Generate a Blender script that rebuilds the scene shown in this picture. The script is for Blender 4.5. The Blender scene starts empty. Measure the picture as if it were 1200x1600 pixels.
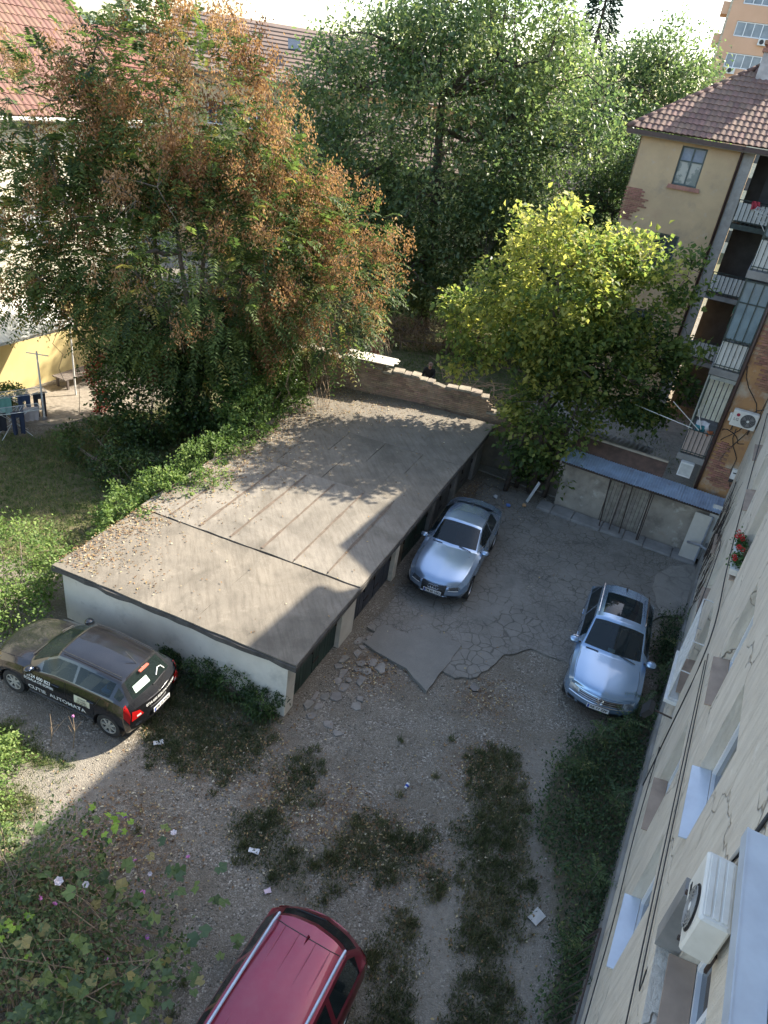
import bpy, bmesh, math, random
import numpy as np
from mathutils import Vector, Matrix

random.seed(7)
RNG = np.random.default_rng(11)
SC = bpy.context.scene
COL = SC.collection
R = math.radians

# ------------------------------------------------------------------ camera
CAM_H = 12.5
pitch, roll, fpx = R(30.831), R(9.007), 1133.8
F_ = Vector((0, math.cos(pitch), -math.sin(pitch)))
U0 = Vector((0, math.sin(pitch), math.cos(pitch)))
R0 = Vector((1, 0, 0))
Rv = math.cos(roll) * R0 + math.sin(roll) * U0
Uv = -math.sin(roll) * R0 + math.cos(roll) * U0
cd = bpy.data.cameras.new('camera')
cam = bpy.data.objects.new('camera', cd)
COL.objects.link(cam)
cam.matrix_world = Matrix(((Rv.x, Uv.x, -F_.x, 0), (Rv.y, Uv.y, -F_.y, 0), (Rv.z, Uv.z, -F_.z, CAM_H), (0, 0, 0, 1)))
cd.sensor_width = 36
cd.lens = fpx / 1600 * 36
cd.clip_start = 0.1
cd.clip_end = 3000
SC.camera = cam

# ------------------------------------------------------------------ sky and sun
SUN_AZ, SUN_EL = R(56), R(40)
w = bpy.data.worlds.new('World')
SC.world = w
w.use_nodes = True
wn = w.node_tree
bg = wn.nodes['Background']
sky = wn.nodes.new('ShaderNodeTexSky')
sky.sky_type = 'NISHITA'
sky.sun_disc = False
sky.sun_elevation = SUN_EL
sky.sun_rotation = SUN_AZ
sky.air_density = 1.0
sky.dust_density = 1.6
sky.ozone_density = 1.5
tint = wn.nodes.new('ShaderNodeMix')          # hazy autumn air: the whole dome a little warmer
tint.data_type = 'RGBA'; tint.blend_type = 'MULTIPLY'
tint.inputs[0].default_value = 1.0
tint.inputs[7].default_value = (1.04, 1.0, 0.93, 1)
wn.links.new(sky.outputs[0], tint.inputs[6])
wn.links.new(tint.outputs[2], bg.inputs[0])
bg.inputs[1].default_value = 0.15
sd = bpy.data.lights.new('sun', 'SUN')
sd.energy = 4.0
sd.angle = R(0.55)
sd.color = (1.0, 0.92, 0.78)
sun = bpy.data.objects.new('sun', sd)
COL.objects.link(sun)
SUN_DIR = Vector((math.sin(SUN_AZ) * math.cos(SUN_EL), math.cos(SUN_AZ) * math.cos(SUN_EL), math.sin(SUN_EL)))
sun.rotation_euler = SUN_DIR.to_track_quat('Z', 'Y').to_euler()
sun.location = (30, 20, 40)
vs = SC.view_settings
vs.view_transform = 'Standard'
vs.look = 'None'
vs.exposure = 1.8
vs.gamma = 1.0
SC.cycles.max_bounces = 6
SC.cycles.diffuse_bounces = 3
SC.cycles.glossy_bounces = 3
SC.cycles.transmission_bounces = 4
SC.cycles.transparent_max_bounces = 8

# ------------------------------------------------------------------ helpers
def tag(o, label=None, cat=None, group=None, kind=None):
    if label: o['label'] = label
    if cat: o['category'] = cat
    if group: o['group'] = group
    if kind: o['kind'] = kind
    return o

def empty(name, loc=(0, 0, 0), rz=0.0, label=None, cat=None, group=None):
    o = bpy.data.objects.new(name, None)
    COL.objects.link(o)
    o.location = loc
    o.rotation_euler = (0, 0, rz)
    o.empty_display_size = 0.2
    return tag(o, label, cat, group)

def link(name, me, mat=None, parent=None, smooth=False):
    if mat is not None and len(me.materials) == 0:
        me.materials.append(mat)
    if smooth:
        me.polygons.foreach_set('use_smooth', [True] * len(me.polygons))
        if smooth is not True:
            me.set_sharp_from_angle(angle=R(smooth))
    o = bpy.data.objects.new(name, me)
    COL.objects.link(o)
    if parent is not None:
        o.parent = parent
    return o

class MB:
    def __init__(s):
        s.v = []; s.f = []
    def add(s, vs, fs):
        n = len(s.v)
        s.v.extend([tuple(p) for p in vs])
        s.f.extend([tuple(i + n for i in f) for f in fs])
        return s
    def box(s, x0, x1, y0, y1, z0, z1):
        v = [(x0, y0, z0), (x1, y0, z0), (x1, y1, z0), (x0, y1, z0), (x0, y0, z1), (x1, y0, z1), (x1, y1, z1), (x0, y1, z1)]
        return s.add(v, [(3, 2, 1, 0), (4, 5, 6, 7), (0, 1, 5, 4), (1, 2, 6, 5), (2, 3, 7, 6), (3, 0, 4, 7)])
    def cbox(s, x0, x1, y0, y1, z0, z1, c=0.01):
        # box with chamfered vertical and top edges
        v = []
        for z, e in ((z0, 0), (z1 - c, 0), (z1, c)):
            for (x, y, sx, sy) in ((x0, y0, 1, 1), (x1, y0, -1, 1), (x1, y1, -1, -1), (x0, y1, 1, -1)):
                ex = e
                v.append((x + sx * (c + ex), y + sy * ex, z)); v.append((x + sx * ex, y + sy * (c + ex), z))
        order = [1, 0, 2, 3, 5, 4, 6, 7]
        order = [1, 0, 2, 3, 5, 4, 6, 7]
        rings = [[k * 8 + i for i in (1, 0, 2, 3, 5, 4, 6, 7)] for k in range(3)]
        f = []
        for k in range(2):
            for i in range(8):
                a, b = rings[k][i], rings[k][(i + 1) % 8]
                c2, d = rings[k + 1][(i + 1) % 8], rings[k + 1][i]
                f.append((a, b, c2, d))
        f.append(tuple(rings[2])); f.append(tuple(reversed(rings[0])))
        return s.add(v, f)
    def hexa(s, top, th):
        # slab from four top corners, thickness th downwards
        v = [(p[0], p[1], p[2] - th) for p in top] + list(top)
        return s.add(v, [(3, 2, 1, 0), (4, 5, 6, 7), (0, 1, 5, 4), (1, 2, 6, 5), (2, 3, 7, 6), (3, 0, 4, 7)])
    def obox(s, c, size, m):
        h = Vector(size) / 2
        v = []
        for dz in (-1, 1):
            for dx, dy in ((-1, -1), (1, -1), (1, 1), (-1, 1)):
                v.append(Vector(c) + m @ Vector((dx * h.x, dy * h.y, dz * h.z)))
        return s.add(v, [(3, 2, 1, 0), (4, 5, 6, 7), (0, 1, 5, 4), (1, 2, 6, 5), (2, 3, 7, 6), (3, 0, 4, 7)])
    def tube(s, pts, r, n=6, cap=True):
        pts = [Vector(p) for p in pts]
        rs = r if isinstance(r, (list, tuple)) else [r] * len(pts)
        base = len(s.v)
        up = Vector((0, 0, 1))
        for i, p in enumerate(pts):
            d = (pts[min(i + 1, len(pts) - 1)] - pts[max(i - 1, 0)])
            if d.length < 1e-9: d = Vector((0, 0, 1))
            d.normalize()
            a = d.cross(up if abs(d.z) < 0.95 else Vector((1, 0, 0))).normalized()
            b = d.cross(a)
            for k in range(n):
                t = 2 * math.pi * k / n
                s.v.append(tuple(p + (a * math.cos(t) + b * math.sin(t)) * rs[i]))
        for i in range(len(pts) - 1):
            for k in range(n):
                a0 = base + i * n + k; a1 = base + i * n + (k + 1) % n
                s.f.append((a0, a1, a1 + n, a0 + n))
        if cap:
            s.f.append(tuple(base + k for k in reversed(range(n))))
            e = base + (len(pts) - 1) * n
            s.f.append(tuple(e + k for k in range(n)))
        return s
    def lathe(s, prof, n=24, axis='z', c=(0, 0, 0), cap=True):
        base = len(s.v)
        for (r, h) in prof:
            for k in range(n):
                t = 2 * math.pi * k / n
                x, y = r * math.cos(t), r * math.sin(t)
                p = (x, y, h) if axis == 'z' else ((x, h, y) if axis == 'y' else (h, x, y))
                s.v.append((p[0] + c[0], p[1] + c[1], p[2] + c[2]))
        for i in range(len(prof) - 1):
            for k in range(n):
                a0 = base + i * n + k; a1 = base + i * n + (k + 1) % n
                s.f.append((a0, a1, a1 + n, a0 + n))
        if cap:
            s.f.append(tuple(base + k for k in reversed(range(n))))
            e = base + (len(prof) - 1) * n
            s.f.append(tuple(e + k for k in range(n)))
        return s
    def grid(s, P):
        P = np.asarray(P); a, b = P.shape[:2]
        base = len(s.v)
        s.v.extend([tuple(p) for p in P.reshape(-1, 3)])
        for i in range(a - 1):
            for j in range(b - 1):
                q = base + i * b + j
                s.f.append((q, q + 1, q + b + 1, q + b))
        return s
    def mesh(s, name):
        me = bpy.data.meshes.new(name)
        me.from_pydata(s.v, [], s.f)
        me.update()
        return me
    def build(s, name, mat, parent=None, smooth=False):
        return link(name, s.mesh(name), mat, parent, smooth)

def npmesh(name, V, Fc, mat, parent=None, attr=None, smooth=False, fsize=None):
    """mesh from numpy arrays; Fc (n,k) all faces of k corners"""
    V = np.ascontiguousarray(V, dtype=np.float32); Fc = np.ascontiguousarray(Fc, dtype=np.int32)
    me = bpy.data.meshes.new(name)
    k = Fc.shape[1]
    me.vertices.add(len(V)); me.loops.add(Fc.size); me.polygons.add(len(Fc))
    me.vertices.foreach_set('co', V.ravel())
    me.loops.foreach_set('vertex_index', Fc.ravel())
    me.polygons.foreach_set('loop_start', np.arange(0, Fc.size, k, dtype=np.int32))
    me.polygons.foreach_set('loop_total', np.full(len(Fc), k, dtype=np.int32))
    if attr is not None:
        for an, arr in attr.items():
            at = me.attributes.new(an, 'FLOAT', 'POINT')
            at.data.foreach_set('value', np.ascontiguousarray(arr, dtype=np.float32))
    me.update(calc_edges=True)
    if smooth:
        me.polygons.foreach_set('use_smooth', np.ones(len(Fc), dtype=bool))
    return link(name, me, mat, parent)

def norm(a):
    return a / np.maximum(np.linalg.norm(a, axis=-1, keepdims=True), 1e-9)

# ---- lattice noise for the terrain masks
_lat = np.random.default_rng(5).random((256, 256))
def vnoise(x, y, s=1.0, o=0):
    x = np.asarray(x) * s + 37.7 * o + 100; y = np.asarray(y) * s + 17.3 * o + 100
    i = np.floor(x).astype(int); j = np.floor(y).astype(int)
    fx = x - i; fy = y - j
    fx = fx * fx * (3 - 2 * fx); fy = fy * fy * (3 - 2 * fy)
    g = lambda a, b: _lat[a % 256, b % 256]
    return (g(i, j) * (1 - fx) + g(i + 1, j) * fx) * (1 - fy) + (g(i, j + 1) * (1 - fx) + g(i + 1, j + 1) * fx) * fy
def fbm(x, y, s=1.0, o=0, n=4):
    t = 0; a = 0.5
    for k in range(n):
        t = t + a * vnoise(x, y, s * 2 ** k, o + k); a *= 0.5
    return t
def poly_sd(x, y, poly):
    """signed distance to polygon, negative inside"""
    x = np.asarray(x, float); y = np.asarray(y, float)
    d = np.full(x.shape, 1e9); ins = np.zeros(x.shape, bool)
    n = len(poly)
    for i in range(n):
        ax, ay = poly[i]; bx, by = poly[(i + 1) % n]
        ex, ey = bx - ax, by - ay
        t = np.clip(((x - ax) * ex + (y - ay) * ey) / (ex * ex + ey * ey + 1e-12), 0, 1)
        d = np.minimum(d, np.hypot(x - ax - t * ex, y - ay - t * ey))
        c = ((ay > y) != (by > y)) & (x < (bx - ax) * (y - ay) / (by - ay + 1e-12) + ax)
        ins ^= c
    return np.where(ins, -d, d)

# ------------------------------------------------------------------ materials
class NT:
    def __init__(s, name):
        s.m = bpy.data.materials.new(name); s.m.use_nodes = True
        s.t = s.m.node_tree; s.t.nodes.clear()
        s.out = s.t.nodes.new('ShaderNodeOutputMaterial')
    def n(s, typ, ins=None, **props):
        nd = s.t.nodes.new('ShaderNode' + typ)
        for k, v in props.items(): setattr(nd, k, v)
        for k, v in (ins or {}).items():
            if isinstance(v, bpy.types.NodeSocket): s.t.links.new(v, nd.inputs[k])
            else: nd.inputs[k].default_value = v
        return nd
    def ramp(s, fac, stops):
        r = s.n('ValToRGB', {0: fac})
        el = r.color_ramp.elements
        while len(el) < len(stops): el.new(0.5)
        for e, (p, c) in zip(el, stops):
            e.position = p; e.color = (*c, 1) if len(c) == 3 else c
        return r.outputs[0]
    def mix(s, fac, a, b, blend='MIX'):
        m = s.n('Mix', data_type='RGBA', blend_type=blend)
        for sock, v in ((m.inputs[0], fac), (m.inputs[6], a), (m.inputs[7], b)):
            if isinstance(v, bpy.types.NodeSocket): s.t.links.new(v, sock)
            else: sock.default_value = v if not isinstance(v, tuple) or len(v) == 4 else (*v, 1)
        return m.outputs[2]
    def math(s, op, a, b=0.0, c=None):
        m = s.n('Math', operation=op)
        for i, v in enumerate((a, b, c)):
            if v is None: continue
            if isinstance(v, bpy.types.NodeSocket): s.t.links.new(v, m.inputs[i])
            else: m.inputs[i].default_value = v
        return m.outputs[0]
    def noise(s, vec, scale, detail=5, rough=0.6, dist=0.0):
        return s.n('TexNoise', {'Vector': vec, 'Scale': scale, 'Detail': detail, 'Roughness': rough, 'Distortion': dist}).outputs[0]
    def coord(s, which='Object'):
        if which == 'World': return s.n('NewGeometry').outputs['Position']
        return s.n('TexCoord').outputs[which]
    def step(s, x, lo, hi):
        m = s.n('MapRange', {0: x, 1: lo, 2: hi, 3: 0.0, 4: 1.0}); m.clamp = True
        return m.outputs[0]
    def done(s, surf):
        s.t.links.new(surf, s.out.inputs[0]); return s.m

def pmat(name, c1, c2=None, scale=4, rough=0.85, bump=0.0, bscale=40, metal=0.0, coat=0.0, spots=None, world=False, detail=6, contrast=(0.35, 0.65), spec=0.5, bdist=0.02, rnd=0.0):
    """general procedural surface: two-tone noise, optional stain layers, fine bump"""
    t = NT(name)
    vec = t.coord('World' if world else 'Object')
    c2 = c2 or tuple(x * 0.75 for x in c1)
    col = t.ramp(t.noise(vec, scale, detail), [(contrast[0], c1), (contrast[1], c2)])
    for i, (sc, sscale, lo, hi, amt) in enumerate(spots or []):
        v2 = t.n('VectorMath', {0: vec, 1: (3.1 * i + 1.7, 5.3, 2.2)}, operation='ADD').outputs[0]
        f = t.math('MULTIPLY', t.step(t.noise(v2, sscale, 6, 0.65), lo, hi), amt)
        col = t.mix(f, col, (*sc, 1))
    if rnd:
        oi = t.n('ObjectInfo').outputs['Random']
        at = t.n('Attribute', attribute_name='v').outputs['Fac']
        fr = t.math('FRACT', t.math('ADD', oi, at))
        col = t.mix(rnd, col, t.ramp(fr, [(0.0, (0.12, 0.12, 0.12)), (1.0, (1.9, 1.9, 1.9))]), 'MULTIPLY') if False else \
            t.n('HueSaturation', {'Hue': t.math('ADD', 0.5, t.math('MULTIPLY', t.math('SUBTRACT', t.math('FRACT', t.math('MULTIPLY', fr, 7.3)), 0.5), 0.03)), 'Saturation': 1.0,
                                  'Value': t.math('ADD', 1.0, t.math('MULTIPLY', t.math('SUBTRACT', fr, 0.5), 2 * rnd)), 'Color': col}).outputs[0]
    ins = {'Base Color': col, 'Roughness': rough, 'Metallic': metal, 'Coat Weight': coat, 'Coat Roughness': 0.06, 'Specular IOR Level': spec}
    if bump:
        h = t.noise(vec, bscale, 6, 0.7)
        ins['Normal'] = t.n('Bump', {'Strength': bump, 'Distance': bdist, 'Height': h}).outputs[0]
    b = t.n('BsdfPrincipled', ins)
    return t.done(b.outputs[0])

def leafmat(name, stops, trans=0.35, rough=0.55, spec=0.35):
    t = NT(name)
    at = t.n('Attribute', attribute_name='v').outputs['Fac']
    oi = t.n('ObjectInfo').outputs['Random']
    f = t.math('FRACT', t.math('ADD', at, t.math('MULTIPLY', oi, 0.0)))
    col = t.ramp(at, stops)
    d = t.n('BsdfPrincipled', {'Base Color': col, 'Roughness': rough, 'Specular IOR Level': spec})
    tc = t.mix(1.0, col, (1.05, 1.12, 0.8, 1), 'MULTIPLY')
    tr = t.n('BsdfTranslucent', {'Color': tc})
    m = t.n('MixShader', {0: trans, 1: d.outputs[0], 2: tr.outputs[0]})
    return t.done(m.outputs[0])

def paint(name, col, rough=0.28, metal=0.55, dust=0.0, dustcol=(0.3, 0.28, 0.25)):
    t = NT(name)
    vec = t.coord()
    c = col
    base = t.ramp(t.noise(vec, 1.3, 3), [(0.3, col), (0.7, tuple(x * 0.94 for x in col))])
    nz = t.n('SeparateXYZ', {0: t.n('NewGeometry').outputs['Normal']}).outputs[2]
    df = t.math('MULTIPLY', t.step(nz, 0.1, 0.9), t.math('MULTIPLY', t.step(t.noise(vec, 3.5, 7, 0.7), 0.25, 0.8), dust))
    base = t.mix(df, base, (*dustcol, 1))
    rg = t.math('ADD', rough, t.math('MULTIPLY', df, 0.5))
    b = t.n('BsdfPrincipled', {'Base Color': base, 'Roughness': rg, 'Metallic': metal, 'Coat Weight': 0.8 if dust < 0.3 else 0.3, 'Coat Roughness': 0.05})
    return t.done(b.outputs[0])

def glassmat(name, tint=(0.02, 0.03, 0.035), alpha=0.45, rough=0.03):
    t = NT(name)
    d = t.n('BsdfPrincipled', {'Base Color': (*tint, 1), 'Roughness': rough, 'Specular IOR Level': 0.7})
    tr = t.n('BsdfTransparent', {0: (0.55, 0.62, 0.6, 1)})
    m = t.n('MixShader', {0: alpha, 1: d.outputs[0], 2: tr.outputs[0]})
    return t.done(m.outputs[0])

M = {}
M['glass'] = glassmat('glass')
M['pane'] = pmat('window_pane', (0.03, 0.04, 0.05), (0.06, 0.07, 0.08), 1.5, rough=0.05, spec=0.8)
M['black'] = pmat('black_plastic', (0.018, 0.018, 0.02), (0.03, 0.03, 0.03), 8, rough=0.55)
M['rubber'] = pmat('tyre_rubber', (0.02, 0.02, 0.02), (0.035, 0.033, 0.03), 12, rough=0.85)
M['alloy'] = pmat('alloy_rim', (0.42, 0.43, 0.45), (0.33, 0.33, 0.34), 6, rough=0.35, metal=0.8)
M['chrome'] = pmat('chrome', (0.6, 0.6, 0.62), None, 6, rough=0.15, metal=1.0)
M['white_plastic'] = pmat('white_plastic', (0.72, 0.71, 0.68), (0.62, 0.61, 0.57), 5, rough=0.5, spots=[((0.35, 0.32, 0.27), 3, 0.55, 0.8, 0.4)])
M['plate'] = pmat('plate_white', (0.75, 0.75, 0.74), None, 5, rough=0.4)
M['ink'] = pmat('ink_black', (0.015, 0.015, 0.015), None, 5, rough=0.6)
M['letter'] = pmat('vinyl_white', (0.78, 0.78, 0.75), None, 5, rough=0.5)
M['cloth_dark'] = pmat('interior_cloth', (0.035, 0.035, 0.04), (0.06, 0.06, 0.065), 20, rough=0.9)
M['bark'] = pmat('bark', (0.13, 0.1, 0.075), (0.06, 0.048, 0.038), 7, rough=0.95, bump=0.5, bscale=25)
M['twig'] = pmat('twig_bark', (0.22, 0.18, 0.14), (0.12, 0.095, 0.075), 9, rough=0.95)
M['dry'] = pmat('dry_stem', (0.34, 0.25, 0.16), (0.22, 0.15, 0.1), 9, rough=0.95)
M['iron'] = pmat('dark_iron', (0.035, 0.03, 0.028), (0.07, 0.045, 0.035), 12, rough=0.7, metal=0.2)
M['concrete'] = pmat('concrete', (0.27, 0.26, 0.245), (0.19, 0.185, 0.175), 2.2, bump=0.4, bscale=60, spots=[((0.12, 0.11, 0.1), 1.3, 0.55, 0.75, 0.6)])
M['pvc'] = pmat('white_window_frame', (0.74, 0.75, 0.76), (0.66, 0.67, 0.68), 3, rough=0.4)

def text_mesh(s, size, align='CENTER', bold=0.0):
    cu = bpy.data.curves.new('txt', 'FONT')
    cu.body = s; cu.size = size; cu.align_x = align; cu.align_y = 'CENTER'; cu.offset = bold
    cu.resolution_u = 3
    ob = bpy.data.objects.new('txt', cu); COL.objects.link(ob)
    dg = bpy.context.evaluated_depsgraph_get()
    me = bpy.data.meshes.new_from_object(ob.evaluated_get(dg))
    bpy.data.objects.remove(ob)
    return me

def wall_holes(mb, x0, x1, z0, z1, holes, y=0.0, depth=0.3, sgn=1):
    """wall in the xz plane at y, facing sgn*y, with rectangular openings that have reveals"""
    xs = sorted({x0, x1, *[h[0] for h in holes], *[h[1] for h in holes]})
    zs = sorted({z0, z1, *[h[2] for h in holes], *[h[3] for h in holes]})
    for i in range(len(xs) - 1):
        for j in range(len(zs) - 1):
            cx, cz = (xs[i] + xs[i + 1]) / 2, (zs[j] + zs[j + 1]) / 2
            if any(h[0] < cx < h[1] and h[2] < cz < h[3] for h in holes): continue
            q = [(xs[i], y, zs[j]), (xs[i + 1], y, zs[j]), (xs[i + 1], y, zs[j + 1]), (xs[i], y, zs[j + 1])]
            mb.add(q, [(0, 1, 2, 3)] if sgn < 0 else [(3, 2, 1, 0)])
    for (a, b, c, d) in holes:
        yb = y - sgn * depth
        mb.add([(a, y, c), (b, y, c), (b, yb, c), (a, yb, c)], [(0, 1, 2, 3)])
        mb.add([(a, y, d), (b, y, d), (b, yb, d), (a, yb, d)], [(3, 2, 1, 0)])
        mb.add([(a, y, c), (a, y, d), (a, yb, d), (a, yb, c)], [(0, 1, 2, 3)])
        mb.add([(b, y, c), (b, y, d), (b, yb, d), (b, yb, c)], [(3, 2, 1, 0)])
    return mb

def window(parent, x0, x1, z0, z1, y, sgn=1, frame=None, pane=None, mull=1, trans=0, fw=0.06, name='window'):
    """window in the xz plane of its parent at depth y: frame > pane pieces"""
    frame = frame or M['pvc']; pane = pane or M['pane']
    mb = MB(); d = 0.05
    mb.box(x0, x1, y - d, y + d, z0, z0 + fw); mb.box(x0, x1, y - d, y + d, z1 - fw, z1)
    mb.box(x0, x0 + fw, y - d, y + d, z0 + fw, z1 - fw); mb.box(x1 - fw, x1, y - d, y + d, z0 + fw, z1 - fw)
    n = mull + 1
    xs = [x0 + fw + (x1 - x0 - 2 * fw) * i / n for i in range(n + 1)]
    for i in range(1, n):
        mb.box(xs[i] - fw / 2, xs[i] + fw / 2, y - d + .004, y + d - .004, z0 + fw, z1 - fw)
    zs = [z0 + fw] + ([z1 - fw - trans] if trans else []) + [z1 - fw]
    if trans:
        mb.box(x0 + fw, x1 - fw, y - d + .008, y + d - .008, zs[1] - fw / 2, zs[1] + fw / 2)
    o = mb.build(name, frame, parent)
    for i in range(n):
        for j in range(len(zs) - 1):
            MB().box(xs[i], xs[i + 1], y - .008, y + .008, zs[j], zs[j + 1]).build('pane', pane, o)
    return o

# frame of the right-hand buildings: local x runs along the wall (t), local y points into the yard (s)
WYAW = R(23.5)
WA = Vector((math.sin(WYAW), math.cos(WYAW), 0)); WB = Vector((-math.cos(WYAW), math.sin(WYAW), 0))
WP0 = Vector((4.95, 6.6, 0)) + WB * 0.4
WRZ = math.pi / 2 - WYAW
def WP(t, s, z=0.0): return WP0 + WA * t + WB * s + Vector((0, 0, z))
# ================================================================== SETTING: ground
GRASS = [
 [(2.86, 11.04), (3.67, 11.37), (3.93, 9.63), (3.73, 8.11), (3.34, 6.92), (3.22, 5.92), (3.02, 5.04), (2.16, 4.93), (2.15, 5.77), (2.46, 6.78), (2.41, 7.9), (2.49, 9.37)],
 [(1.39, 7.38), (1.75, 6.89), (1.73, 6.08), (1.68, 4.87), (0.75, 4.74), (0.85, 5.59), (0.95, 6.56)],
 [(-1.27, 10.06), (-0.79, 10.41), (-0.37, 9.91), (-0.34, 9.3), (-0.97, 9.26)],
 [(-1.01, 8.21), (-0.47, 8.57), (-0.09, 8.11), (-0.42, 7.62), (-0.9, 7.72)],
 [(0.22, 8.97), (0.81, 9.44), (1.47, 9.19), (1.85, 8.98), (1.63, 8.4), (1.06, 7.92), (0.35, 7.93), (-0.05, 7.5), (-0.05, 8.24)],
 [(1.75, 8.42), (2.11, 8.61), (2.3, 8.25), (2.12, 7.85), (1.83, 7.86)],
 [(-1.75, 8.76), (-1.18, 9.0), (-0.94, 8.48), (-1.33, 8.02), (-1.67, 8.22)],
 [(-4.35, 12.45), (-3.57, 12.41), (-1.7, 11.49), (-1.56, 10.17), (-2.5, 9.66), (-3.83, 9.73), (-4.31, 10.66)],
]
SUNNY = [(-9.5, 10.3), (-7.1, 10.1), (-6.22, 9.85), (-5.6, 9.62), (-5.3, 9.2), (-5.5, 8.4), (-5.65, 7.39), (-5.9, 6.0), (-9.5, 5.5)]
WEEDS = [(5.21, 12.05), (6.92, 12.99), (6.8, 11.8), (5.92, 9.4), (4.87, 6.54), (4.3, 4.0), (3.5, 4.0), (3.95, 6.4), (4.27, 7.27), (4.16, 8.18), (4.13, 9.67), (4.66, 11.21)]
WEEDS2 = [(8.45, 17.27), (9.78, 17.6), (9.51, 16.39), (8.16, 14.11), (7.15, 12.63), (6.0, 12.4), (6.6, 12.9), (7.55, 13.6), (7.9, 15.5)]
TRACKS = [
 [(1.64, 8.02), (2.48, 8.67), (2.47, 7.67), (2.52, 6.79), (2.25, 5.78), (2.16, 4.93), (1.68, 4.87), (1.74, 5.71), (1.81, 6.69)],
 [(3.67, 11.37), (5.24, 12.24), (4.22, 9.83), (3.97, 8.15), (3.91, 7.0), (3.6, 5.12), (3.16, 5.06), (3.34, 6.92), (3.73, 8.11), (3.93, 9.63)],
 [(-5.3, 9.9), (-4.2, 9.6), (-4.4, 8.7), (-5.4, 7.6), (-6.6, 8.2), (-6.0, 9.4)]]
LAWN = [(-17, 15), (-8.6, 15.2), (-6.4, 20), (-5.2, 24), (-5, 28), (-9.0, 27.0), (-11.6, 23.6), (-14, 21.2), (-17, 19.5)]
BACKGARDEN = [(-12, 27.6), (12, 25.2), (14, 60), (-14, 60)]
GB = (-1.515, 11.455); GYAW = R(19.49)
GA = Vector((math.sin(GYAW), math.cos(GYAW), 0)); GBv = Vector((-math.cos(GYAW), math.sin(GYAW), 0))
GRZ = math.pi / 2 - GYAW
def GP(x, y, z=0.0): return Vector((GB[0], GB[1], 0)) + GA * x + GBv * y + Vector((0, 0, z))

def soft(x, y, polys, wob=0.35, edge=0.22, o=0):
    d = np.full(np.shape(x), 1e9)
    for p in polys: d = np.minimum(d, poly_sd(x, y, p))
    d = d + (fbm(x, y, 1.6, o) - 0.47) * wob * 2 + (vnoise(x, y, 7, o + 9) - 0.5) * wob * 0.5
    return np.clip(0.5 - d / edge, 0, 1)
def m_grass(x, y): return soft(x, y, GRASS, 0.4, 0.42, 1) * np.clip(.35 + vnoise(x, y, 3.5, 77) * 1.3, .3, 1)
def m_sunny(x, y): return soft(x, y, [SUNNY], 0.5, 0.4, 2) * np.clip((fbm(x, y, 1.3, 21) - 0.3) * 6, 0.1, 1)
def m_weeds(x, y): return soft(x, y, [WEEDS, WEEDS2], 0.25, 0.2, 3)
def m_track(x, y): return soft(x, y, TRACKS, 0.2, 0.5, 4)
def m_lawn(x, y): return soft(x, y, [LAWN], 0.7, 0.5, 5)
def m_back(x, y): return soft(x, y, [BACKGARDEN], 0.5, 0.5, 6)
LEAFY = [(0.7, 8.8, 1.0), (-0.4, 8.9, 0.6), (0.0, 9.4, 0.7), (-2.6, 10.4, 1.3), (-1.2, 9.6, 0.8), (3.1, 13.0, 0.7), (1.9, 8.4, 0.5), (3.0, 10.8, 0.8), (-3.9, 7.9, 1.2), (3.4, 23.2, 1.2), (0.3, 13.4, 0.8)]
def m_leaf(x, y):
    t = np.zeros(np.shape(x))
    for (a, b, r) in LEAFY: t = np.maximum(t, np.exp(-((x - a) ** 2 + (y - b) ** 2) / (r * r)))
    return t

xs = np.unique(np.concatenate([[-900, -400, -150, -80, -45, -30, -22], np.arange(-17, -9, 0.3), np.arange(-9, 6, 0.09), np.arange(6, 13, 0.25), [14, 17, 22, 30, 45, 80, 150, 400, 900]]))
ys = np.unique(np.concatenate([[-60, -20, -6, 0, 2], np.arange(3, 14.5, 0.09), np.arange(14.5, 30, 0.3), [32, 35, 40, 46, 55, 70, 100, 200, 500, 1500]]))
gx, gy = np.meshgrid(xs, ys, indexing='ij')
near = (gx > -17) & (gx < 13) & (gy > 3) & (gy < 30)
gz = np.where(near, (fbm(gx, gy, 0.5, 12) - 0.47) * 0.06 + (vnoise(gx, gy, 5, 13) - 0.5) * 0.014, 0)
gz = gz - 0.02
gz += 0.02 * m_grass(gx, gy) * near
a_, b_ = gx.shape
ii = (np.arange(a_ - 1)[:, None] * b_ + np.arange(b_ - 1)[None, :]).ravel()
t = NT('yard_ground')
P = t.coord('World')
vor = t.n('TexVoronoi', {'Vector': P, 'Scale': 34.0, 'Randomness': 1.0})
vor2 = t.n('TexVoronoi', {'Vector': P, 'Scale': 75.0, 'Randomness': 1.0})
stone = t.ramp(t.n('SeparateColor', {0: vor.outputs['Color']}).outputs[0], [(0.0, (0.115, 0.1, 0.08)), (0.5, (0.205, 0.182, 0.15)), (0.86, (0.29, 0.26, 0.215)), (1.0, (0.52, 0.48, 0.41))])
stone2 = t.ramp(t.n('SeparateColor', {0: vor2.outputs['Color']}).outputs[1], [(0.0, (0.115, 0.1, 0.078)), (0.6, (0.22, 0.195, 0.158)), (1.0, (0.38, 0.34, 0.28))])
col = t.mix(t.step(t.noise(P, 2.1, 6), 0.4, 0.62), stone, stone2)
col = t.mix(t.math('MULTIPLY', t.step(t.noise(P, 0.9, 7, 0.65), 0.44, 0.66), 0.75), col, (0.15, 0.127, 0.096, 1))
A = lambda n: t.n('Attribute', attribute_name=n).outputs['Fac']
dirt = t.ramp(t.noise(P, 9, 8, 0.7), [(0.3, (0.185, 0.165, 0.135)), (0.7, (0.31, 0.28, 0.232))])
col = t.mix(t.math('MULTIPLY', A('track'), 0.8), col, dirt)
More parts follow.
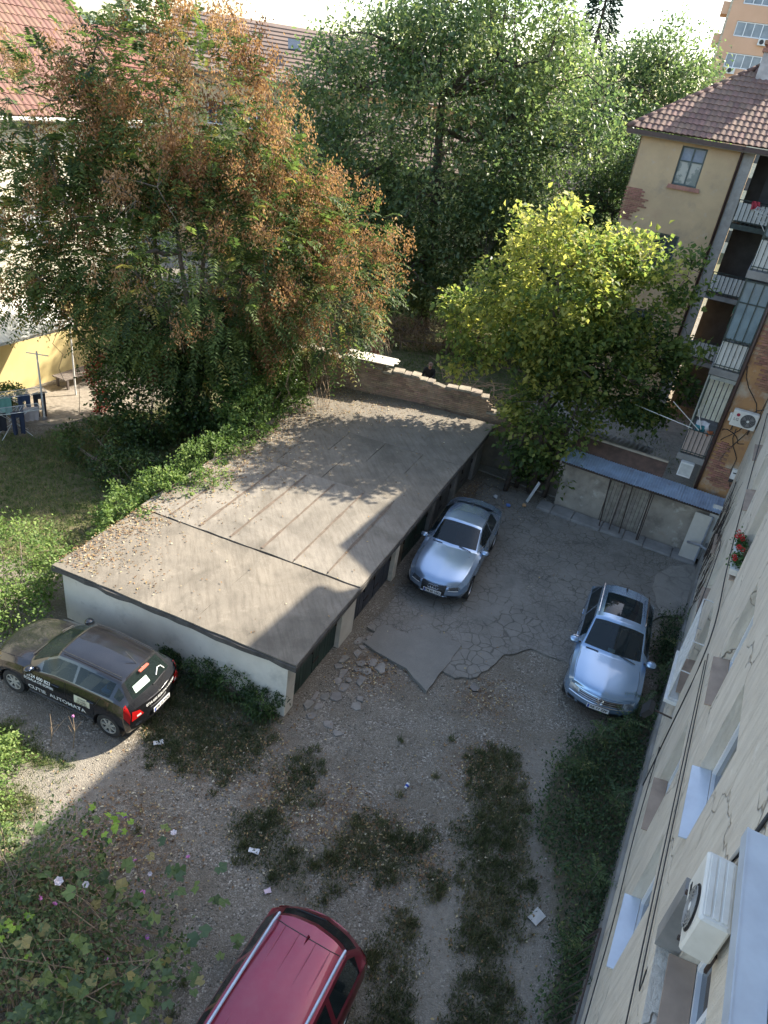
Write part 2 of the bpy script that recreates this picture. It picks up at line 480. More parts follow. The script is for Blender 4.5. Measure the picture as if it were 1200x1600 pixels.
leafc = t.ramp(t.noise(P, 14, 6, 0.7), [(0.3, (0.085, 0.055, 0.035)), (0.7, (0.2, 0.125, 0.08))])
col = t.mix(t.math('MULTIPLY', A('leaf'), t.math('MULTIPLY', t.step(t.noise(P, 6, 6, 0.7), 0.4, 0.6), 0.75)), col, leafc)
soil = t.ramp(t.noise(P, 5, 8, 0.7), [(0.3, (0.09, 0.084, 0.052)), (0.7, (0.175, 0.15, 0.105))])
col = t.mix(A('grass'), col, soil)
lawn = t.ramp(t.noise(P, 3, 8, 0.7), [(0.35, (0.06, 0.085, 0.025)), (0.65, (0.17, 0.14, 0.085))])
col = t.mix(A('lawn'), col, lawn)
bc = t.n('Bump', {'Strength': 0.8, 'Distance': 0.02, 'Height': t.math('ADD', t.math('MULTIPLY', vor.outputs['Distance'], -1.0), t.noise(P, 60, 5))})
bs = t.n('BsdfPrincipled', {'Base Color': col, 'Roughness': 0.95, 'Specular IOR Level': 0.2, 'Normal': bc.outputs[0]})
M['ground'] = t.done(bs.outputs[0])
grass_all = np.clip(m_grass(gx, gy) + m_weeds(gx, gy), 0, 1)
lawn_all = np.clip(m_lawn(gx, gy) + m_sunny(gx, gy) + m_back(gx, gy) + (gy > 60) * 1.0 + (gx < -30) + (gx > 30), 0, 1)
o = npmesh('ground', np.stack([gx, gy, gz], -1).reshape(-1, 3), np.stack([ii, ii + b_, ii + b_ + 1, ii + 1], -1), M['ground'],
           attr={'grass': grass_all.ravel(), 'track': m_track(gx, gy).ravel(), 'leaf': m_leaf(gx, gy).ravel(), 'lawn': lawn_all.ravel()}, smooth=True)
tag(o, kind='structure')

def sheet(name, poly, z, th, mat, seg=0.16, wob=0.07, parent=None, seed=0, tilt=(0, 0)):
    """flat slab with a ragged outline"""
    pts = []
    n = len(poly)
    for i in range(n):
        a = Vector((*poly[i], 0)); b = Vector((*poly[(i + 1) % n], 0))
        k = max(1, int((b - a).length / seg))
        nr = (b - a).cross(Vector((0, 0, 1))).normalized()
        for j in range(k):
            p = a.lerp(b, j / k)
            wv = (float(fbm(p.x, p.y, 2.3, 30 + seed)) - 0.47) * 2 * wob * 2
            pts.append(p + nr * wv)
    bm = bmesh.new()
    top = [bm.verts.new((p.x, p.y, z + p.x * tilt[0] + p.y * tilt[1])) for p in pts]
    bot = [bm.verts.new((p.x, p.y, z - th)) for p in pts]
    f = bm.faces.new(top)
    for i in range(len(pts)):
        j = (i + 1) % len(pts)
        bm.faces.new((top[j], top[i], bot[i], bot[j]))
    bmesh.ops.recalc_face_normals(bm, faces=bm.faces)
    bmesh.ops.triangulate(bm, faces=[f])
    me = bpy.data.meshes.new(name); bm.to_mesh(me); bm.free()
    return link(name, me, mat, parent)

def asphalt(name, c1, c2, crack=1.0, scale=3.1):
    t = NT(name); P = t.coord('World')
    nv = t.n('TexNoise', {'Vector': P, 'Scale': 2.5, 'Detail': 4.0})
    Pw = t.n('VectorMath', {0: P, 1: t.n('VectorMath', {0: nv.outputs['Color'], 'Scale': 0.25}, operation='SCALE').outputs[0]}, operation='ADD').outputs[0]
    v1 = t.n('TexVoronoi', {'Vector': Pw, 'Scale': scale}, feature='DISTANCE_TO_EDGE').outputs['Distance']
    v2 = t.n('TexVoronoi', {'Vector': Pw, 'Scale': scale * 2.3}, feature='DISTANCE_TO_EDGE').outputs['Distance']
    reg = t.step(t.noise(P, 0.45, 3), 0.42, 0.55)
    wid = t.math('ADD', 0.01, t.math('MULTIPLY', t.step(t.noise(P, 1.7, 3), .35, .7), 0.09))
    k1 = t.math('MULTIPLY', t.math('SUBTRACT', 1.0, t.n('MapRange', {0: v1, 1: 0.0, 2: wid}).outputs[0]), t.step(t.noise(P, 0.8, 4), .36, .5))
    k2 = t.math('MULTIPLY', t.math('SUBTRACT', 1.0, t.step(v2, 0.0, 0.09)), reg)
    k = t.math('MULTIPLY', t.math('MAXIMUM', k1, t.math('MULTIPLY', k2, 0.8)), crack)
    col = t.ramp(t.noise(P, 1.1, 8, 0.68), [(0.32, c1), (0.68, c2)])
    grit = t.ramp(t.noise(P, 90, 3, 0.8), [(0.3, (0.72, 0.72, 0.72)), (0.7, (1.28, 1.27, 1.24))])
    col = t.mix(1.0, col, grit, 'MULTIPLY')
    col = t.mix(t.math('MULTIPLY', t.step(t.noise(P, 0.7, 5, 0.6), 0.58, 0.72), 0.55), col, (0.1, 0.095, 0.088, 1))
    dust = t.math('MULTIPLY', t.step(t.noise(P, 1.9, 6, 0.7), 0.52, 0.7), 0.45)
    col = t.mix(dust, col, (0.26, 0.24, 0.21, 1))
    col = t.mix(t.math('MULTIPLY', k, 0.72), col, (0.06, 0.056, 0.045, 1))
    h = t.math('SUBTRACT', t.math('MULTIPLY', t.noise(P, 70, 4), 0.35), k)
    bp = t.n('Bump', {'Strength': 0.6, 'Distance': 0.015, 'Height': h})
    return t.done(t.n('BsdfPrincipled', {'Base Color': col, 'Roughness': 0.9, 'Specular IOR Level': 0.25, 'Normal': bp.outputs[0]}).outputs[0])
M['asphalt'] = asphalt('cracked_asphalt', (0.24, 0.224, 0.198), (0.17, 0.158, 0.14))
M['patch'] = asphalt('smooth_patch', (0.215, 0.202, 0.18), (0.18, 0.17, 0.152), 0.0)
M['pad'] = asphalt('pale_concrete_path', (0.31, 0.287, 0.25), (0.235, 0.217, 0.19), 0.5, 1.2)

ASPH = [(0.05, 14.9), (0.5, 15.8), (1.15, 17.5), (2.0, 19.9), (2.8, 22.3), (3.7, 24.6), (5.4, 23.6), (5.66, 22.95), (10.37, 20.7), (11.0, 20.6), (9.82, 17.91), (8.29, 17.38), (7.0, 15.6), (5.45, 14.8), (4.45, 15.07), (3.73, 14.65), (3.27, 13.9), (2.78, 13.56), (2.4, 13.52), (2.13, 13.74), (1.2, 14.43)]
tag(sheet('asphalt', ASPH, 0.035, 0.1, M['asphalt'], wob=0.1), kind='structure')
tag(sheet('asphalt_patch', [(0.0, 14.23), (0.35, 13.99), (1.13, 13.53), (1.7, 12.86), (2.1, 13.75), (2.55, 14.75), (2.1, 14.95), (1.73, 15.29), (1.1, 14.85), (0.48, 15.09)], 0.062, 0.12, M['patch'], wob=0.03, seed=3), kind='structure')
tag(sheet('concrete_path', [(8.78, 19.43), (9.6, 20.4), (10.4, 20.6), (10.4, 19.6), (9.7, 17.76), (8.53, 17.59)], 0.043, 0.1, M['pad'], wob=0.08, seed=5), kind='structure')
tag(sheet('passage_floor', [tuple(WP(t_, s_)[:2]) for t_, s_ in ((16.4, 0.2), (16.4, 9), (28.4, 9), (28.4, 0.2))], 0.03, 0.1, M['pad'], seg=2, wob=0.0), kind='structure')
tag(sheet('garden_path', [(-15.6, 23.6), (-13.6, 22.7), (-11.9, 23.9), (-10.4, 26.2), (-9.6, 28.8), (-12.5, 29.6)], 0.01, 0.06, pmat('gravel_path', (0.3, 0.26, 0.21), (0.2, 0.17, 0.135), 6, bump=0.6, bscale=50, world=True), wob=0.1, seed=6), kind='structure')
k = empty('kerb', tuple(WP0), WRZ); tag(k, kind='structure')
rng = random.Random(3)
x = 0.15
while x < 5.6:
    L = rng.uniform(0.7, 1.1)
    mb = MB().cbox(14.98 + rng.uniform(-.03, .03), 15.66, x, min(x + L - 0.012, 5.7), -0.05, 0.12 + rng.uniform(-.02, .02), 0.025)
    mb.build('kerb_slab', M['concrete'], k); x += L
# dark puddle in a pothole
pud = pmat('puddle_water', (0.012, 0.012, 0.014), (0.03, 0.028, 0.025), 3, rough=0.08)
tag(sheet('puddle', [(2.75, 13.3), (2.83, 13.18), (2.97, 13.2), (3.03, 13.33), (2.98, 13.47), (2.86, 13.5)], 0.012, 0.03, pud, seg=0.08, wob=0.02), kind='structure')

# broken paving in front of the green garage door: each piece its own object
ap = empty('garage_apron', (*GB, 0), GRZ); tag(ap, kind='structure')
rng = random.Random(21)
apm = pmat('broken_paving', (0.26, 0.24, 0.21), (0.18, 0.165, 0.145), 5, bump=0.4, bscale=60, rnd=0.14)
cells = []
yy = -0.22
row = 0
while yy > -1.35:
    xx = 0.1 + 0.1 * (row % 2)
    h = rng.uniform(0.2, 0.3)
    while xx < 3.8:
        wd = rng.uniform(0.18, 0.42)
        if rng.random() < 0.6 - 0.3 * max(0, -yy - 0.9) - (0.35 if xx < .8 and yy < -.8 else 0):
            c = (xx + wd / 2, yy - h / 2)
            n = rng.choice((4, 5, 6, 8))
            a00 = rng.uniform(0, 6.28)
            ring = []
            for i in range(n):
                a = a00 + 2 * math.pi * i / n + rng.uniform(-.35, .35)
                ring.append((c[0] + math.cos(a) * wd * 0.56 * rng.uniform(.6, 1.1), c[1] + math.sin(a) * h * 0.6 * rng.uniform(.6, 1.1)))
            zt = rng.uniform(0.0, 0.035)
            mb = MB()
            v = [(p[0], p[1], -0.03) for p in ring] + [(p[0], p[1], zt - .012) for p in ring] + [(c[0] + (p[0] - c[0]) * .9, c[1] + (p[1] - c[1]) * .9, zt + rng.uniform(-.006, .006)) for p in ring]
            f = [tuple(range(2 * n, 3 * n))]
            for q in range(2):
                for i in range(n): f.append((q * n + i, q * n + (i + 1) % n, (q + 1) * n + (i + 1) % n, (q + 1) * n + i))
            mb.add(v, f).build('paving_stone', apm, ap)
        xx += wd
    yy -= h; row += 1

# loose gravel, fallen leaves and grass: nobody could count them
def scatter(n, x0, x1, y0, y1, dens, rng):
    out = []
    tot = 0
    while tot < n:
        x = rng.uniform(x0, x1, n * 2); y = rng.uniform(y0, y1, n * 2)
        k = rng.random(n * 2) < dens(x, y)
        out.append(np.stack([x[k], y[k]], -1)); tot += k.sum()
        if k.sum() == 0: break
    return np.concatenate(out)[:n]
G0 = np.array(GB); ga2 = np.array(GA[:2]); gb2 = np.array(GBv[:2])
def in_garage(x, y, m=0.1):
    u = (x - GB[0]) * ga2[0] + (y - GB[1]) * ga2[1]; v = (x - GB[0]) * gb2[0] + (y - GB[1]) * gb2[1]
    return (u > -m) & (u < 14.6 + m) & (v > -m) & (v < 6.5 + m)
def ground_z(x, y):
    return (fbm(x, y, 0.5, 12) - 0.47) * 0.06 + (vnoise(x, y, 5, 13) - 0.5) * 0.014 - 0.02
asd = lambda x, y: poly_sd(x, y, ASPH)
def d_gravel(x, y):
    return np.where(in_garage(x, y) | (asd(x, y) < 0.05), 0.0, (1 - m_grass(x, y)) * (1 - m_weeds(x, y)) * np.clip(fbm(x, y, 1.1, 40) * 2 - 0.35, 0.1, 1) * (1 - 0.6 * m_track(x, y)))
p = scatter(15000, -6.5, 5.5, 4, 14.6, d_gravel, RNG)
n = len(p)
octv = np.array([(1, 0, 0), (0, 1, 0), (-1, 0, 0), (0, -1, 0), (0, 0, 1), (0, 0, -1)], float)
octf = np.array([(0, 1, 4), (1, 2, 4), (2, 3, 4), (3, 0, 4), (1, 0, 5), (2, 1, 5), (3, 2, 5), (0, 3, 5)])
sz = 0.008 + 0.02 * RNG.random(n) ** 3
V = octv[None] * sz[:, None, None] * RNG.uniform(0.6, 1.3, (n, 6, 1)) * np.array([1, 1, 0.65])
th = RNG.random(n) * 6.28
V = np.stack([V[..., 0] * np.cos(th)[:, None] - V[..., 1] * np.sin(th)[:, None], V[..., 0] * np.sin(th)[:, None] + V[..., 1] * np.cos(th)[:, None], V[..., 2]], -1)
V += np.stack([p[:, 0], p[:, 1], ground_z(p[:, 0], p[:, 1]) + 0.004], -1)[:, None]
Fq = octf[None] + (np.arange(n) * 6)[:, None, None]
gm = leafmat('gravel_stone', [(0, (0.12, 0.103, 0.08)), (0.6, (0.2, 0.178, 0.145)), (0.95, (0.3, 0.27, 0.225)), (1, (0.5, 0.47, 0.41))], 0.0, 0.9)
tag(npmesh('gravel', V.reshape(-1, 3), Fq.reshape(-1, 3), gm, attr={'v': np.repeat(RNG.random(n), 6)}), 'grey and brown gravel strewn over the bare yard', 'gravel', kind='stuff')

def leaves(name, P, D, N, L, Wd, v, mat, parent=None, fold=0.25, kite=0.42):
    """many folded kite-shaped leaves in one mesh"""
    P = np.asarray(P, float); n = len(P)
    D = norm(D); S = norm(np.cross(D, N)); Nn = np.cross(S, D)
    L = np.broadcast_to(L, n)[:, None]; Wd = np.broadcast_to(Wd, n)[:, None]
    mid = P + D * L * kite
    V = np.stack([P, mid + S * Wd * .5 + Nn * Wd * fold, P + D * L, mid - S * Wd * .5 + Nn * Wd * fold], 1)
    b = (np.arange(n) * 4)[:, None]
    Fc = np.concatenate([b + np.array([[0, 1, 2]]), b + np.array([[0, 2, 3]])], 0)
    return npmesh(name, V.reshape(-1, 3), Fc, mat, parent, attr={'v': np.repeat(np.clip(v, 0, 1), 4)})
def rdir(n, rng=RNG):
    return norm(rng.normal(size=(n, 3)))

M['litter'] = leafmat('fallen_leaf', [(0, (0.09, 0.055, 0.03)), (0.35, (0.2, 0.115, 0.06)), (0.65, (0.31, 0.2, 0.1)), (0.85, (0.42, 0.32, 0.15)), (1, (0.55, 0.5, 0.38))], 0.15, 0.8)
def flat_leaves(name, xy, z, size, parent=None, lab=None):
    n = len(xy)
    a = RNG.random(n) * 6.28
    D = np.stack([np.cos(a), np.sin(a), RNG.normal(0, .18, n)], -1)
    N = np.stack([RNG.normal(0, .25, n), RNG.normal(0, .25, n), np.ones(n)], -1)
    L = size * RNG.uniform(0.6, 1.4, n)
    o = leaves(name, np.stack([xy[:, 0], xy[:, 1], z + 0.01 + 0.02 * RNG.random(n)], -1), D, N, L, L * 0.55, RNG.random(n), M['litter'], parent)
    if lab: tag(o, lab, 'leaves', kind='stuff')
    return o
xy = scatter(6500, -6.5, 6.0, 4, 24.5, lambda x, y: np.where(in_garage(x, y), 0, np.clip(0.02 + 0.95 * m_leaf(x, y) ** 1.5 + 0.14 * m_grass(x, y), 0, 1) * np.where(asd(x, y) < 0, .35, 1)), RNG)
flat_leaves('fallen_leaves', xy, np.where(asd(xy[:, 0], xy[:, 1]) < 0, 0.04, ground_z(xy[:, 0], xy[:, 1]) + .01), 0.055, lab='dry brown and yellow leaves fallen on the yard')

M['grassblade'] = leafmat('grass_blade', [(0, (0.05, 0.066, 0.03)), (0.45, (0.09, 0.108, 0.046)), (0.72, (0.15, 0.15, 0.072)), (1, (0.32, 0.26, 0.15))], 0.2, 0.7)
M['lawnblade'] = leafmat('lawn_blade', [(0, (0.05, 0.085, 0.02)), (0.5, (0.1, 0.15, 0.04)), (0.8, (0.2, 0.21, 0.08)), (1, (0.36, 0.29, 0.16))], 0.3, 0.7)
def grass(name, xy, h, mat, lab, z=None, wid=0.006):
    n = len(xy)
    D = np.stack([RNG.normal(0, .55, n), RNG.normal(0, .55, n), np.ones(n)], -1)
    L = h * RNG.uniform(0.5, 1.3, n)
    zz = ground_z(xy[:, 0], xy[:, 1]) if z is None else z
    v = np.clip(RNG.random(n) * 0.6 + fbm(xy[:, 0], xy[:, 1], 1.4, 50) * 0.8 - 0.18, 0, 1)
    o = leaves(name, np.stack([xy[:, 0], xy[:, 1], zz + np.zeros(n)], -1), D, rdir(n), L, wid * RNG.uniform(.7, 1.5, n), v, mat, fold=0.1, kite=0.3)
    return tag(o, lab, 'grass', kind='stuff')
tc_ = scatter(330, -4.6, 4.2, 4, 12.6, lambda x, y: np.clip(m_grass(x, y) + .03, 0, 1) * np.where(in_garage(x, y), 0, 1), RNG)
grass('grass_tufts', np.repeat(tc_, 46, 0) + RNG.normal(0, .045, (len(tc_) * 46, 2)), 0.15, M['grassblade'], 'taller tufts of grass standing out of the dark patches', wid=0.014)
grass('low_grass', scatter(46000, -4.6, 4.2, 4, 12.6, lambda x, y: m_grass(x, y) * np.where(in_garage(x, y), 0, 1), RNG), 0.085, M['grassblade'], 'low dark grass growing in patches between the wheel tracks', wid=0.017)
grass('sunny_grass', scatter(24000, -9.5, -4.0, 5.5, 10.4, m_sunny, RNG), 0.09, M['lawnblade'], 'sunlit yellow green grass in front of the black hatchback', wid=0.014)
grass('garden_lawn', scatter(30000, -17, -5, 15, 28, lambda x, y: m_lawn(x, y) * np.where(in_garage(x, y), 0, 1), RNG), 0.12, M['lawnblade'], 'garden lawn behind the garages beside the drying racks', wid=0.022)
grass('back_garden_grass', scatter(16000, -6, 14, 27.5, 46, lambda x, y: m_back(x, y) * np.clip(fbm(x, y, .6, 60) * 2.2 - .5, 0, 1), RNG), 0.2, M['lawnblade'], 'rough grass of the garden behind the brick wall', wid=0.03)
# ================================================================== BUILDINGS
def felt(name, c1, c2, seed=0.0):
    t = NT(name); P = t.coord('World')
    P = t.n('VectorMath', {0: P, 1: (seed, seed * .7, 0)}, operation='ADD').outputs[0]
    col = t.ramp(t.noise(P, 0.9, 8, 0.66), [(0.34, c1), (0.66, c2)])
    st = t.n('Mapping', {0: P, 2: (0, 0, GRZ), 3: (1, 1, 1)})
    st = t.n('TexNoise', {'Vector': t.n('VectorMath', {0: st.outputs[0], 1: (0.6, 5, 1)}, operation='MULTIPLY').outputs[0], 'Scale': 2.2, 'Detail': 6.0, 'Roughness': 0.7}).outputs[0]
    col = t.mix(t.math('MULTIPLY', t.step(st, 0.45, 0.7), 0.55), col, (c2[0] * .65, c2[1] * .62, c2[2] * .6, 1))
    col = t.mix(t.math('MULTIPLY', t.step(t.noise(P, 2.6, 7, 0.7), 0.58, 0.75), 0.35), col, (0.4, 0.35, 0.28, 1))
    col = t.mix(t.math('MULTIPLY', t.step(t.noise(P, 0.55, 6, 0.6, 1.5), 0.5, 0.68), 0.5), col, (0.1, 0.088, 0.07, 1))
    grit = t.ramp(t.noise(P, 110, 3, 0.8), [(0.3, (0.8, 0.8, 0.8)), (0.7, (1.2, 1.2, 1.18))])
    col = t.mix(1.0, col, grit, 'MULTIPLY')
    bp = t.n('Bump', {'Strength': 0.35, 'Distance': 0.01, 'Height': t.math('ADD', t.noise(P, 90, 4), t.noise(P, 4, 4))})
    return t.done(t.n('BsdfPrincipled', {'Base Color': col, 'Roughness': 0.9, 'Specular IOR Level': 0.2, 'Normal': bp.outputs[0]}).outputs[0])
M['felt1'] = felt('roofing_felt', (0.24, 0.21, 0.17), (0.155, 0.137, 0.113))
M['felt2'] = felt('pale_roofing_felt', (0.275, 0.245, 0.205), (0.19, 0.17, 0.143), 7)
M['felt3'] = felt('grainy_roofing_felt', (0.235, 0.205, 0.168), (0.16, 0.14, 0.115), 13)
M['tar'] = pmat('tar_seam', (0.1, 0.075, 0.055), (0.16, 0.12, 0.09), 6, rough=0.8, world=True)
M['wplaster'] = pmat('white_render', (0.68, 0.63, 0.54), (0.58, 0.53, 0.45), 1.2, bump=0.25, bscale=45, spots=[((0.34, 0.32, 0.28), 1.6, 0.55, 0.75, 0.55), ((0.28, 0.25, 0.2), 4, 0.62, 0.75, 0.5)])
def plankmat(name, c, w=0.6): return pmat(name, c, tuple(x * w for x in c), 3, rough=0.6, spots=[(tuple(x * 2 + .03 for x in c), 7, 0.62, 0.75, 0.35)], bump=0.2, bscale=30)
M['dgreen'] = plankmat('dark_green_paint', (0.035, 0.065, 0.052)); M['dblue'] = plankmat('slate_blue_paint', (0.06, 0.068, 0.085))
M['dgrey'] = plankmat('grey_door_paint', (0.13, 0.13, 0.125)); M['dbrown'] = plankmat('weathered_wood_door', (0.2, 0.165, 0.125))

gar = empty('garage_row', (*GB, 0), GRZ, 'low row of garages with flat felt roof and white end wall', 'garage')
def rz_(x, y): return 1.73 + 0.27 * x / 14.47 - 0.14 * y / 6.2
Lg, Wn, Wf = 14.47, 6.2, 6.54
mb = MB()
def prism(mb, pts, z0, ztop):
    n = len(pts)
    v = [(p[0], p[1], z0) for p in pts] + [(p[0], p[1], ztop(p[0], p[1])) for p in pts]
    f = [tuple(range(n, 2 * n)), tuple(reversed(range(n)))] + [(i, (i + 1) % n, (i + 1) % n + n, i + n) for i in range(n)]
    return mb.add(v, f)
zt = lambda x, y: rz_(x, y) - 0.1
prism(MB(), [(0, 0.12), (0.25, 0.12), (0.25, Wn), (0, Wn)], -.1, zt).build('end_wall', M['wplaster'], gar)
prism(MB(), [(0.25, Wn - .22), (Lg, Wf - .22), (Lg, Wf), (0.25, Wn)], -.1, zt).build('back_wall', M['concrete'], gar)
prism(MB(), [(Lg - .25, 0.1), (Lg, 0.1), (Lg, Wf - .22), (Lg - .25, Wf - .22)], -.1, zt).build('far_wall', M['concrete'], gar)
prism(MB(), [(0.25, 0.5), (Lg - .25, 0.5), (Lg - .25, 0.6), (0.25, 0.6)], -.1, zt).build('inner_wall', M['black'], gar)
for a, b, m in ((0, .38, 'wplaster'), (2.66, 3.45, 'wplaster'), (6.03, 6.32, 'wplaster'), (8.95, 9.25, 'concrete'), (11.2, 11.5, 'concrete'), (13.6, Lg, 'concrete')):
    prism(MB(), [(a, -0.02), (b, -0.02), (b, 0.3), (a, 0.3)] if a else [(0.001, -0.02), (b, -0.02), (b, 0.119), (0.001, 0.119)], -.1, zt).build('pillar', M[m], gar)
prism(MB(), [(0.38, 0.3), (Lg - .26, 0.3), (Lg - .26, 0.34), (.38, 0.34)], -.1, zt).build('door_backing', M['black'], gar)
def leaf(a, b, m, groups=1):
    mb = MB(); n = max(3, int((b - a) / 0.14)); top = rz_((a + b) / 2, 0) - .2
    for i in range(n):
        x0 = a + .012 + (b - a - .024) * i / n; x1 = a + .012 + (b - a - .024) * (i + 1) / n - .008
        mb.box(x0, x1, 0.1 + rng.uniform(-.004, .004), 0.16, 0.04, top)
    mb.box(a + .03, b - .03, .16, .18, .1, top - .05)
    o = mb.build('door_leaf', M[m], gar)
    MB().box(b - .12, b - .09, 0.06, 0.1, 0.75, 0.9).build('handle', M['iron'], o)
    for z in (.35, top - .35): MB().box(a + .015, a + .3, .088, .1, z, z + .04).build('hinge', M['iron'], o)
rng = random.Random(4)
for a, b, m in ((.38, 1.47, 'dgreen'), (1.47, 2.66, 'dgreen'), (3.45, 4.3, 'dblue'), (4.3, 4.95, 'dblue'), (4.95, 6.03, 'dblue'), (6.32, 7.05, 'dbrown'), (7.05, 8.0, 'dgreen'), (8.0, 8.95, 'dgreen'), (9.25, 10.2, 'dgrey'), (10.2, 11.2, 'dgrey'), (11.5, 12.5, 'dgrey'), (12.5, 13.6, 'dgrey')):
    leaf(a, b, m)
# roof slab and the felt sheets that lie on it, each sheet its own piece
ey0, ex0 = -0.28, -0.16
def wy(x): return Wn + (Wf - Wn) * x / Lg + 0.15
def edge_pts():
    pts = []
    for i in range(46): pts.append((ex0 + (Lg + .1 - ex0) * i / 45, ey0))
    for i in range(16): pts.append((Lg + .1, ey0 + (wy(Lg) - ey0) * (i + 1) / 16))
    for i in range(45): pts.append((Lg + .1 - (Lg + .1 - ex0) * (i + 1) / 45, wy(Lg - Lg * (i + 1) / 45)))
    for i in range(19): pts.append((ex0 + rng.uniform(-.035, .03), wy(0) - (wy(0) - ey0) * (i + 1) / 20))
    return pts
bm = bmesh.new()
ep = edge_pts()
tp = [bm.verts.new((x, y, rz_(x, y) - .02)) for x, y in ep]
bt = [bm.verts.new((x, y, rz_(x, y) - .14 + rng.uniform(-.015, .015))) for x, y in ep]
bm.faces.new(tp)
for i in range(len(ep)):
    bm.faces.new((tp[i], bt[i], bt[(i + 1) % len(ep)], tp[(i + 1) % len(ep)]))
bm.faces.new(list(reversed(bt)))
bmesh.ops.recalc_face_normals(bm, faces=bm.faces)
me = bpy.data.meshes.new('roof'); bm.to_mesh(me); bm.free()
roof = link('roof', me, pmat('tarred_roof_edge', (0.1, 0.092, 0.082), (0.055, 0.05, 0.045), 4, bump=.4, world=True), gar)
def rsheet(x0, x1, y0, y1, m, lift=0.0):
    nx = max(2, int((x1 - x0) / 0.5)); ny = 3
    P = np.zeros((ny + 1, nx + 1, 3))
    for j in range(ny + 1):
        for i in range(nx + 1):
            x = x0 + (x1 - x0) * i / nx; y = y0 + (y1 - y0) * j / ny
            if i in (0, nx): x += rng.uniform(-.012, .012)
            if j in (0, ny): y += rng.uniform(-.01, .01)
            P[j, i] = (x, y, rz_(x, y) + .012 + lift + rng.uniform(-.004, .006))
    mb = MB().grid(P)
    b = [tuple(P[0, i]) for i in range(nx + 1)] + [tuple(P[j, nx]) for j in range(1, ny + 1)] + [tuple(P[ny, i]) for i in range(nx - 1, -1, -1)] + [tuple(P[j, 0]) for j in range(ny - 1, 0, -1)]
    n = len(b)
    mb.add(b + [(q[0], q[1], q[2] - .03) for q in b], [((i + 1) % n, i, n + i, n + (i + 1) % n) for i in range(n)])
    return mb.build('roof_sheet', M[m], roof)
def band(x0, x1, m, ny, seams=False, ylo=ey0 + .02, gap=.012, lift0=0):
    yhi = wy((x0 + x1) / 2) - .03
    for j in range(ny):
        y0 = ylo + (yhi - ylo) * j / ny; y1 = ylo + (yhi - ylo) * (j + 1) / ny
        rsheet(x0, x1 - .006, y0 + gap / 2, y1 - gap / 2, m, lift0 + rng.uniform(0, .008))
        if seams and j:
            P = []
            k = 14
            for i in range(k + 1):
                x = x0 + .1 + (x1 - x0 - .25) * i / k
                wv = rng.uniform(.02, .05)
                P.append([(x, y0 - wv, rz_(x, y0) + .034 + lift0), (x, y0 + wv * rng.uniform(.5, 1.2), rz_(x, y0) + .034 + lift0)])
            MB().grid(np.array(P).transpose(1, 0, 2)).build('tar_seam', M['tar'], roof)
band(ex0 + .03, 2.95, 'felt1', 5, gap=.004)
band(3.0, 7.25, 'felt2', 7, True, lift0=.012)
band(7.25, 9.0, 'felt1', 4, gap=.014, lift0=.004)
band(9.0, 10.6, 'felt1', 5, gap=.014)
band(10.6, 14.5, 'felt3', 4, gap=.003)
# leaf litter on the roof
def on_roof(n, dens):
    u = RNG.uniform(0, 14.3, n); v = RNG.uniform(-.1, 6.4, n)
    k = RNG.random(n) < dens(u, v); u = u[k]; v = v[k]
    p = np.stack([GB[0] + GA.x * u + GBv.x * v, GB[1] + GA.y * u + GBv.y * v], -1)
    return p, 1.73 + 0.27 * u / 14.47 - 0.14 * v / 6.2 + .025
p, z = on_roof(26000, lambda u, v: np.clip(np.exp((v - 5.7) * 1.3) * 0.9 * np.clip(fbm(u, v, .5, 70) * 3 - .8, .1, 1) + 0.35 * np.clip((u - 11.5) / 3, 0, 1) * np.clip(v / 4, 0, 1) + .004, 0, 1))
o = flat_leaves('roof_leaf_litter', p, z, 0.06); tag(o, 'brown dead leaves lying on the garage roof', 'leaves', kind='stuff')

# -------- brick boundary wall behind the garages
brickm = pmat('old_brick', (0.34, 0.22, 0.145), (0.23, 0.145, 0.095), 3, bump=.5, bscale=30, world=True, rnd=0.22, spots=[((0.34, 0.28, 0.2), 1.2, .5, .72, .6), ((0.06, 0.06, 0.045), .8, .5, .7, .6)])
mort = pmat('mortar', (0.25, 0.215, 0.165), (0.15, 0.13, 0.1), 2, bump=.4, world=True)
def bricks(parent, x0, x1, z0, ztop, y, sgn, mat, keep=300, prio=None, th=0.05, jit=.012, mask=None, bl=.25, bh=.075):
    """running-bond bricks proud of the core; the 'keep' nearest to prio are objects, the rest one part"""
    mb = MB().cbox(-bl / 2 + .006, bl / 2 - .006, -th, 0.0, 0, bh - .011, .006)
    me = mb.mesh('brick'); me.materials.append(mat)
    pos = []
    k = 0; z = z0
    while z < z0 + 30:
        x = x0 + (bl / 2 if k % 2 else 0)
        anyb = False
        while x < x1:
            if z + bh <= ztop(x) and (mask is None or mask(x, z)):
                pos.append((x + bl / 2, y + sgn * rng.uniform(0, jit), z, 1)); anyb = True
            x += bl
        z += bh; k += 1
        if z > z0 + 20: break
    pos.sort(key=lambda q: abs(q[0] - prio[0]) + 2 * abs(q[2] - prio[1]) if prio else q[0])
    for q in pos[:keep]:
        o = bpy.data.objects.new('brick', me); COL.objects.link(o); o.parent = parent
        o.location = q[:3]; o.rotation_euler = (rng.uniform(-.01, .01), rng.uniform(-.01, .01), (0 if sgn > 0 else math.pi) + rng.uniform(-.02, .02))
    rest = pos[keep:]
    if rest:
        V0 = np.array([v.co[:] for v in me.vertices]); 
        if sgn < 0: V0 = V0 * np.array([-1, -1, 1])
        big = MB()
        fs = [tuple(pp.vertices) for pp in me.polygons]
        for q in rest: big.add(V0 + np.array(q[:3]), fs)
        tag(big.build('brick_field', mat, parent), kind='stuff')
A0, B0 = Vector((-6.2, 27.35, 0)), Vector((6.3, 25.15, 0))
d = B0 - A0
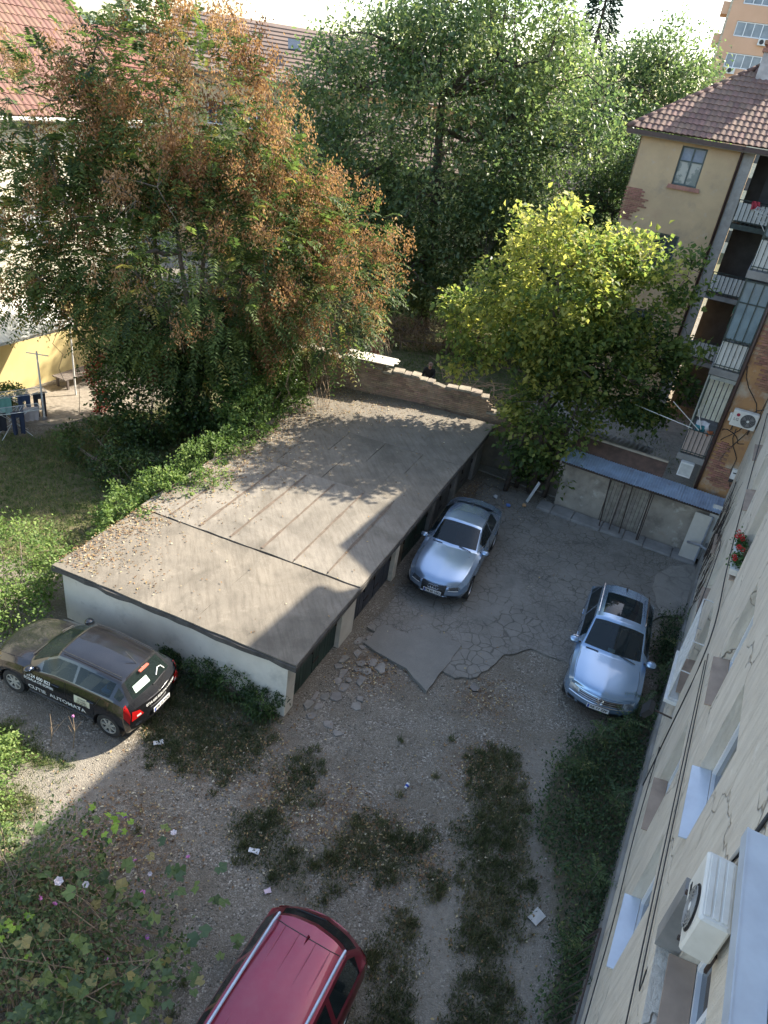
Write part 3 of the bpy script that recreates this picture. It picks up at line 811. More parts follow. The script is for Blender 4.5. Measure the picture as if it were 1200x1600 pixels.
bw = empty('brick_wall', tuple(A0), math.atan2(d.y, d.x), 'old brick boundary wall with ragged top behind the garage roof', 'wall')
Lw = d.length
top = lambda x: 3.1 - 0.4 * max(0, min(1, (x - 3) / 7)) - (0.5 if x > 9.6 else 0) + .05 * math.sin(x * 3.1) + .04 * math.sin(x * 7.7)
prof = [(x, top(x)) for x in np.linspace(0, Lw, 60)]
mb = MB()
mb.grid([[(x, 0.02, 0), (x, 0.02, z)] for x, z in prof]); mb.grid([[(x, .3, 0), (x, .3, z)] for x, z in prof]); mb.grid([[(x, .02, z), (x, .3, z)] for x, z in prof])
mb.build('mortar_core', mort, bw)
rng = random.Random(9)
bricks(bw, 0.1, Lw - .1, 1.5, lambda x: top(x) - .01, 0.0, -1, brickm, 300, (6.5, 2.5), th=.06)
cop = pmat('coping_stone', (0.3, 0.255, 0.195), (0.17, 0.145, 0.115), 4, bump=.4, rnd=.15)
x = 0.1
while x < Lw - .3:
    L = rng.uniform(.28, .5)
    z = top(x + L / 2) + rng.uniform(-.02, .02)
    if rng.random() < .85:
        MB().cbox(-L / 2 + .01, L / 2 - .01, -.22, .2, 0, rng.uniform(.05, .09), .012).build('coping_stone', cop, bw).matrix_local = Matrix.Translation((x + L / 2, .15, z)) @ Matrix.Rotation(rng.uniform(-.08, .08), 4, 'X') @ Matrix.Rotation(rng.uniform(-.1, .1), 4, 'Z') @ Matrix.Rotation(rng.uniform(-.05, .05), 4, 'Y')
    x += L
pal = empty('board_platform', (-1.35, 26.75, 3.22), math.atan2(d.y, d.x), 'pale weathered planks laid flat on top of the brick wall', 'boards')
pm = pmat('bleached_plank', (0.6, 0.56, 0.48), (0.45, 0.41, 0.34), 4, rough=.85, rnd=.1)
for i in range(6):
    o = MB().cbox(-1.0, 1.0 + rng.uniform(-.1, .1), -.07, .07, 0, .025, .004).build('plank', pm, pal)
    o.location = (rng.uniform(-.05, .05), -.4 + i * .155, rng.uniform(0, .015)); o.rotation_euler = (0, 0, rng.uniform(-.02, .02))
for sx in (-.7, .7): MB().box(sx - .04, sx + .04, -.45, .45, -.05, -.004).build('batten', pm, pal)

# -------- lean-to shed with corrugated roof
shed = empty('lean_to_shed', tuple(WP0), WRZ, 'stained plaster lean-to with a blue corrugated metal roof', 'shed')
M['shedwall'] = pmat('stained_shed_render', (0.36, 0.32, 0.26), (0.25, 0.22, 0.18), 1.4, bump=.4, bscale=30, spots=[((0.5, 0.47, 0.4), 1.8, .58, .66, .7), ((0.13, 0.11, 0.09), 1.1, .52, .7, .75), ((0.27, 0.19, 0.13), 2.6, .6, .7, .5)])
MB().box(15.75, 15.95, .1, 2.25, -.1, 1.78).build('wall', M['shedwall'], shed)
MB().box(15.75, 15.95, 3.6, 5.25, -.1, 1.72).build('wall', M['shedwall'], shed)
MB().box(15.85, 15.98, 2.25, 3.6, -.1, 1.75).build('back_board', M['black'], shed)
wd = pmat('grey_weathered_plank', (0.3, 0.27, 0.22), (0.2, 0.175, 0.14), 6, rough=.9, rnd=.12)
y = 2.27
for i in range(11):
    MB().cbox(15.79 + rng.uniform(-.01, .01), 15.84, y, y + .113, 0.02, 1.7 + rng.uniform(-.03, .02), .005).build('plank', wd, shed); y += .12
for s0, s1, r in ((3.45, 3.62, .022), (3.1, 3.12, .018), (2.75, 2.86, .02), (2.15, 2.2, .026), (2.1, 2.13, .016)):
    MB().tube([(15.22, s0, .1), (15.5, s1, 1.93)], r, 7).build('post', M['iron'], shed)
def corrugated(t0, t1, s0, s1, z0, z1, per=.085, amp=.014, n=4):
    k = int((s1 - s0) / per * n)
    return np.array([[(t, s0 + (s1 - s0) * i / k, z + amp * math.sin(2 * math.pi * (s1 - s0) * i / k / per)) for i in range(k + 1)] for t, z in ((t0, z0), ((t0 + t1) / 2, (z0 + z1) / 2 - .01), (t1, z1))])
blue = pmat('sky_tinted_blue_sheet', (0.36, 0.46, 0.6), (0.26, 0.32, 0.42), 2.5, rough=.35, metal=.25, spots=[((0.18, 0.12, 0.09), 2.2, .6, .72, .5)])  # blue grey metal, brightened by a sky reflection put into its colour
for i, (a, b, dz) in enumerate(((.02, 1.35, 0), (1.3, 2.75, .012), (2.7, 4.15, .0), (4.1, 5.4, .012))):
    MB().grid(corrugated(15.38, 16.25, a, b, 1.93 + dz, 2.12 + dz)).build('roof_sheet', blue, shed, True)
MB().box(15.45, 15.52, .05, 5.35, 1.83, 1.905).build('eave_beam', M['iron'], shed)
rust = pmat('rusty_back_sheet', (0.16, 0.1, 0.07), (0.09, 0.06, 0.045), 3, rough=.85, rnd=.1)
MB().hexa([(16.24, 2.1, 2.08), (16.95, 2.1, 2.42), (16.95, 5.3, 2.42), (16.24, 5.3, 2.08)], .03).build('rear_roof', rust, shed)
MB().box(16.9, 17.0, 2.1, 5.4, 2.43, 2.5).build('ridge_beam', pmat('pale_beam', (0.42, 0.36, 0.28)), shed)
gs = pmat('grey_fibre_cement', (0.23, 0.23, 0.22), (0.15, 0.15, 0.145), 2, bump=.3)
MB().grid(corrugated(17.02, 19.2, 2.8, 5.6, 2.4, 1.9, .18, .025)).build('rear_sheet', gs, shed, True)
MB().box(16.3, 19.1, 5.2, 5.35, -.1, 1.85).build('side_wall', M['shedwall'], shed); MB().box(18.9, 19.05, 2.9, 5.19, -.1, 1.85).build('rear_wall', M['shedwall'], shed)
# leaning panel, pipe and barrel in the corner
lp_ = empty('leaning_panel', tuple(WP(15.2, .35)), WRZ, 'tall cream panel leaning beside the shed against the wall', 'panel')
MB().obox((.12, .1, .85), (.05, .55, 1.75), Matrix.Rotation(.14, 3, 'Y')).build('board', pmat('cream_panel', (0.52, 0.49, 0.43), (0.44, 0.41, 0.35), 2), lp_)
MB().obox((.07, -.16, .86), (.06, .045, 1.78), Matrix.Rotation(.14, 3, 'Y')).build('edge_strip', pmat('grey_edge', (0.25, 0.27, 0.3)), lp_)
MB().obox((.33, -.2, 1.1), (.04, .3, 2.0), Matrix.Rotation(.1, 3, 'Y')).build('rear_board', pmat('white_board', (0.6, 0.58, 0.54)), lp_)
tag(MB().tube([WP(14.6, .02, .95), WP(14.8, .2, .93), WP(15.1, .62, .75)], .045, 8).build('drain_pipe', pmat('grey_pipe', (0.27, 0.28, 0.3)), None, True), 'grey plastic drain pipe reaching from wall to leaning panel', 'pipe')
o = empty('water_barrel', tuple(WP(17.7, 1.9)), 0, 'black open barrel with a hose coil behind the shed', 'barrel')
MB().lathe([(.42, 0), (.45, .05), (.45, .95), (.43, 1.0), (.4, 1.0), (.4, .3)], 20, cap=False).build('drum', M['black'], o, 40)
MB().tube([(.3 * math.cos(a), .3 * math.sin(a), 1.02 + a * .01) for a in np.linspace(0, 9, 30)], .02, 5).build('hose', pmat('grey_hose', (0.4, 0.42, 0.43)), o, True)

# -------- plaster apartment block on the right (the wall seen along its length)
blk = empty('plaster_apartment_block', tuple(WP0), WRZ, 'long pale plaster apartment block rising along the right side', 'building')
def rough_plaster(name, c1, c2):
    t = NT(name); P = t.coord('Object')
    mp = t.n('Mapping', {0: P, 2: (0, R(-38), 0), 3: (1.0, 1.0, 0.22)}).outputs[0]
    trow = t.noise(mp, 7.0, 6, 0.65, 0.4)
    stk = t.noise(t.n('VectorMath', {0: P, 1: (5.0, 1.0, 0.28)}, operation='MULTIPLY').outputs[0], 1.0, 6, 0.7)
    col = t.ramp(t.noise(P, 0.8, 8, 0.65), [(0.32, c1), (0.68, c2)])
    col = t.mix(t.math('MULTIPLY', t.step(trow, 0.42, 0.66), 0.4), col, (c2[0] * .72, c2[1] * .7, c2[2] * .68, 1))
    col = t.mix(t.math('MULTIPLY', t.step(stk, 0.52, 0.72), 0.55), col, (0.33, 0.285, 0.22, 1))
    col = t.mix(t.math('MULTIPLY', t.step(t.noise(P, 2.3, 7, 0.7), 0.6, 0.68), 0.5), col, (0.76, 0.71, 0.62, 1))
    v = t.n('TexVoronoi', {'Vector': t.n('VectorMath', {0: P, 1: t.n('VectorMath', {0: t.n('TexNoise', {'Vector': P, 'Scale': 3.0}).outputs['Color'], 'Scale': 0.6}, operation='SCALE').outputs[0]}, operation='ADD').outputs[0], 'Scale': 0.55}, feature='DISTANCE_TO_EDGE').outputs['Distance']
    crk = t.math('MULTIPLY', t.math('SUBTRACT', 1.0, t.step(v, 0.0, 0.012)), t.step(t.noise(P, .5, 3), .45, .6))
    col = t.mix(t.math('MULTIPLY', crk, 0.7), col, (0.12, 0.1, 0.08, 1))
    h = t.math('SUBTRACT', t.math('ADD', t.math('MULTIPLY', trow, 1.2), t.math('MULTIPLY', t.noise(P, 45, 4), 0.35)), crk)
    bp = t.n('Bump', {'Strength': 0.9, 'Distance': 0.035, 'Height': h})
    return t.done(t.n('BsdfPrincipled', {'Base Color': col, 'Roughness': 0.92, 'Specular IOR Level': 0.2, 'Normal': bp.outputs[0]}).outputs[0])
M['plaster'] = rough_plaster('old_pale_plaster', (0.68, 0.625, 0.53), (0.57, 0.515, 0.43))
ROWS = (2.45, 5.35, 8.6, 11.4)
WIN = []
for tc in (-11.0, -8.0, -3.95, -.6, 1.95, 5.75, 9.0, 12.2):
    for z in ROWS:
        if tc < -3 and z > 8: continue
        if tc == -3.95 and z > 5: WIN.append((-4.5, -3.15, 5.95, 7.0)); continue
        WIN.append((tc - .62, tc + .62, z, z + (1.55 if z < 8 else 1.5)))
mb = wall_holes(MB(), -14, 16.6, -.3, 14.2, WIN, 0, .32, 1)
mb.build('wall', M['plaster'], blk)
MB().box(-14, 16.6, -9, -.33, -.3, 14.0).build('core', M['black'], blk)
MB().box(-14, 16.62, 0.003, .07, -.3, .75).build('plinth', pmat('grey_plinth', (0.26, 0.25, 0.23), (0.17, 0.165, 0.15), 1.5, bump=.4), blk)
MB().box(-14.3, 16.9, -9.3, .28, 14.2, 14.4).build('eave', M['concrete'], blk)
MB().add([(-14.3, .25, 14.4), (16.9, .25, 14.4), (16.9, -4.5, 16.6), (-14.3, -4.5, 16.6), (16.9, -9.3, 14.4), (-14.3, -9.3, 14.4)], [(0, 1, 2, 3), (3, 2, 4, 5), (1, 4, 2), (0, 3, 5)]).build('roof', pmat('brown_tile_roof', (0.3, 0.16, 0.11)), blk)
tin = pmat('pale_blue_tin_sill', (0.52, 0.58, 0.65), (0.44, 0.49, 0.56), 3, rough=.45, metal=.2)
tan = pmat('tan_stone_sill', (0.36, 0.27, 0.2), (0.27, 0.2, 0.15), 3)
for (a, b, c, e) in WIN:
    win = window(blk, a + .01, b - .01, c + .01, e - .01, -.2, mull=1, fw=.075)
    tc = (a + b) / 2
    MB().hexa([(a + .004, -.142, c + .06), (b - .004, -.142, c + .06), (b - .004, .09, c + .012), (a + .004, .09, c + .012)], .02).build('sill', tin if abs(tc + .6) < .1 or tc < -5 else tan, win)
    if rng.random() < .5: MB().box(a + .1, (a + b) / 2 - .06, -.262, -.255, c + .3, e - .1).build('curtain', pmat('net_curtain', (0.5, 0.5, 0.47)), win)
# cage on the low window and flower boxes
CGS = .2
cg = MB()
for i in range(13): cg.tube([(4.95 + i * .14, CGS, 2.4), (4.95 + i * .14, CGS, 3.9)], .012, 4)
for i in range(12): cg.tube([(4.95, CGS, 2.4 + i * .135), (6.63, CGS, 2.4 + i * .135)], .012, 4)
for t_ in (4.95, 6.63):
    for z in (2.4, 3.15, 3.9): cg.tube([(t_, 0, z), (t_, CGS, z)], .014, 4)
cg.build('window_cage', pmat('white_wire', (0.6, 0.6, 0.58)), blk)
MB().box(4.9, 6.7, .004, .26, 2.28, 2.36).build('cage_shelf', M['white_plastic'], blk)
red = leafmat('geranium_petal', [(0, (0.45, 0.015, 0.02)), (1, (0.75, 0.05, 0.06))], .2)
flg = leafmat('geranium_leaf', [(0, (0.03, 0.08, 0.02)), (1, (0.09, 0.17, 0.05))], .25)
for i, t_ in enumerate((5.45, 6.2)):
    fb = empty('flower_box', tuple(WP(t_, .06, 5.42)), WRZ, ('white window box of red geraniums, nearer to the camera', 'white window box of red geraniums, farther along the wall')[i], 'flower box', 'geranium boxes on the right wall')
    MB().add([(-.34, -.09, .02), (.34, -.09, .02), (.34, .09, .02), (-.34, .09, .02), (-.38, -.12, .2), (.38, -.12, .2), (.38, .12, .2), (-.38, .12, .2)], [(3, 2, 1, 0), (0, 1, 5, 4), (1, 2, 6, 5), (2, 3, 7, 6), (3, 0, 4, 7), (4, 5, 6, 7)]).build('trough', M['white_plastic'], fb)
    fb.scale = (.75, .75, .75)
    n = 260
    P = RNG.normal(0, 1, (n, 3)) * [.18, .08, .08] + [0, 0, .3]
    leaves('foliage', P, rdir(n) + [0, 0, .3], rdir(n), .07, .06, RNG.random(n), flg, fb)
    for k in range(5):
        c = np.array([RNG.uniform(-.28, .28), RNG.uniform(-.05, .16), RNG.uniform(.4, .55)]); n = 40
        dd = rdir(n); leaves('bloom', c + dd * .035, dd, rdir(n), .035, .03, RNG.random(n), red, fb)
# concrete window surround and tin ledge close to the camera
MB().box(-5.3, -2.95, .004, .2, 5.72, 5.9).build('window_ledge', M['plaster'], blk); MB().box(-3.1, -2.9, .004, .22, 5.905, 6.7).build('window_fin', M['concrete'], blk)
led = empty('tin_ledge', tuple(WP(0, 0)), WRZ, 'flat pale blue tin ledge on the wall at the right edge', 'ledge')
MB().box(-7.2, -3.55, .01, .2, 8.16, 8.2).build('deck', tin, led); MB().box(-7.2, -3.55, .2, .212, 8.08, 8.206).build('drip_edge', tin, led)
# air conditioner on brackets
def aircon(loc, rz, label, logo=False, sc=1.0):
    a = empty('air_conditioner', loc, rz, label, 'air conditioner', 'air conditioners on the walls')
    a.scale = (sc, sc, sc)
    wp = pmat('aircon_casing', (0.68, 0.66, 0.6), (0.6, 0.58, 0.52), 4, rough=.5, spots=[((0.42, 0.38, 0.3), 3, .55, .75, .4)])
    c = MB().cbox(-.42, .42, .06, .36, 0, .56, .025).build('casing', wp, a)
    for i, (y0, y1) in enumerate(((.1, .16), (.18, .24), (.26, .32))):
        MB().cbox(-.36, .36, y0, y1, .56, .572, .005).build('top_rib', wp, c)
    g = MB()
    for r in (.05, .09, .13, .17, .21):
        g.tube([(-.12 + r * math.cos(q), .385, .28 + r * math.sin(q)) for q in np.linspace(0, 2 * math.pi, 29)], .006, 4, False)
    for q in range(12):
        an = q * math.pi / 6
        g.tube([(-.12 + .03 * math.cos(an), .383, .28 + .03 * math.sin(an)), (-.12 + .22 * math.cos(an), .38, .28 + .22 * math.sin(an))], .004, 4)
    g.build('fan_grille', pmat('grille_grey', (0.32, 0.31, 0.29)), a)
    MB().lathe([(.24, .362), (.24, .366)], 28, 'y', (-.12, 0, .28)).build('fan_well', M['black'], a)
    fb = MB()
    for q in range(3):
        an = q * 2.094 + .4
        fb.add([(-.12 + .04 * math.cos(an), .368, .28 + .04 * math.sin(an)), (-.12 + .2 * math.cos(an - .3), .37, .28 + .2 * math.sin(an - .3)), (-.12 + .2 * math.cos(an + .35), .376, .28 + .2 * math.sin(an + .35))], [(0, 1, 2)])
    fb.build('fan_blade', pmat('fan_grey', (0.2, 0.2, 0.19)), a)
    MB().lathe([(.045, .37), (.045, .39), (.02, .395)], 14, 'y', (-.12, 0, .28)).build('fan_hub', M['white_plastic'], a)
    MB().cbox(.42, .5, .1, .28, .1, .38, .02).build('valve_cover', wp, a)
    for sx in (-.28, .28): MB().box(sx - .02, sx + .02, 0, .38, -.045, -.005).box(sx - .02, sx + .02, 0, .03, -.3, -.045).build('bracket', M['iron'], a)
    if logo:
        MB().lathe([(.06, .361), (.06, .364)], 18, 'y', (.24, 0, .42)).build('logo_disc', pmat('logo_red', (0.35, 0.02, 0.05)), a)
        tm = text_mesh('LG', .14); o = link('logo_text', tm, M['ink'], a); o.matrix_local = Matrix.Translation((.26, .366, .25)) @ Matrix.Rotation(math.pi, 4, 'Z') @ Matrix.Rotation(math.pi / 2, 4, 'X')
    else:
        MB().box(.18, .3, .361, .366, .08, .14).build('badge', M['ink'], a)
    return a
a1 = aircon(tuple(WP(-3.6, .0, 7.1)), WRZ, 'white air conditioner on the pale wall close to the camera', sc=.78)
MB().tube([(.5, .18, .15), (.62, .16, .05), (.66, .06, .2), (.64, .03, .8)], .03, 8).build('insulated_pipe', pmat('pipe_wrap', (0.45, 0.42, 0.37)), a1, True)
MB().tube([(.46, .14, .3), (.56, .05, .6), (.57, .02, 1.3)], .022, 6).build('pipe_line', M['black'], a1, True)
# cables clipped along the wall
def cable(label, pts, r=.009):
    P = [Vector(p) for p in pts]; out = []
    for i in range(len(P) - 1):
        p0 = P[max(i - 1, 0)]; p1 = P[i]; p2 = P[i + 1]; p3 = P[min(i + 2, len(P) - 1)]
        for k in range(5):
            f = k / 5
            out.append(.5 * ((2 * p1) + (p2 - p0) * f + (2 * p0 - 5 * p1 + 4 * p2 - p3) * f * f + (3 * p1 - p0 - 3 * p2 + p3) * f ** 3))
    out.append(P[-1])
    return tag(MB().tube([WP(*q) for q in out], r, 5).build('cable', M['black'], None, True), label, 'cable', 'black cables along the plaster wall')
cable('thick black cable sloping along the wall above the floodlight', [(14, .04, 5.9), (9, .04, 5.0), (6.6, .04, 4.75), (4.1, .05, 4.55), (3.8, .05, 2.2), (3.75, .05, 1.0)], .013)
cable('straight black cable running level below the upper windows', [(3.7, .03, 4.45), (1.9, .03, 4.4), (0, .03, 4.36), (-2.6, .03, 4.32), (-6, .03, 4.3)])
cable('second level black cable just above its twin', [(3.7, .03, 4.6), (1.5, .03, 4.62), (-1, .03, 4.6), (-2.7, .03, 4.62), (-2.8, .03, 4.9), (-6, .03, 4.95)])
cable('thin wire hanging low across the wall near the ground', [(4, .05, 1.9), (2, .05, 1.6), (0, .05, 1.75), (-2, .05, 1.5), (-5, .05, 1.7)], .01)
cable('loose looping wire by the tangle of creeper stems', [(14.5, .04, 3.5), (12, .06, 3.0), (10, .05, 3.4), (8, .07, 2.2), (7.4, .05, 1.2)], .012)
# floodlight
fl = empty('floodlight', tuple(WP(4.6, 0.0, 2.1)), WRZ, 'small black floodlight sticking out of the wall above the weeds', 'floodlight')
MB().tube([(0, 0, .1), (0, .35, .12)], .02, 6).build('arm', M['iron'], fl)
MB().obox((0, .48, .08), (.34, .12, .24), Matrix.Rotation(.5, 3, 'X')).build('housing', M['black'], fl)
MB().obox((0, .52, .02), (.3, .02, .2), Matrix.Rotation(.5, 3, 'X')).build('lens', M['pane'], fl)
# basement grate
gr = empty('basement_grate', tuple(WP(-.6, .1)), WRZ, 'dark iron grate leaning on the foot of the pale wall', 'grate')
g = MB()
for i in range(9): g.tube([(-.8 + i * .2, .35, 0), (-.8 + i * .2, .02, 1.1)], .01, 4)
g.build('bars', M['iron'], gr); MB().tube([(-.85, .35, 0), (-.85, .02, 1.1), (.85, .02, 1.1), (.85, .35, 0)], .02, 5).build('frame', M['iron'], gr)

# -------- gallery building (end wall with bare brick, stacked balconies)
gal = empty('gallery_building', tuple(WP0), WRZ, 'old house with stacked open galleries and a flaking orange end wall', 'building')
T0 = 16.62
M['ochre'] = pmat('flaking_ochre_render', (0.4, 0.22, 0.095), (0.31, 0.17, 0.085), 1.6, bump=.5, bscale=24, detail=8, spots=[((0.42, 0.36, 0.28), 1.1, .48, .6, .8), ((0.22, 0.12, 0.08), 2.4, .55, .68, .7), ((0.13, 0.11, 0.09), 1.4, .6, .75, .5)])
MB().box(T0, T0 + .35, -.35, .95, -.1, 12).build('end_wall', M['ochre'], gal)
b2 = pmat('bare_red_brick', (0.34, 0.17, 0.11), (0.22, 0.115, 0.08), 4, bump=.4, rnd=.25)
def bk(parent, cells, mat):
    me = MB().cbox(-.03, .0, -.119, .119, 0, .064, .005).mesh('brick'); me.materials.append(mat)
    for (s, z) in cells:
        o = bpy.data.objects.new('brick', me); COL.objects.link(o); o.parent = parent
        o.location = (T0 - rng.uniform(.0, .012), s, z)
def blob(cs, s0, s1, z0, z1):
    out = []; z = z0; k = 0
    while z < z1:
        s = s0 + (.125 if k % 2 else 0)
        while s < s1:
            if any(((s - a) / ra) ** 2 + ((z - b) / rb) ** 2 < 1 + rng.uniform(-.3, .3) for a, b, ra, rb in cs): out.append((s, z))
            s += .25
        z += .075; k += 1
    return out
bk(gal, blob([(.55, 7.1, .5, .7), (.2, 6.2, .3, .5), (.75, 3.3, .25, .6), (.3, 2.6, .45, .4)], -.2, .85, 1.9, 8), b2)
brn = pmat('brown_downpipe', (0.075, 0.04, 0.032), (0.05, 0.03, 0.025), 4, rough=.5)
MB().tube([(T0 - .06, 1.0, 0), (T0 - .06, 1.0, 12)], .055, 10).build('downpipe', brn, gal, True)
MB().box(28.31, 34, -.34, .44, -.1, 11.9).build('core', M['ochre'], gal); MB().box(T0 + .36, 28.3, -.34, .94, -.1, 11.9).build('core', M['ochre'], gal)  # first box: unseen wall added to keep sun out of the landing recess
fac = pmat('gallery_wall', (0.27, 0.25, 0.21), (0.19, 0.175, 0.15), 1.5)
MB().box(T0 + .02, 28.3, .945, 1.0, -.1, 12).build('gallery_wall', fac, gal)
SO = 1.86
drk = pmat('dark_green_iron', (0.05, 0.07, 0.06), (0.03, 0.04, 0.036), 8, rough=.6)
whp = pmat('white_balcony_board', (0.62, 0.61, 0.57), (0.52, 0.51, 0.47), 2.5, spots=[((0.3, 0.28, 0.25), 5, .6, .72, .5)])
pnk = pmat('faded_pink_board', (0.46, 0.36, 0.31), (0.38, 0.3, 0.26), 2.5)
bluegl = pmat('blue_grey_glazing', (0.2, 0.27, 0.3), (0.14, 0.19, 0.215), 1.5, rough=.12)
LEV = (3.05, 6.05, 9.05)
for L_, pan in zip(LEV, (pnk, whp, whp)):
    MB().box(T0 - .02, 28.2, 1.0, SO + .06, L_ - .22, L_).build('gallery_slab', M['concrete'], gal)
    e = MB().box(T0 + .012, T0 + .03, 1.09, SO, L_ + .06, L_ + .86).build('end_panel', pan, gal)
    g = MB()
    for i in range(6):
        s = 1.12 + (SO - 1.16) * i / 5
        g.tube([(T0 - .03, s, L_ + .02), (T0 - .03, s, L_ + 1.0)], .012, 5)
    for z in (.12, .88): g.tube([(T0 - .03, 1.06, L_ + z), (T0 - .03, SO, L_ + z)], .016, 5)
    g.build('end_railing', drk, gal)
    r = MB()
    for i in range(62):
        t_ = T0 + .1 + i * .185
        r.tube([(t_, SO, L_), (t_, SO, L_ + .98)], .008, 4)
    for z in (.1, .98): r.tube([(T0, SO, L_ + z), (28.1, SO, L_ + z)], .018, 5)
    r.build('side_railing', drk, gal)
    for i in range(5):
        t_ = T0 + 1.5 + i * 2.2
        MB().box(t_, t_ + .85, 1.002, 1.03, L_, L_ + 2.0).build('gallery_door', pmat('brown_door', (0.14, 0.085, 0.06)), gal)
        MB().box(t_ + 1.1, t_ + 1.8, 1.002, 1.03, L_ + .8, L_ + 1.9).build('gallery_window', M['pane'], gal)
    for i in range(3):
        MB().tube([(T0 + .05 + i * 3.8, SO - .02, L_), (T0 + .05 + i * 3.8, SO - .02, L_ + 2.8)], .035, 6).build('gallery_post', drk, gal)
# glazed end of the middle and lower gallery
for L_, h0, h1 in ((6.05, .95, 2.7), (9.05, .95, 2.75)):
    e = MB().box(T0 + .0, T0 + .03, 1.06, SO, L_ + .94, L_ + h1).build('glazing', bluegl, gal)
    g = MB()
    for i in range(4): g.box(T0 - .03, T0 - .002, 1.06 + (SO - 1.09) * i / 3, 1.09 + (SO - 1.09) * i / 3, L_ + h0, L_ + h1)
    for z in (h0, (h0 + h1) / 2 + .25, h1): g.box(T0 - .034, T0 - .006, 1.04, SO + .02, L_ + z - .02, L_ + z + .02)
    g.build('frame', drk, e)
    s_ = MB().box(T0 + .04, T0 + 2.6, SO - .03, SO - .005, L_ + .94, L_ + h1).build('glazing', bluegl, gal)
    g = MB()
    for i in range(5): g.box(T0 + .04 + i * .63, T0 + .08 + i * .63, SO - .002, SO + .025, L_ + h0, L_ + h1)
    g.build('frame', drk, s_)
for i in range(5):
    MB().cbox(T0 + .3, T0 + .33, 1.08 + i * .15, 1.2 + i * .15, 4.3, 5.7, .004).build('slat', pmat('cream_slat', (0.55, 0.53, 0.42)), gal)
MB().box(T0 + .02, T0 + .06, 1.0, SO + .04, 5.68, 5.8).box(T0 + .02, T0 + .06, SO, SO + .04, 3.9, 5.68).build('opening_frame', pmat('grey_green_frame', (0.35, 0.36, 0.32)), gal)
MB().box(T0 - .3, 28.8, .0, SO + .35, 11.85, 12.0).build('eave_board', brn, gal)
MB().add([(T0 - .3, SO + .4, 12.0), (28.6, SO + .4, 12.0), (28.6, -3.5, 14.2), (T0 - .3, -3.5, 14.2), (28.6, SO + .4, 11.95), (28.6, -3.5, 11.95), (T0 - .3, -3.5, 11.95), (T0 - .3, SO + .4, 11.95)], [(0, 1, 2, 3), (0, 3, 6, 7), (1, 4, 5, 2)]).build('roof', pmat('brown_tile_roof2', (0.3, 0.17, 0.12)), gal)
aircon(tuple(WP(T0 - .02, .42, 4.55)), WRZ + math.pi / 2, 'white air conditioner with a red round badge on the orange wall', True, .9)
o = empty('meter_box', tuple(WP(T0, .05, 2.75)), WRZ, 'small white box with a dark foot hung on the orange wall', 'box')
MB().cbox(-.14, -.005, -.1, .1, 0, .34, .015).build('cover', M['white_plastic'], o); MB().box(-.13, -.01, -.095, .095, -.12, -.003).build('foot', M['black'], o); MB().box(-.145, -.141, -.05, .05, .2, .24).build('label', M['ink'], o)
o = empty('white_cabinet', tuple(WP(T0 - .15, 1.5, 2.35)), WRZ, 'small white cabinet under the lowest pink balcony', 'cabinet')
MB().cbox(-.1, .12, -.22, .22, 0, .5, .02).build('body', M['white_plastic'], o); MB().box(-.106, -.101, -.18, .18, .05, .45).build('door', pmat('offwhite_door', (0.55, 0.54, 0.5)), o)
for i, (lab, c, s, z, sx, sz) in enumerate((('folded white bedding heaped on the lowest balcony', (0.6, 0.58, 0.6), 1.5, 4.0, .4, .5), ('teal cloth bundle on the lowest balcony', (0.05, 0.25, 0.3), 1.55, 3.95, .3, .35), ('orange cloth at the foot of the lowest balcony', (0.6, 0.2, 0.08), 1.2, 3.95, .18, .2))):
    P = np.array([[(0.25 + .1 * math.sin(i * 3 + v * 5) + .06 * u + .12 * i * 0, s + sx * (u - .5) + .03 * math.sin(9 * v), z + sz * (v - .5)) for u in np.linspace(0, 1, 8)] for v in np.linspace(0, 1, 8)])
    P[..., 0] = T0 + .1 - .05 * i + .05 * np.sin(P[..., 1] * 22 + i) + .04 * np.sin(P[..., 2] * 15)
    mbx = MB().grid(P); mbx.grid((P + [.04, 0, 0])[::-1])
    o = mbx.build('cloth', pmat('cloth_%d' % i, c), None, True); o.location = WP0; o.rotation_euler = (0, 0, WRZ); tag(o, lab, 'cloth', 'cloths on the lowest balcony')
cr = empty('clothes_rods', tuple(WP(T0 - .05, 1.86, 3.98)), WRZ, 'thin white clothes rods poking out from the lowest balcony', 'rods')
for (p_, q_) in (((0, -.1, 0), (.3, 1.9, .12)), ((0, -.3, 0), (-.2, .75, .75)), ((0, -.35, .05), (.1, -.05, .65))):
    MB().tube([p_, q_], .014, 5).build('rod', M['white_plastic'], cr)

# -------- window house closing the court (hipped tile roof, one window)
wh = empty('tile_roofed_house', tuple(WP0), WRZ, 'ochre house with a hipped brown tile roof and a tall window', 'house')
TF = 28.5
M['facade'] = pmat('weathered_ochre_plaster', (0.57, 0.41, 0.235), (0.47, 0.34, 0.2), .9, bump=.3, bscale=25, detail=8, spots=[((0.42, 0.27, 0.17), .6, .52, .7, .5), ((0.26, 0.22, 0.17), 1.1, .55, .75, .55), ((0.5, 0.44, 0.35), 2.6, .6, .7, .4)])
wl = Matrix.Rotation(math.pi / 2, 4, 'Z')
fw = wall_holes(MB(), 3.88, 8.15, -.1, 11.75, [(5.3, 6.35, 10.1, 11.62), (5.3, 6.35, 6.6, 8.1), (5.3, 6.35, 3.2, 4.7)], 0, .25, 1)
fo = fw.build('facade', M['facade'], wh); fo.matrix_local = Matrix.Translation((TF, 0, 0)) @ wl   # local x -> s, local y -> -t
gfr = pmat('green_grey_frame', (0.12, 0.15, 0.14), (0.085, 0.1, 0.095), 5)
cur = pmat('pale_curtained_pane', (0.42, 0.42, 0.38), (0.2, 0.23, 0.22), 3, rough=.15, contrast=(.45, .55))
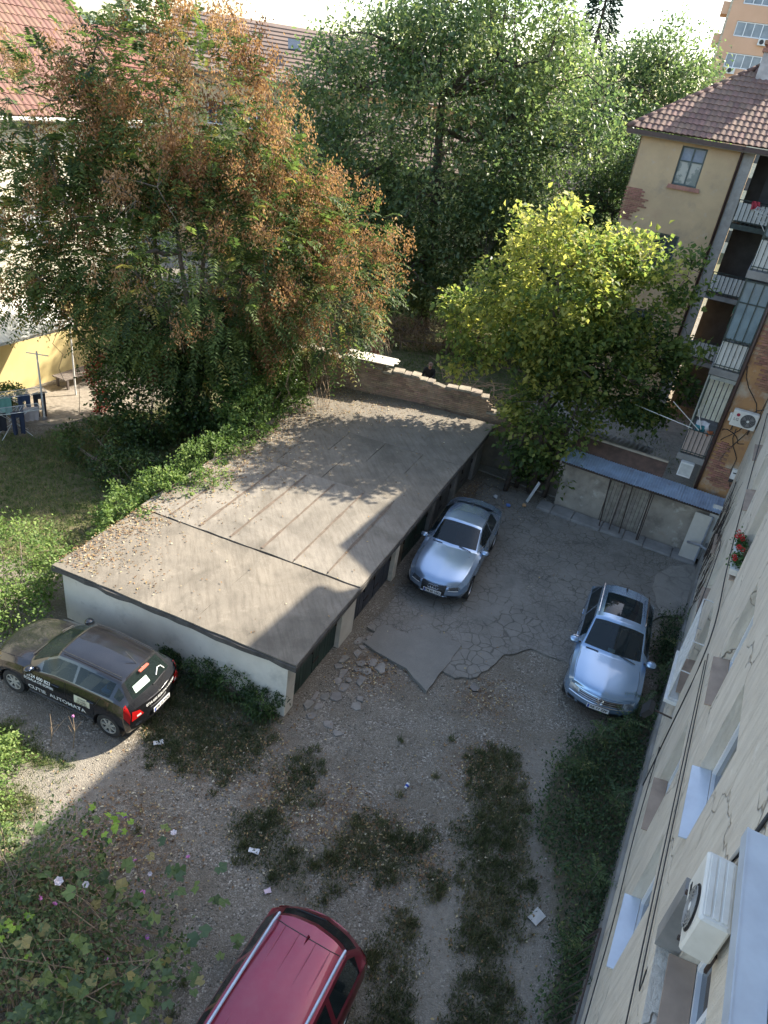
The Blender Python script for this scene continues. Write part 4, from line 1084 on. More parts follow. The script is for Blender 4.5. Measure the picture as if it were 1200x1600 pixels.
for z0, z1, pn in ((10.1, 11.62, cur), (6.6, 8.1, M['pane']), (3.2, 4.7, M['pane'])):
    wi = window(wh, 5.31, 6.34, z0 + .01, z1 - .01, -.12, frame=gfr, pane=pn, mull=1, trans=.5)
    wi.matrix_local = Matrix.Translation((TF, 0, 0)) @ wl
    if z0 > 9:
        MB().box(5.38, 6.27, -.112, -.105, 11.08, 11.54).build('blind', pmat('blue_grey_blind', (0.3, 0.34, 0.4)), wi)
    MB().add([(5.1, -.0, z0 - .16), (6.5, 0, z0 - .16), (6.5, .1, z0 - .16), (5.1, .1, z0 - .16), (5.15, 0, z0), (6.45, 0, z0), (6.45, .07, z0), (5.15, .07, z0)], [(3, 2, 1, 0), (4, 5, 6, 7), (0, 1, 5, 4), (1, 2, 6, 5), (2, 3, 7, 6), (3, 0, 4, 7)]).build('sill', b2, wi)
T0s = T0; T0 = TF
bk(wh, blob([(7.75, 9.15, .55, .5), (7.9, 8.6, .35, .3)], 7.2, 8.1, 8.2, 9.8), b2)
T0 = T0s
MB().box(TF, TF + 9, 3.9, 8.14, -.1, 11.7).build('core', M['facade'], wh) if False else MB().box(TF + .27, TF + 9, 3.9, 8.14, -.1, 11.7).build('core', M['facade'], wh)
MB().box(TF + .0, TF + .26, 8.1, 8.149, -.1, 11.74).build('corner', M['facade'], wh)
MB().tube([(TF - .08, 3.95, 0), (TF - .08, 3.95, 11.6), (TF - .45, 3.95, 11.9)], .06, 8).build('downpipe', brn, wh, True)
MB().box(TF - .0, TF + .3, 3.45, 3.87, -.1, 11.75).build('return_pier', pmat('grey_pier', (0.4, 0.37, 0.33)), wh)
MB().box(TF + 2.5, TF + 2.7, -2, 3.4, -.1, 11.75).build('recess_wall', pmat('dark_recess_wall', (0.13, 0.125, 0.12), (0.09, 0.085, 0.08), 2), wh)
MB().box(TF + 2.44, TF + 2.495, 1.9, 2.8, 9.1, 11.1).build('recess_door', pmat('grey_recess_door', (0.17, 0.18, 0.19)), wh)
for L_ in LEV:
    MB().box(TF - .02, TF + 2.48, .5, 3.44, L_ - .2, L_).build('landing_slab', drk if L_ > 9 else M['concrete'], wh)
    g = MB()
    for i in range(9): g.tube([(TF + .02, 2.0 + i * .178, L_), (TF + .02, 2.0 + i * .178, L_ + .95)], .014, 4)
    for z in (.12, .95): g.tube([(TF + .02, 1.96, L_ + z), (TF + .02, 3.44, L_ + z)], .02, 5)
    g.build('landing_railing', drk, wh)
    MB().box(TF + .05, TF + .07, 2.02, 3.4, L_ + .15, L_ + .85).build('landing_board', whp, wh)
# roof: eave at z 12, hip on the left, slope 33 degrees
sl = math.tan(R(34)); hs = 8.75; te = TF - .42
ru = MB()
ru.add([(te, hs, 11.98), (te, -4, 11.98), (te + 4.6, -4, 11.98 + 4.6 * sl), (te + 4.6, hs - 4.2, 11.98 + 4.6 * sl), (te + 9.2, hs, 11.98), (te + 9.2, -4, 11.98)], [(0, 1, 2, 3), (0, 3, 4), (3, 2, 5, 4), (1, 0, 4, 5), (1, 5, 2)])
ru.build('roof_deck', pmat('roof_batten', (0.1, 0.07, 0.055)), wh)
MB().box(te - .02, te + .06, -4, hs + .02, 11.78, 11.95).build('gutter', brn, wh); MB().box(te + .06, TF + .3, -4, hs, 11.74, 11.78).build('soffit', pmat('grey_soffit', (0.3, 0.29, 0.27)), wh)
tilem = pmat('brown_roof_tile', (0.19, 0.115, 0.085), (0.13, 0.078, 0.06), 3, bump=.2, rnd=.2, spots=[((0.16, 0.13, 0.11), 1.5, .55, .7, .6)])
def tile_mesh(w=.24, l=.4, th=.03):
    xs_ = [0, .2, .4, .6, .8, 1.0]; hz = [.0, .028, .036, .02, .002, .006]
    v = [(w * x, 0, h + th) for x, h in zip(xs_, hz)] + [(w * x, l, h) for x, h in zip(xs_, hz)] + [(w * x, 0, h - .004) for x, h in zip(xs_, hz)]
    f = [(i, i + 1, 7 + i, 6 + i) for i in range(5)] + [(12 + i, 13 + i, i + 1, i) for i in range(5)]
    me = bpy.data.meshes.new('tile'); me.from_pydata(v, [], f); me.update(); return me
def tile_roof(parent, o, ux, uv, nu, nv, tw, tl, mat, inside, prio, keep=300):
    """tiles along ux (course) and uv (up the slope); the nearest ones are objects, the rest one part"""
    ux = Vector(ux).normalized(); uv = Vector(uv).normalized(); un = ux.cross(uv)
    rot = Matrix((ux, uv, un)).transposed()
    me = tile_mesh(tw * 1.02, tl * 1.12); me.materials.append(mat)
    cells = []
    for j in range(nv):
        for i in range(nu):
            if inside((i + .5) * tw, (j + .5) * tl): cells.append((i, j))
    cells.sort(key=lambda c: ((c[0] * tw - prio[0]) ** 2 + (c[1] * tl - prio[1]) ** 2))
    V0 = np.array([v.co[:] for v in me.vertices]); F0 = np.array([p.vertices[:] for p in me.polygons])
    Rn = np.array(rot)
    big = []; bv = []
    for q, (i, j) in enumerate(cells):
        p = Vector(o) + ux * (i * tw) + uv * (j * tl) + un * rng.uniform(0, .008)
        rr = rot @ Matrix.Rotation(rng.uniform(-.02, .02), 3, 'Z')
        if q < keep:
            ob = bpy.data.objects.new('tile', me); COL.objects.link(ob); ob.parent = parent
            ob.matrix_local = Matrix.Translation(p) @ rr.to_4x4()
        else:
            big.append(V0 @ np.array(rr).T + np.array(p)); bv.append(rng.random())
    if big:
        n = len(big); Vb = np.concatenate(big); Fb = (F0[None] + (np.arange(n) * len(V0))[:, None, None]).reshape(-1, 4)
        tag(npmesh('tile_field', Vb, Fb, mat, parent, attr={'v': np.repeat(bv, len(V0))}), kind='stuff')
cs = 1 / math.cos(R(34))
tile_roof(wh, (te - .05, hs, 12.0), (0, -1, 0), (1, 0, sl), 52, 15, .245, .37, tilem, lambda u, v: u > v / cs * .92, (3, 2))
rd = MB()
for i in range(15):
    f0, f1 = i / 15, (i + 1.1) / 15
    a_p = Vector((te, hs, 12.02)).lerp(Vector((te + 4.6, hs - 4.2, 12.02 + 4.6 * sl)), f0); b_p = Vector((te, hs, 12.02)).lerp(Vector((te + 4.6, hs - 4.2, 12.02 + 4.6 * sl)), f1)
    MB().tube([a_p, b_p], [.12, .095], 8).build('ridge_tile', tilem, wh, True)
ch = empty('chimney', tuple(WP(TF + 3.6, 3.95, 13.7)), WRZ, 'thick plastered chimney with a corbelled brick top on the tile roof', 'chimney')
MB().box(-.45, .45, -.75, .75, 0, 1.75).build('stack', pmat('sooty_render', (0.46, 0.44, 0.42), (0.3, 0.285, 0.27), 3, bump=.4, bscale=20), ch)
for i, (e, z) in enumerate(((.08, 1.75), (.0, 1.9), (.1, 2.02))): MB().box(-.45 - e, .45 + e, -.75 - e, .75 + e, z, z + (.15 if i != 1 else .12)).build('corbel', b2, ch)
# -------- yellow house on the left with red tile roof
LH0 = Vector((-14.6, 26.6, 0))
lh = empty('yellow_house', tuple(LH0), WRZ, 'yellow rendered house with red tile roof at the left edge', 'house')
M['yellow'] = pmat('yellow_render', (0.66, 0.53, 0.25), (0.57, 0.45, 0.21), 1.0, bump=.2, bscale=30, spots=[((0.45, 0.36, 0.19), 1.2, .58, .75, .4)])
M['cream'] = pmat('cream_render', (0.72, 0.68, 0.55), (0.64, 0.6, 0.48), 1.0, bump=.15)
X1 = 5.6
LW = [(-7.2, -6.0, 5.2, 6.7), (-4.3, -3.1, 5.2, 6.7), (-1.7, -.5, 5.2, 6.7), (.2, 1.4, 5.2, 6.7), (-4.3, -3.1, 7.6, 8.9)]
wall_holes(MB(), -22, X1, 3.1, 9.6, LW, 0, .3, -1).build('upper_wall', M['cream'], lh)
wall_holes(MB(), -22, X1, -.2, 3.1, [(-5.5, -4.4, .9, 2.2)], -.04, .3, -1).build('lower_wall', M['yellow'], lh)
MB().box(-22, X1, .33, 8, -.2, 9.6).build('core', M['cream'], lh)
MB().box(X1 - .3, X1 - .002, .002, .34, -.2, 9.58).build('corner', M['cream'], lh)
for h in LW: window(lh, h[0] + .01, h[1] - .01, h[2] + .01, h[3] - .01, .18, mull=1, fw=.08, pane=pmat('pale_reflecting_pane', (0.25, 0.27, 0.3), (0.4, 0.42, 0.44), 2, rough=.1))
window(lh, -5.49, -4.41, .91, 2.19, .12, mull=1, fw=.08)
MB().box(-9, 2.5, -.14, -.002, 6.95, 7.1).build('string_course', pmat('white_trim', (0.7, 0.69, 0.65)), lh)
MB().box(-22, X1 + .2, -.6, .0, 9.5, 9.62).build('soffit', pmat('white_soffit', (0.68, 0.67, 0.63)), lh); MB().tube([(-22, -.62, 9.6), (X1 + .2, -.62, 9.6)], .07, 8).build('gutter', M['white_plastic'], lh, True)
ls = math.tan(R(42))
MB().add([(-22, -.6, 9.64), (X1 + .3, -.6, 9.64), (X1 + .3, 5, 9.64 + 5.6 * ls), (-22, 5, 9.64 + 5.6 * ls), (X1 + .3, 10.6, 9.64), (-22, 10.6, 9.64)], [(0, 1, 2, 3), (3, 2, 4, 5), (1, 4, 2), (0, 3, 5)]).build('roof_deck', pmat('roof_batten_left', (0.12, 0.07, 0.05)), lh)
redt = pmat('red_roof_tile', (0.19, 0.1, 0.07), (0.14, 0.074, 0.053), 2, bump=.2, rnd=.12)
tile_roof(lh, (-7.5, -.64, 9.68), (1, 0, 0), (0, 1, ls), 50, 18, .265, .42, redt, lambda u, v: True, (9.5, 2.5))
for i in range(17):
    p_ = Vector((X1 + .3, -.6, 9.7)).lerp(Vector((X1 + .3, 5, 9.7 + 5.6 * ls)), i / 17); q_ = Vector((X1 + .3, -.6, 9.7)).lerp(Vector((X1 + .3, 5, 9.7 + 5.6 * ls)), (i + 1.1) / 17)
    MB().tube([p_, q_], [.12, .1], 7).build('verge_tile', pmat('dark_verge', (0.2, 0.1, 0.075)) if i == 0 else bpy.data.materials['dark_verge'], lh, True)
aw = empty('awning', tuple(LH0), WRZ, 'glaring white corrugated awning roof on the yellow house', 'awning')
wa = pmat('white_polycarbonate', (0.8, 0.79, 0.75), (0.72, 0.71, 0.67), 2, rough=.22)
P = np.array([[(x_, y_, z_ + .012 * math.sin(x_ * 40)) for x_ in np.linspace(-7, .6, 160)] for y_, z_ in ((-.05, 3.5), (-1.0, 3.25), (-1.9, 2.85))])
MB().grid(P).build('sheet', wa, aw, True)
for x_ in (-6.5, -3.2, .3): MB().tube([(x_, -1.8, 0), (x_, -1.8, 2.84)], .035, 7).build('post', M['white_plastic'], aw)
MB().box(-7, .6, -1.9, -1.82, 2.74, 2.82).build('front_rail', M['white_plastic'], aw)
bench = empty('bench_planter', tuple(LH0 + WA * 1.2 - WB * .9), WRZ, 'low dark wooden bench under the yellow wall', 'bench')
bwood = pmat('grey_bench_wood', (0.17, 0.14, 0.12), (0.11, 0.09, 0.08), 6)
for i in range(5): MB().cbox(-.9, .9, -.36 + i * .15, -.23 + i * .15, .42, .46, .006).build('slat', bwood, bench)
for sx in (-.75, .75):
    for sy in (-.3, .25): MB().box(sx - .04, sx + .04, sy - .04, sy + .04, 0, .415).build('leg', bwood, bench)
# potted plants along the yellow wall
M['shrubleaf'] = leafmat('shrub_leaf', [(0, (0.025, 0.05, 0.018)), (.5, (0.06, 0.11, 0.03)), (1, (0.14, 0.2, 0.06))], .3)
for i, (tx, ty, r_, lab) in enumerate(((-2.2, -1.3, .55, 'dark clipped shrub under the awning of the yellow house'), (4.0, -.9, .7, 'round dark shrub at the far end of the yellow wall'), (5.6, -1.0, .45, 'low bush in a terracotta pot at the far house corner'))):
    c = LH0 + WA * tx + WB * (-ty * -1)
    e = empty('garden_shrub', tuple(LH0 + WA * tx + WB * ty), 0, lab, 'shrub')
    n = 1500
    dd = rdir(n); P = dd * r_ * RNG.uniform(.5, 1.05, (n, 1)) * [1, 1, .9] + [0, 0, r_]
    leaves('foliage', P, dd + rdir(n) * .8, rdir(n), .09, .05, RNG.random(n), M['shrubleaf'], e)
    MB().tube([(0, 0, 0), (.03, 0, r_)], .03, 5).build('stem', M['bark'], e)
    if i == 2: MB().lathe([(.18, 0), (.26, .35), (.28, .35), (.28, .4), (.24, .4)], 16, cap=False).build('pot', pmat('terracotta', (0.42, 0.18, 0.1)), e)
redl = leafmat('red_vine_leaf', [(0, (0.16, 0.02, 0.02)), (1, (0.4, 0.07, 0.05))], .3)
e = empty('red_creeper', (-11.4, 25.0, 0), 0, 'crimson autumn creeper climbing a stake by the path', 'creeper')
n = 900; hz = RNG.uniform(0, 2.3, n); an = RNG.random(n) * 6.28; rr = .1 + .22 * RNG.random(n)
leaves('foliage', np.stack([rr * np.cos(an) + .15 * np.sin(hz * 3), rr * np.sin(an), hz], -1), rdir(n) - [0, 0, .5], rdir(n), .1, .07, RNG.random(n), redl, e)
MB().tube([(0, 0, 0), (.05, 0, 1.2), (.1, .02, 2.4)], .025, 5).build('stake', M['bark'], e)
pole = empty('line_post', (-12.9, 23.72, 0), 0, 'thin white washing line post on the garden path', 'post')
MB().tube([(0, 0, 0), (-.02, 0, 2.6)], [.035, .03], 7).build('shaft', M['white_plastic'], pole); MB().tube([(-.4, 0, 2.5), (.4, 0, 2.5)], .02, 5).build('crossbar', M['white_plastic'], pole); MB().lathe([(.09, 0), (.09, .06), (.04, .1)], 12).build('foot', M['concrete'], pole)
# drying racks with washing
wire = pmat('white_rack_wire', (0.66, 0.66, 0.64))
def rack(loc, rz, lab):
    e = empty('drying_rack', loc, rz, lab, 'drying rack', 'drying racks on the garden path')
    f = MB()
    for x in (-.9, .9): f.tube([(x, -.28, .95), (x, .28, .95)], .012, 5)
    for y in (-.28, .28): f.tube([(-.9, y, .95), (.9, y, .95)], .012, 5)
    f.build('frame', wire, e)
    l = MB()
    for i in range(7): l.tube([(-.9, -.24 + i * .08, .95), (.9, -.24 + i * .08, .95)], .004, 4)
    l.build('wires', wire, e)
    for s in (-1, 1):
        MB().tube([(s * .5, -.28, .0), (-s * .4, .28, .93)], .012, 5).build('leg', wire, e); MB().tube([(s * .5, .28, .0), (-s * .4, -.28, .93)], .012, 5).build('leg', wire, e)
    for x in (-.62, .62):
        MB().tube([(x - .28 * np.sign(x), -.28, .95), (x, -.5, 1.15), (x + .28 * np.sign(x), -.28, .96)], .01, 5).build('wing', wire, e)
    return e
def garment(name, loc, rz, w_, h_, col, lab, kind='towel'):
    nx, nz = 9, 9
    top = np.linspace(-.5, .5, nx)
    P = np.zeros((nz, nx, 3))
    for j in range(nz):
        for i in range(nx):
            f = j / (nz - 1)
            P[j, i] = (top[i] * w_ * (1 - .1 * f), .03 * math.sin(i * 2.1 + f * 2) * f + .02 * math.sin(i * 4.3), -h_ * f)
    mb = MB()
    if kind == 'trousers':
        mb.grid(P[:3]); mb.grid(P[2:, :4]); mb.grid(P[2:, 5:])
        Q = P + [0, .05, 0]; mb.grid(Q[:3][:, ::-1]); mb.grid(Q[2:, :4][:, ::-1]); mb.grid(Q[2:, 5:][:, ::-1])
    else:
        mb.grid(P); mb.grid((P * [1, 1, .8] + [0, .045, 0])[:, ::-1])
    for q in (0,):
        mb.grid(np.stack([P[0], P[0] + [0, .045, 0]]))
    o = mb.build(name, pmat('cloth_' + lab[:12].replace(' ', '_'), col, tuple(c * .8 for c in col), 5, rough=.95), None, True)
    o.location = loc; o.rotation_euler = (0, 0, rz)
    return tag(o, lab, 'laundry', 'washing hung on the racks')
for k, (lx, ly, rz, lab) in enumerate(((-13.2, 22.2, .75, 'nearer wire drying rack hung with dark washing'), (-13.7, 23.6, .75, 'farther wire drying rack hung with a green towel'))):
    rack((lx, ly, 0), rz, lab)
    ca, sa = math.cos(rz), math.sin(rz)
    at = lambda x, y: (lx + ca * x - sa * y, ly + sa * x + ca * y, .965)
    if k == 0:
        garment('sweater', at(-.55, -.2), rz, .6, .65, (0.02, 0.022, 0.028), 'black sweater on the nearer rack, left end')
        garment('trousers', at(.1, -.24), rz, .42, .85, (0.03, 0.04, 0.07), 'navy trousers in the middle of the nearer rack', 'trousers')
        garment('shirt', at(.6, -.05), rz, .5, .5, (0.5, 0.42, 0.4), 'pale pink shirt on the nearer rack, right end')
    else:
        garment('towel', at(-.6, -.26), rz, .55, .7, (0.2, 0.42, 0.34), 'mint green towel on the farther rack')
        garment('jeans', at(.1, -.26), rz, .42, .9, (0.045, 0.07, 0.13), 'blue jeans on the farther rack', 'trousers')
        garment('trousers', at(.62, -.26), rz, .42, .95, (0.04, 0.04, 0.05), 'charcoal trousers on the farther rack', 'trousers')

# -------- houses behind the trees
def house(name, lab, loc, rz, Lx, Ly, z_e, rise, wallm, roofm, wins=(), hip=0.0, chim=True):
    e = empty(name, loc, rz, lab, 'house')
    wall_holes(MB(), -Lx / 2, Lx / 2, -.2, z_e, [(a, a + 1.1, b, b + 1.4) for a, b in wins], -Ly / 2, .2, -1).build('wall', wallm, e)
    MB().box(-Lx / 2 + .001, Lx / 2 - .001, -Ly / 2 + .21, Ly / 2, -.2, z_e - .01).build('core', wallm, e)
    for a, b in wins: window(e, a + .01, a + 1.09, b + .01, b + 1.39, -Ly / 2 + .12)
    o_ = .5
    MB().add([(-Lx / 2 - o_, -Ly / 2 - o_, z_e - .1), (Lx / 2 + o_, -Ly / 2 - o_, z_e - .1), (Lx / 2 + o_ - hip, 0, z_e + rise), (-Lx / 2 - o_ + hip, 0, z_e + rise), (Lx / 2 + o_, Ly / 2 + o_, z_e - .1), (-Lx / 2 - o_, Ly / 2 + o_, z_e - .1)], [(0, 1, 2, 3), (3, 2, 4, 5), (1, 4, 2), (0, 3, 5), (0, 5, 4, 1)]).build('roof', roofm, e)
    g = MB(); sl_ = (rise + .1) / (Ly / 2 + o_)
    k = int((Ly / 2 + o_) / .42)
    for j in range(k):
        y_ = -Ly / 2 - o_ + j * .42; z_ = z_e - .1 + (j * .42) * sl_
        hx = hip * j * .42 / (Ly / 2 + o_)
        g.add([(-Lx / 2 - o_ + hx, y_, z_ + .09), (Lx / 2 + o_ - hx, y_, z_ + .09), (Lx / 2 + o_ - hx, y_ + .42, z_ + .42 * sl_ + .02), (-Lx / 2 - o_ + hx, y_ + .42, z_ + .42 * sl_ + .02), (-Lx / 2 - o_ + hx, y_, z_ - .01), (Lx / 2 + o_ - hx, y_, z_ - .01)], [(0, 1, 2, 3), (4, 5, 1, 0)])
    g.build('tile_courses', roofm, e)
    if chim: MB().box(Lx * .2, Lx * .2 + .7, .2, .9, z_e + rise * .5, z_e + rise + 1.1).build('chimney_stack', b2, e)
    return e
brt = pmat('far_brown_tile', (0.19, 0.135, 0.105), (0.14, 0.1, 0.08), .8)
rdt = pmat('far_red_tile', (0.28, 0.12, 0.08), (0.22, 0.095, 0.065), .8)
greyw = pmat('far_grey_wall', (0.42, 0.38, 0.31), (0.36, 0.32, 0.26), .5)
h = house('rear_house', 'long house with a brown tile roof behind the orange tree', (-6.0, 60.5, 0), R(14), 26, 11, 11.2, 3.2, M['facade'], brt, [(-11 + i * 2.6, z) for i in range(9) for z in (2.0, 5.0, 8.2)])
for x_ in (-10.6, -6.0): MB().hexa([(x_, -4.0, 13.05), (x_ + .8, -4.0, 13.05), (x_ + .8, -3.0, 13.62), (x_, -3.0, 13.62)], .08).build('roof_window', M['pane'], h)
for i, (x_, hh) in enumerate(((2.2, 3.6), (3.6, 2.8))): MB().tube([(x_, 1, 14.2), (x_, 1, 14.2 + hh)], .03, 5).tube([(x_ - .5, 1, 13.9 + hh), (x_ + .5, 1, 13.9 + hh)], .02, 4).tube([(x_ - .35, 1, 13.5 + hh), (x_ + .35, 1, 13.5 + hh)], .02, 4).build('antenna', M['iron'], h)
house('red_roofed_house', 'small house with a bright red roof between the left trees', (-24, 68, 0), R(20), 11, 9, 8.2, 3.0, M['cream'], rdt, [(-4, 5), (-1, 5), (2, 5)])
house('red_roofed_house', 'second red roofed house farther up the street', (-33, 92, 0), R(10), 14, 10, 9.6, 3.2, greyw, rdt, [(-5, 6), (-2, 6), (1, 6)])
house('red_roofed_house', 'distant red roof just below the hill', (-24, 118, 0), R(30), 22, 11, 10.5, 3.0, M['cream'], rdt, [(-5, 7), (-1, 7)])
house('cream_house', 'cream house wall glimpsed through the big green tree', (2.5, 52, 0), R(5), 15, 6, 8.0, 2.4, M['cream'], brt, [(-5.5 + i * 2.5, z) for i in range(5) for z in (2, 5)])
stk = empty('factory_stack', (-157, 405, 0), 0, 'tall thin factory chimney on the skyline at the upper left', 'chimney')
MB().lathe([(2.0, 0), (1.4, 20), (1.15, 34), (1.25, 34.2), (1.25, 35)], 16).build('shaft', pmat('grey_stack', (0.3, 0.3, 0.32)), stk, 40); MB().lathe([(1.3, 31.4), (1.3, 32.6)], 16).build('band', pmat('stack_band', (0.22, 0.2, 0.2)), stk)
# hills with a far wood
hx = np.linspace(-700, 700, 90); hyv = np.linspace(330, 900, 24)
HX, HY = np.meshgrid(hx, hyv, indexing='ij')
HZ = 26 * np.clip((HY - 330) / 330, 0, 1) ** .7 * (0.35 + 1.0 * fbm(HX, HY, .006, 80)) - 1
ii = (np.arange(89)[:, None] * 24 + np.arange(23)[None, :]).ravel()
tag(npmesh('hills', np.stack([HX, HY, HZ], -1).reshape(-1, 3), np.stack([ii, ii + 24, ii + 25, ii + 1], -1), pmat('wooded_hill', (0.09, 0.12, 0.07), (0.14, 0.15, 0.1), .03, world=True), smooth=True), kind='structure')
n = 16000
fx = RNG.uniform(-420, 420, n); fy = RNG.uniform(150, 520, n); cl = fbm(fx, fy, .05, 90)
k = cl > .46; fx = fx[k]; fy = fy[k]; n = len(fx)
fz = np.clip((fy - 330) / 330, 0, 1) ** .7 * 26 * (0.35 + fbm(fx, fy, .006, 80)) + RNG.uniform(1, 9, n)
o = leaves('distant_wood', np.stack([fx, fy, fz], -1), rdir(n), rdir(n), 3.2, 2.6, RNG.random(n), leafmat('far_wood', [(0, (0.05, 0.075, 0.04)), (1, (0.11, 0.14, 0.07))], .2))
tag(o, 'distant dark green woods along the skyline', 'wood', kind='stuff')
# -------- orange tower block
tb = empty('tower_block', (33.2, 92.5, 0), R(-16), 'orange and cream tower block rising at the upper right', 'tower')
oc = pmat('salmon_render', (0.66, 0.4, 0.26), (0.6, 0.36, 0.23), .5); cc = pmat('cream_tower_render', (0.74, 0.66, 0.5))
wins = [(-5.0, -1.4, z_, z_ + 1.35) for z_ in np.arange(1.2, 38, 2.8)]
wall_holes(MB(), -6.2, 0, -.2, 40, wins, 0, .25, -1).build('wall', oc, tb)
MB().box(-6.2, 9, .26, 14, -.2, 39.9).build('core', oc, tb); MB().box(0.003, 3.2, -.5, .25, -.2, 40).build('cream_bay', cc, tb)
MB().box(-6.21, -6.0, .0, .3, -.2, 40).build('corner_strip', cc, tb)
for z_ in np.arange(1.2, 38, 2.8):
    window(tb, -4.98, -1.42, z_ + .02, z_ + 1.33, .12, mull=3, fw=.09, pane=pmat('tower_pane', (0.1, 0.13, 0.17), (0.25, 0.28, 0.32), .7, rough=.08) if 'tower_pane' not in bpy.data.materials else bpy.data.materials['tower_pane'])
    MB().box(-6.9, -6.21, .3, 3.5, z_ - 1.0, z_ + .1).build('side_balcony', oc, tb)
    MB().box(.6, 2.4, -.52, -.503, z_, z_ + 1.3).build('bay_window', M['pane'], tb)
for z_, x_ in ((9.9, -4.3), (15.4, -1.9), (18.2, -4.6), (21.0, -2.4)):
    o = MB().cbox(x_, x_ + .9, -.35, -.01, z_ - .75, z_ - .15, .03).build('wall_unit', M['white_plastic'], tb); MB().lathe([(.22, -.36), (.22, -.352)], 14, 'y', (x_ + .35, 0, z_ - .45)).build('fan', M['black'], o)
# ================================================================== CARS
def crom(Pc, tt, crease):
    n = len(Pc); i = np.clip(np.floor(tt).astype(int), 0, n - 2); f = (tt - i)
    sh = (len(tt),) + (1,) * (Pc.ndim - 1); f = f.reshape(sh)
    p1 = Pc[i]; p2 = Pc[i + 1]
    l0 = np.array([(k == 0) or (k in crease) for k in i]).reshape(sh); l3 = np.array([(k + 1 == n - 1) or (k + 1 in crease) for k in i]).reshape(sh)
    p0 = np.where(l0, 2 * p1 - p2, Pc[np.clip(i - 1, 0, n - 1)]); p3 = np.where(l3, 2 * p2 - p1, Pc[np.clip(i + 2, 0, n - 1)])
    return .5 * (2 * p1 + (p2 - p0) * f + (2 * p0 - 5 * p1 + 4 * p2 - p3) * f * f + (3 * p1 - p0 - 3 * p2 + p3) * f ** 3)

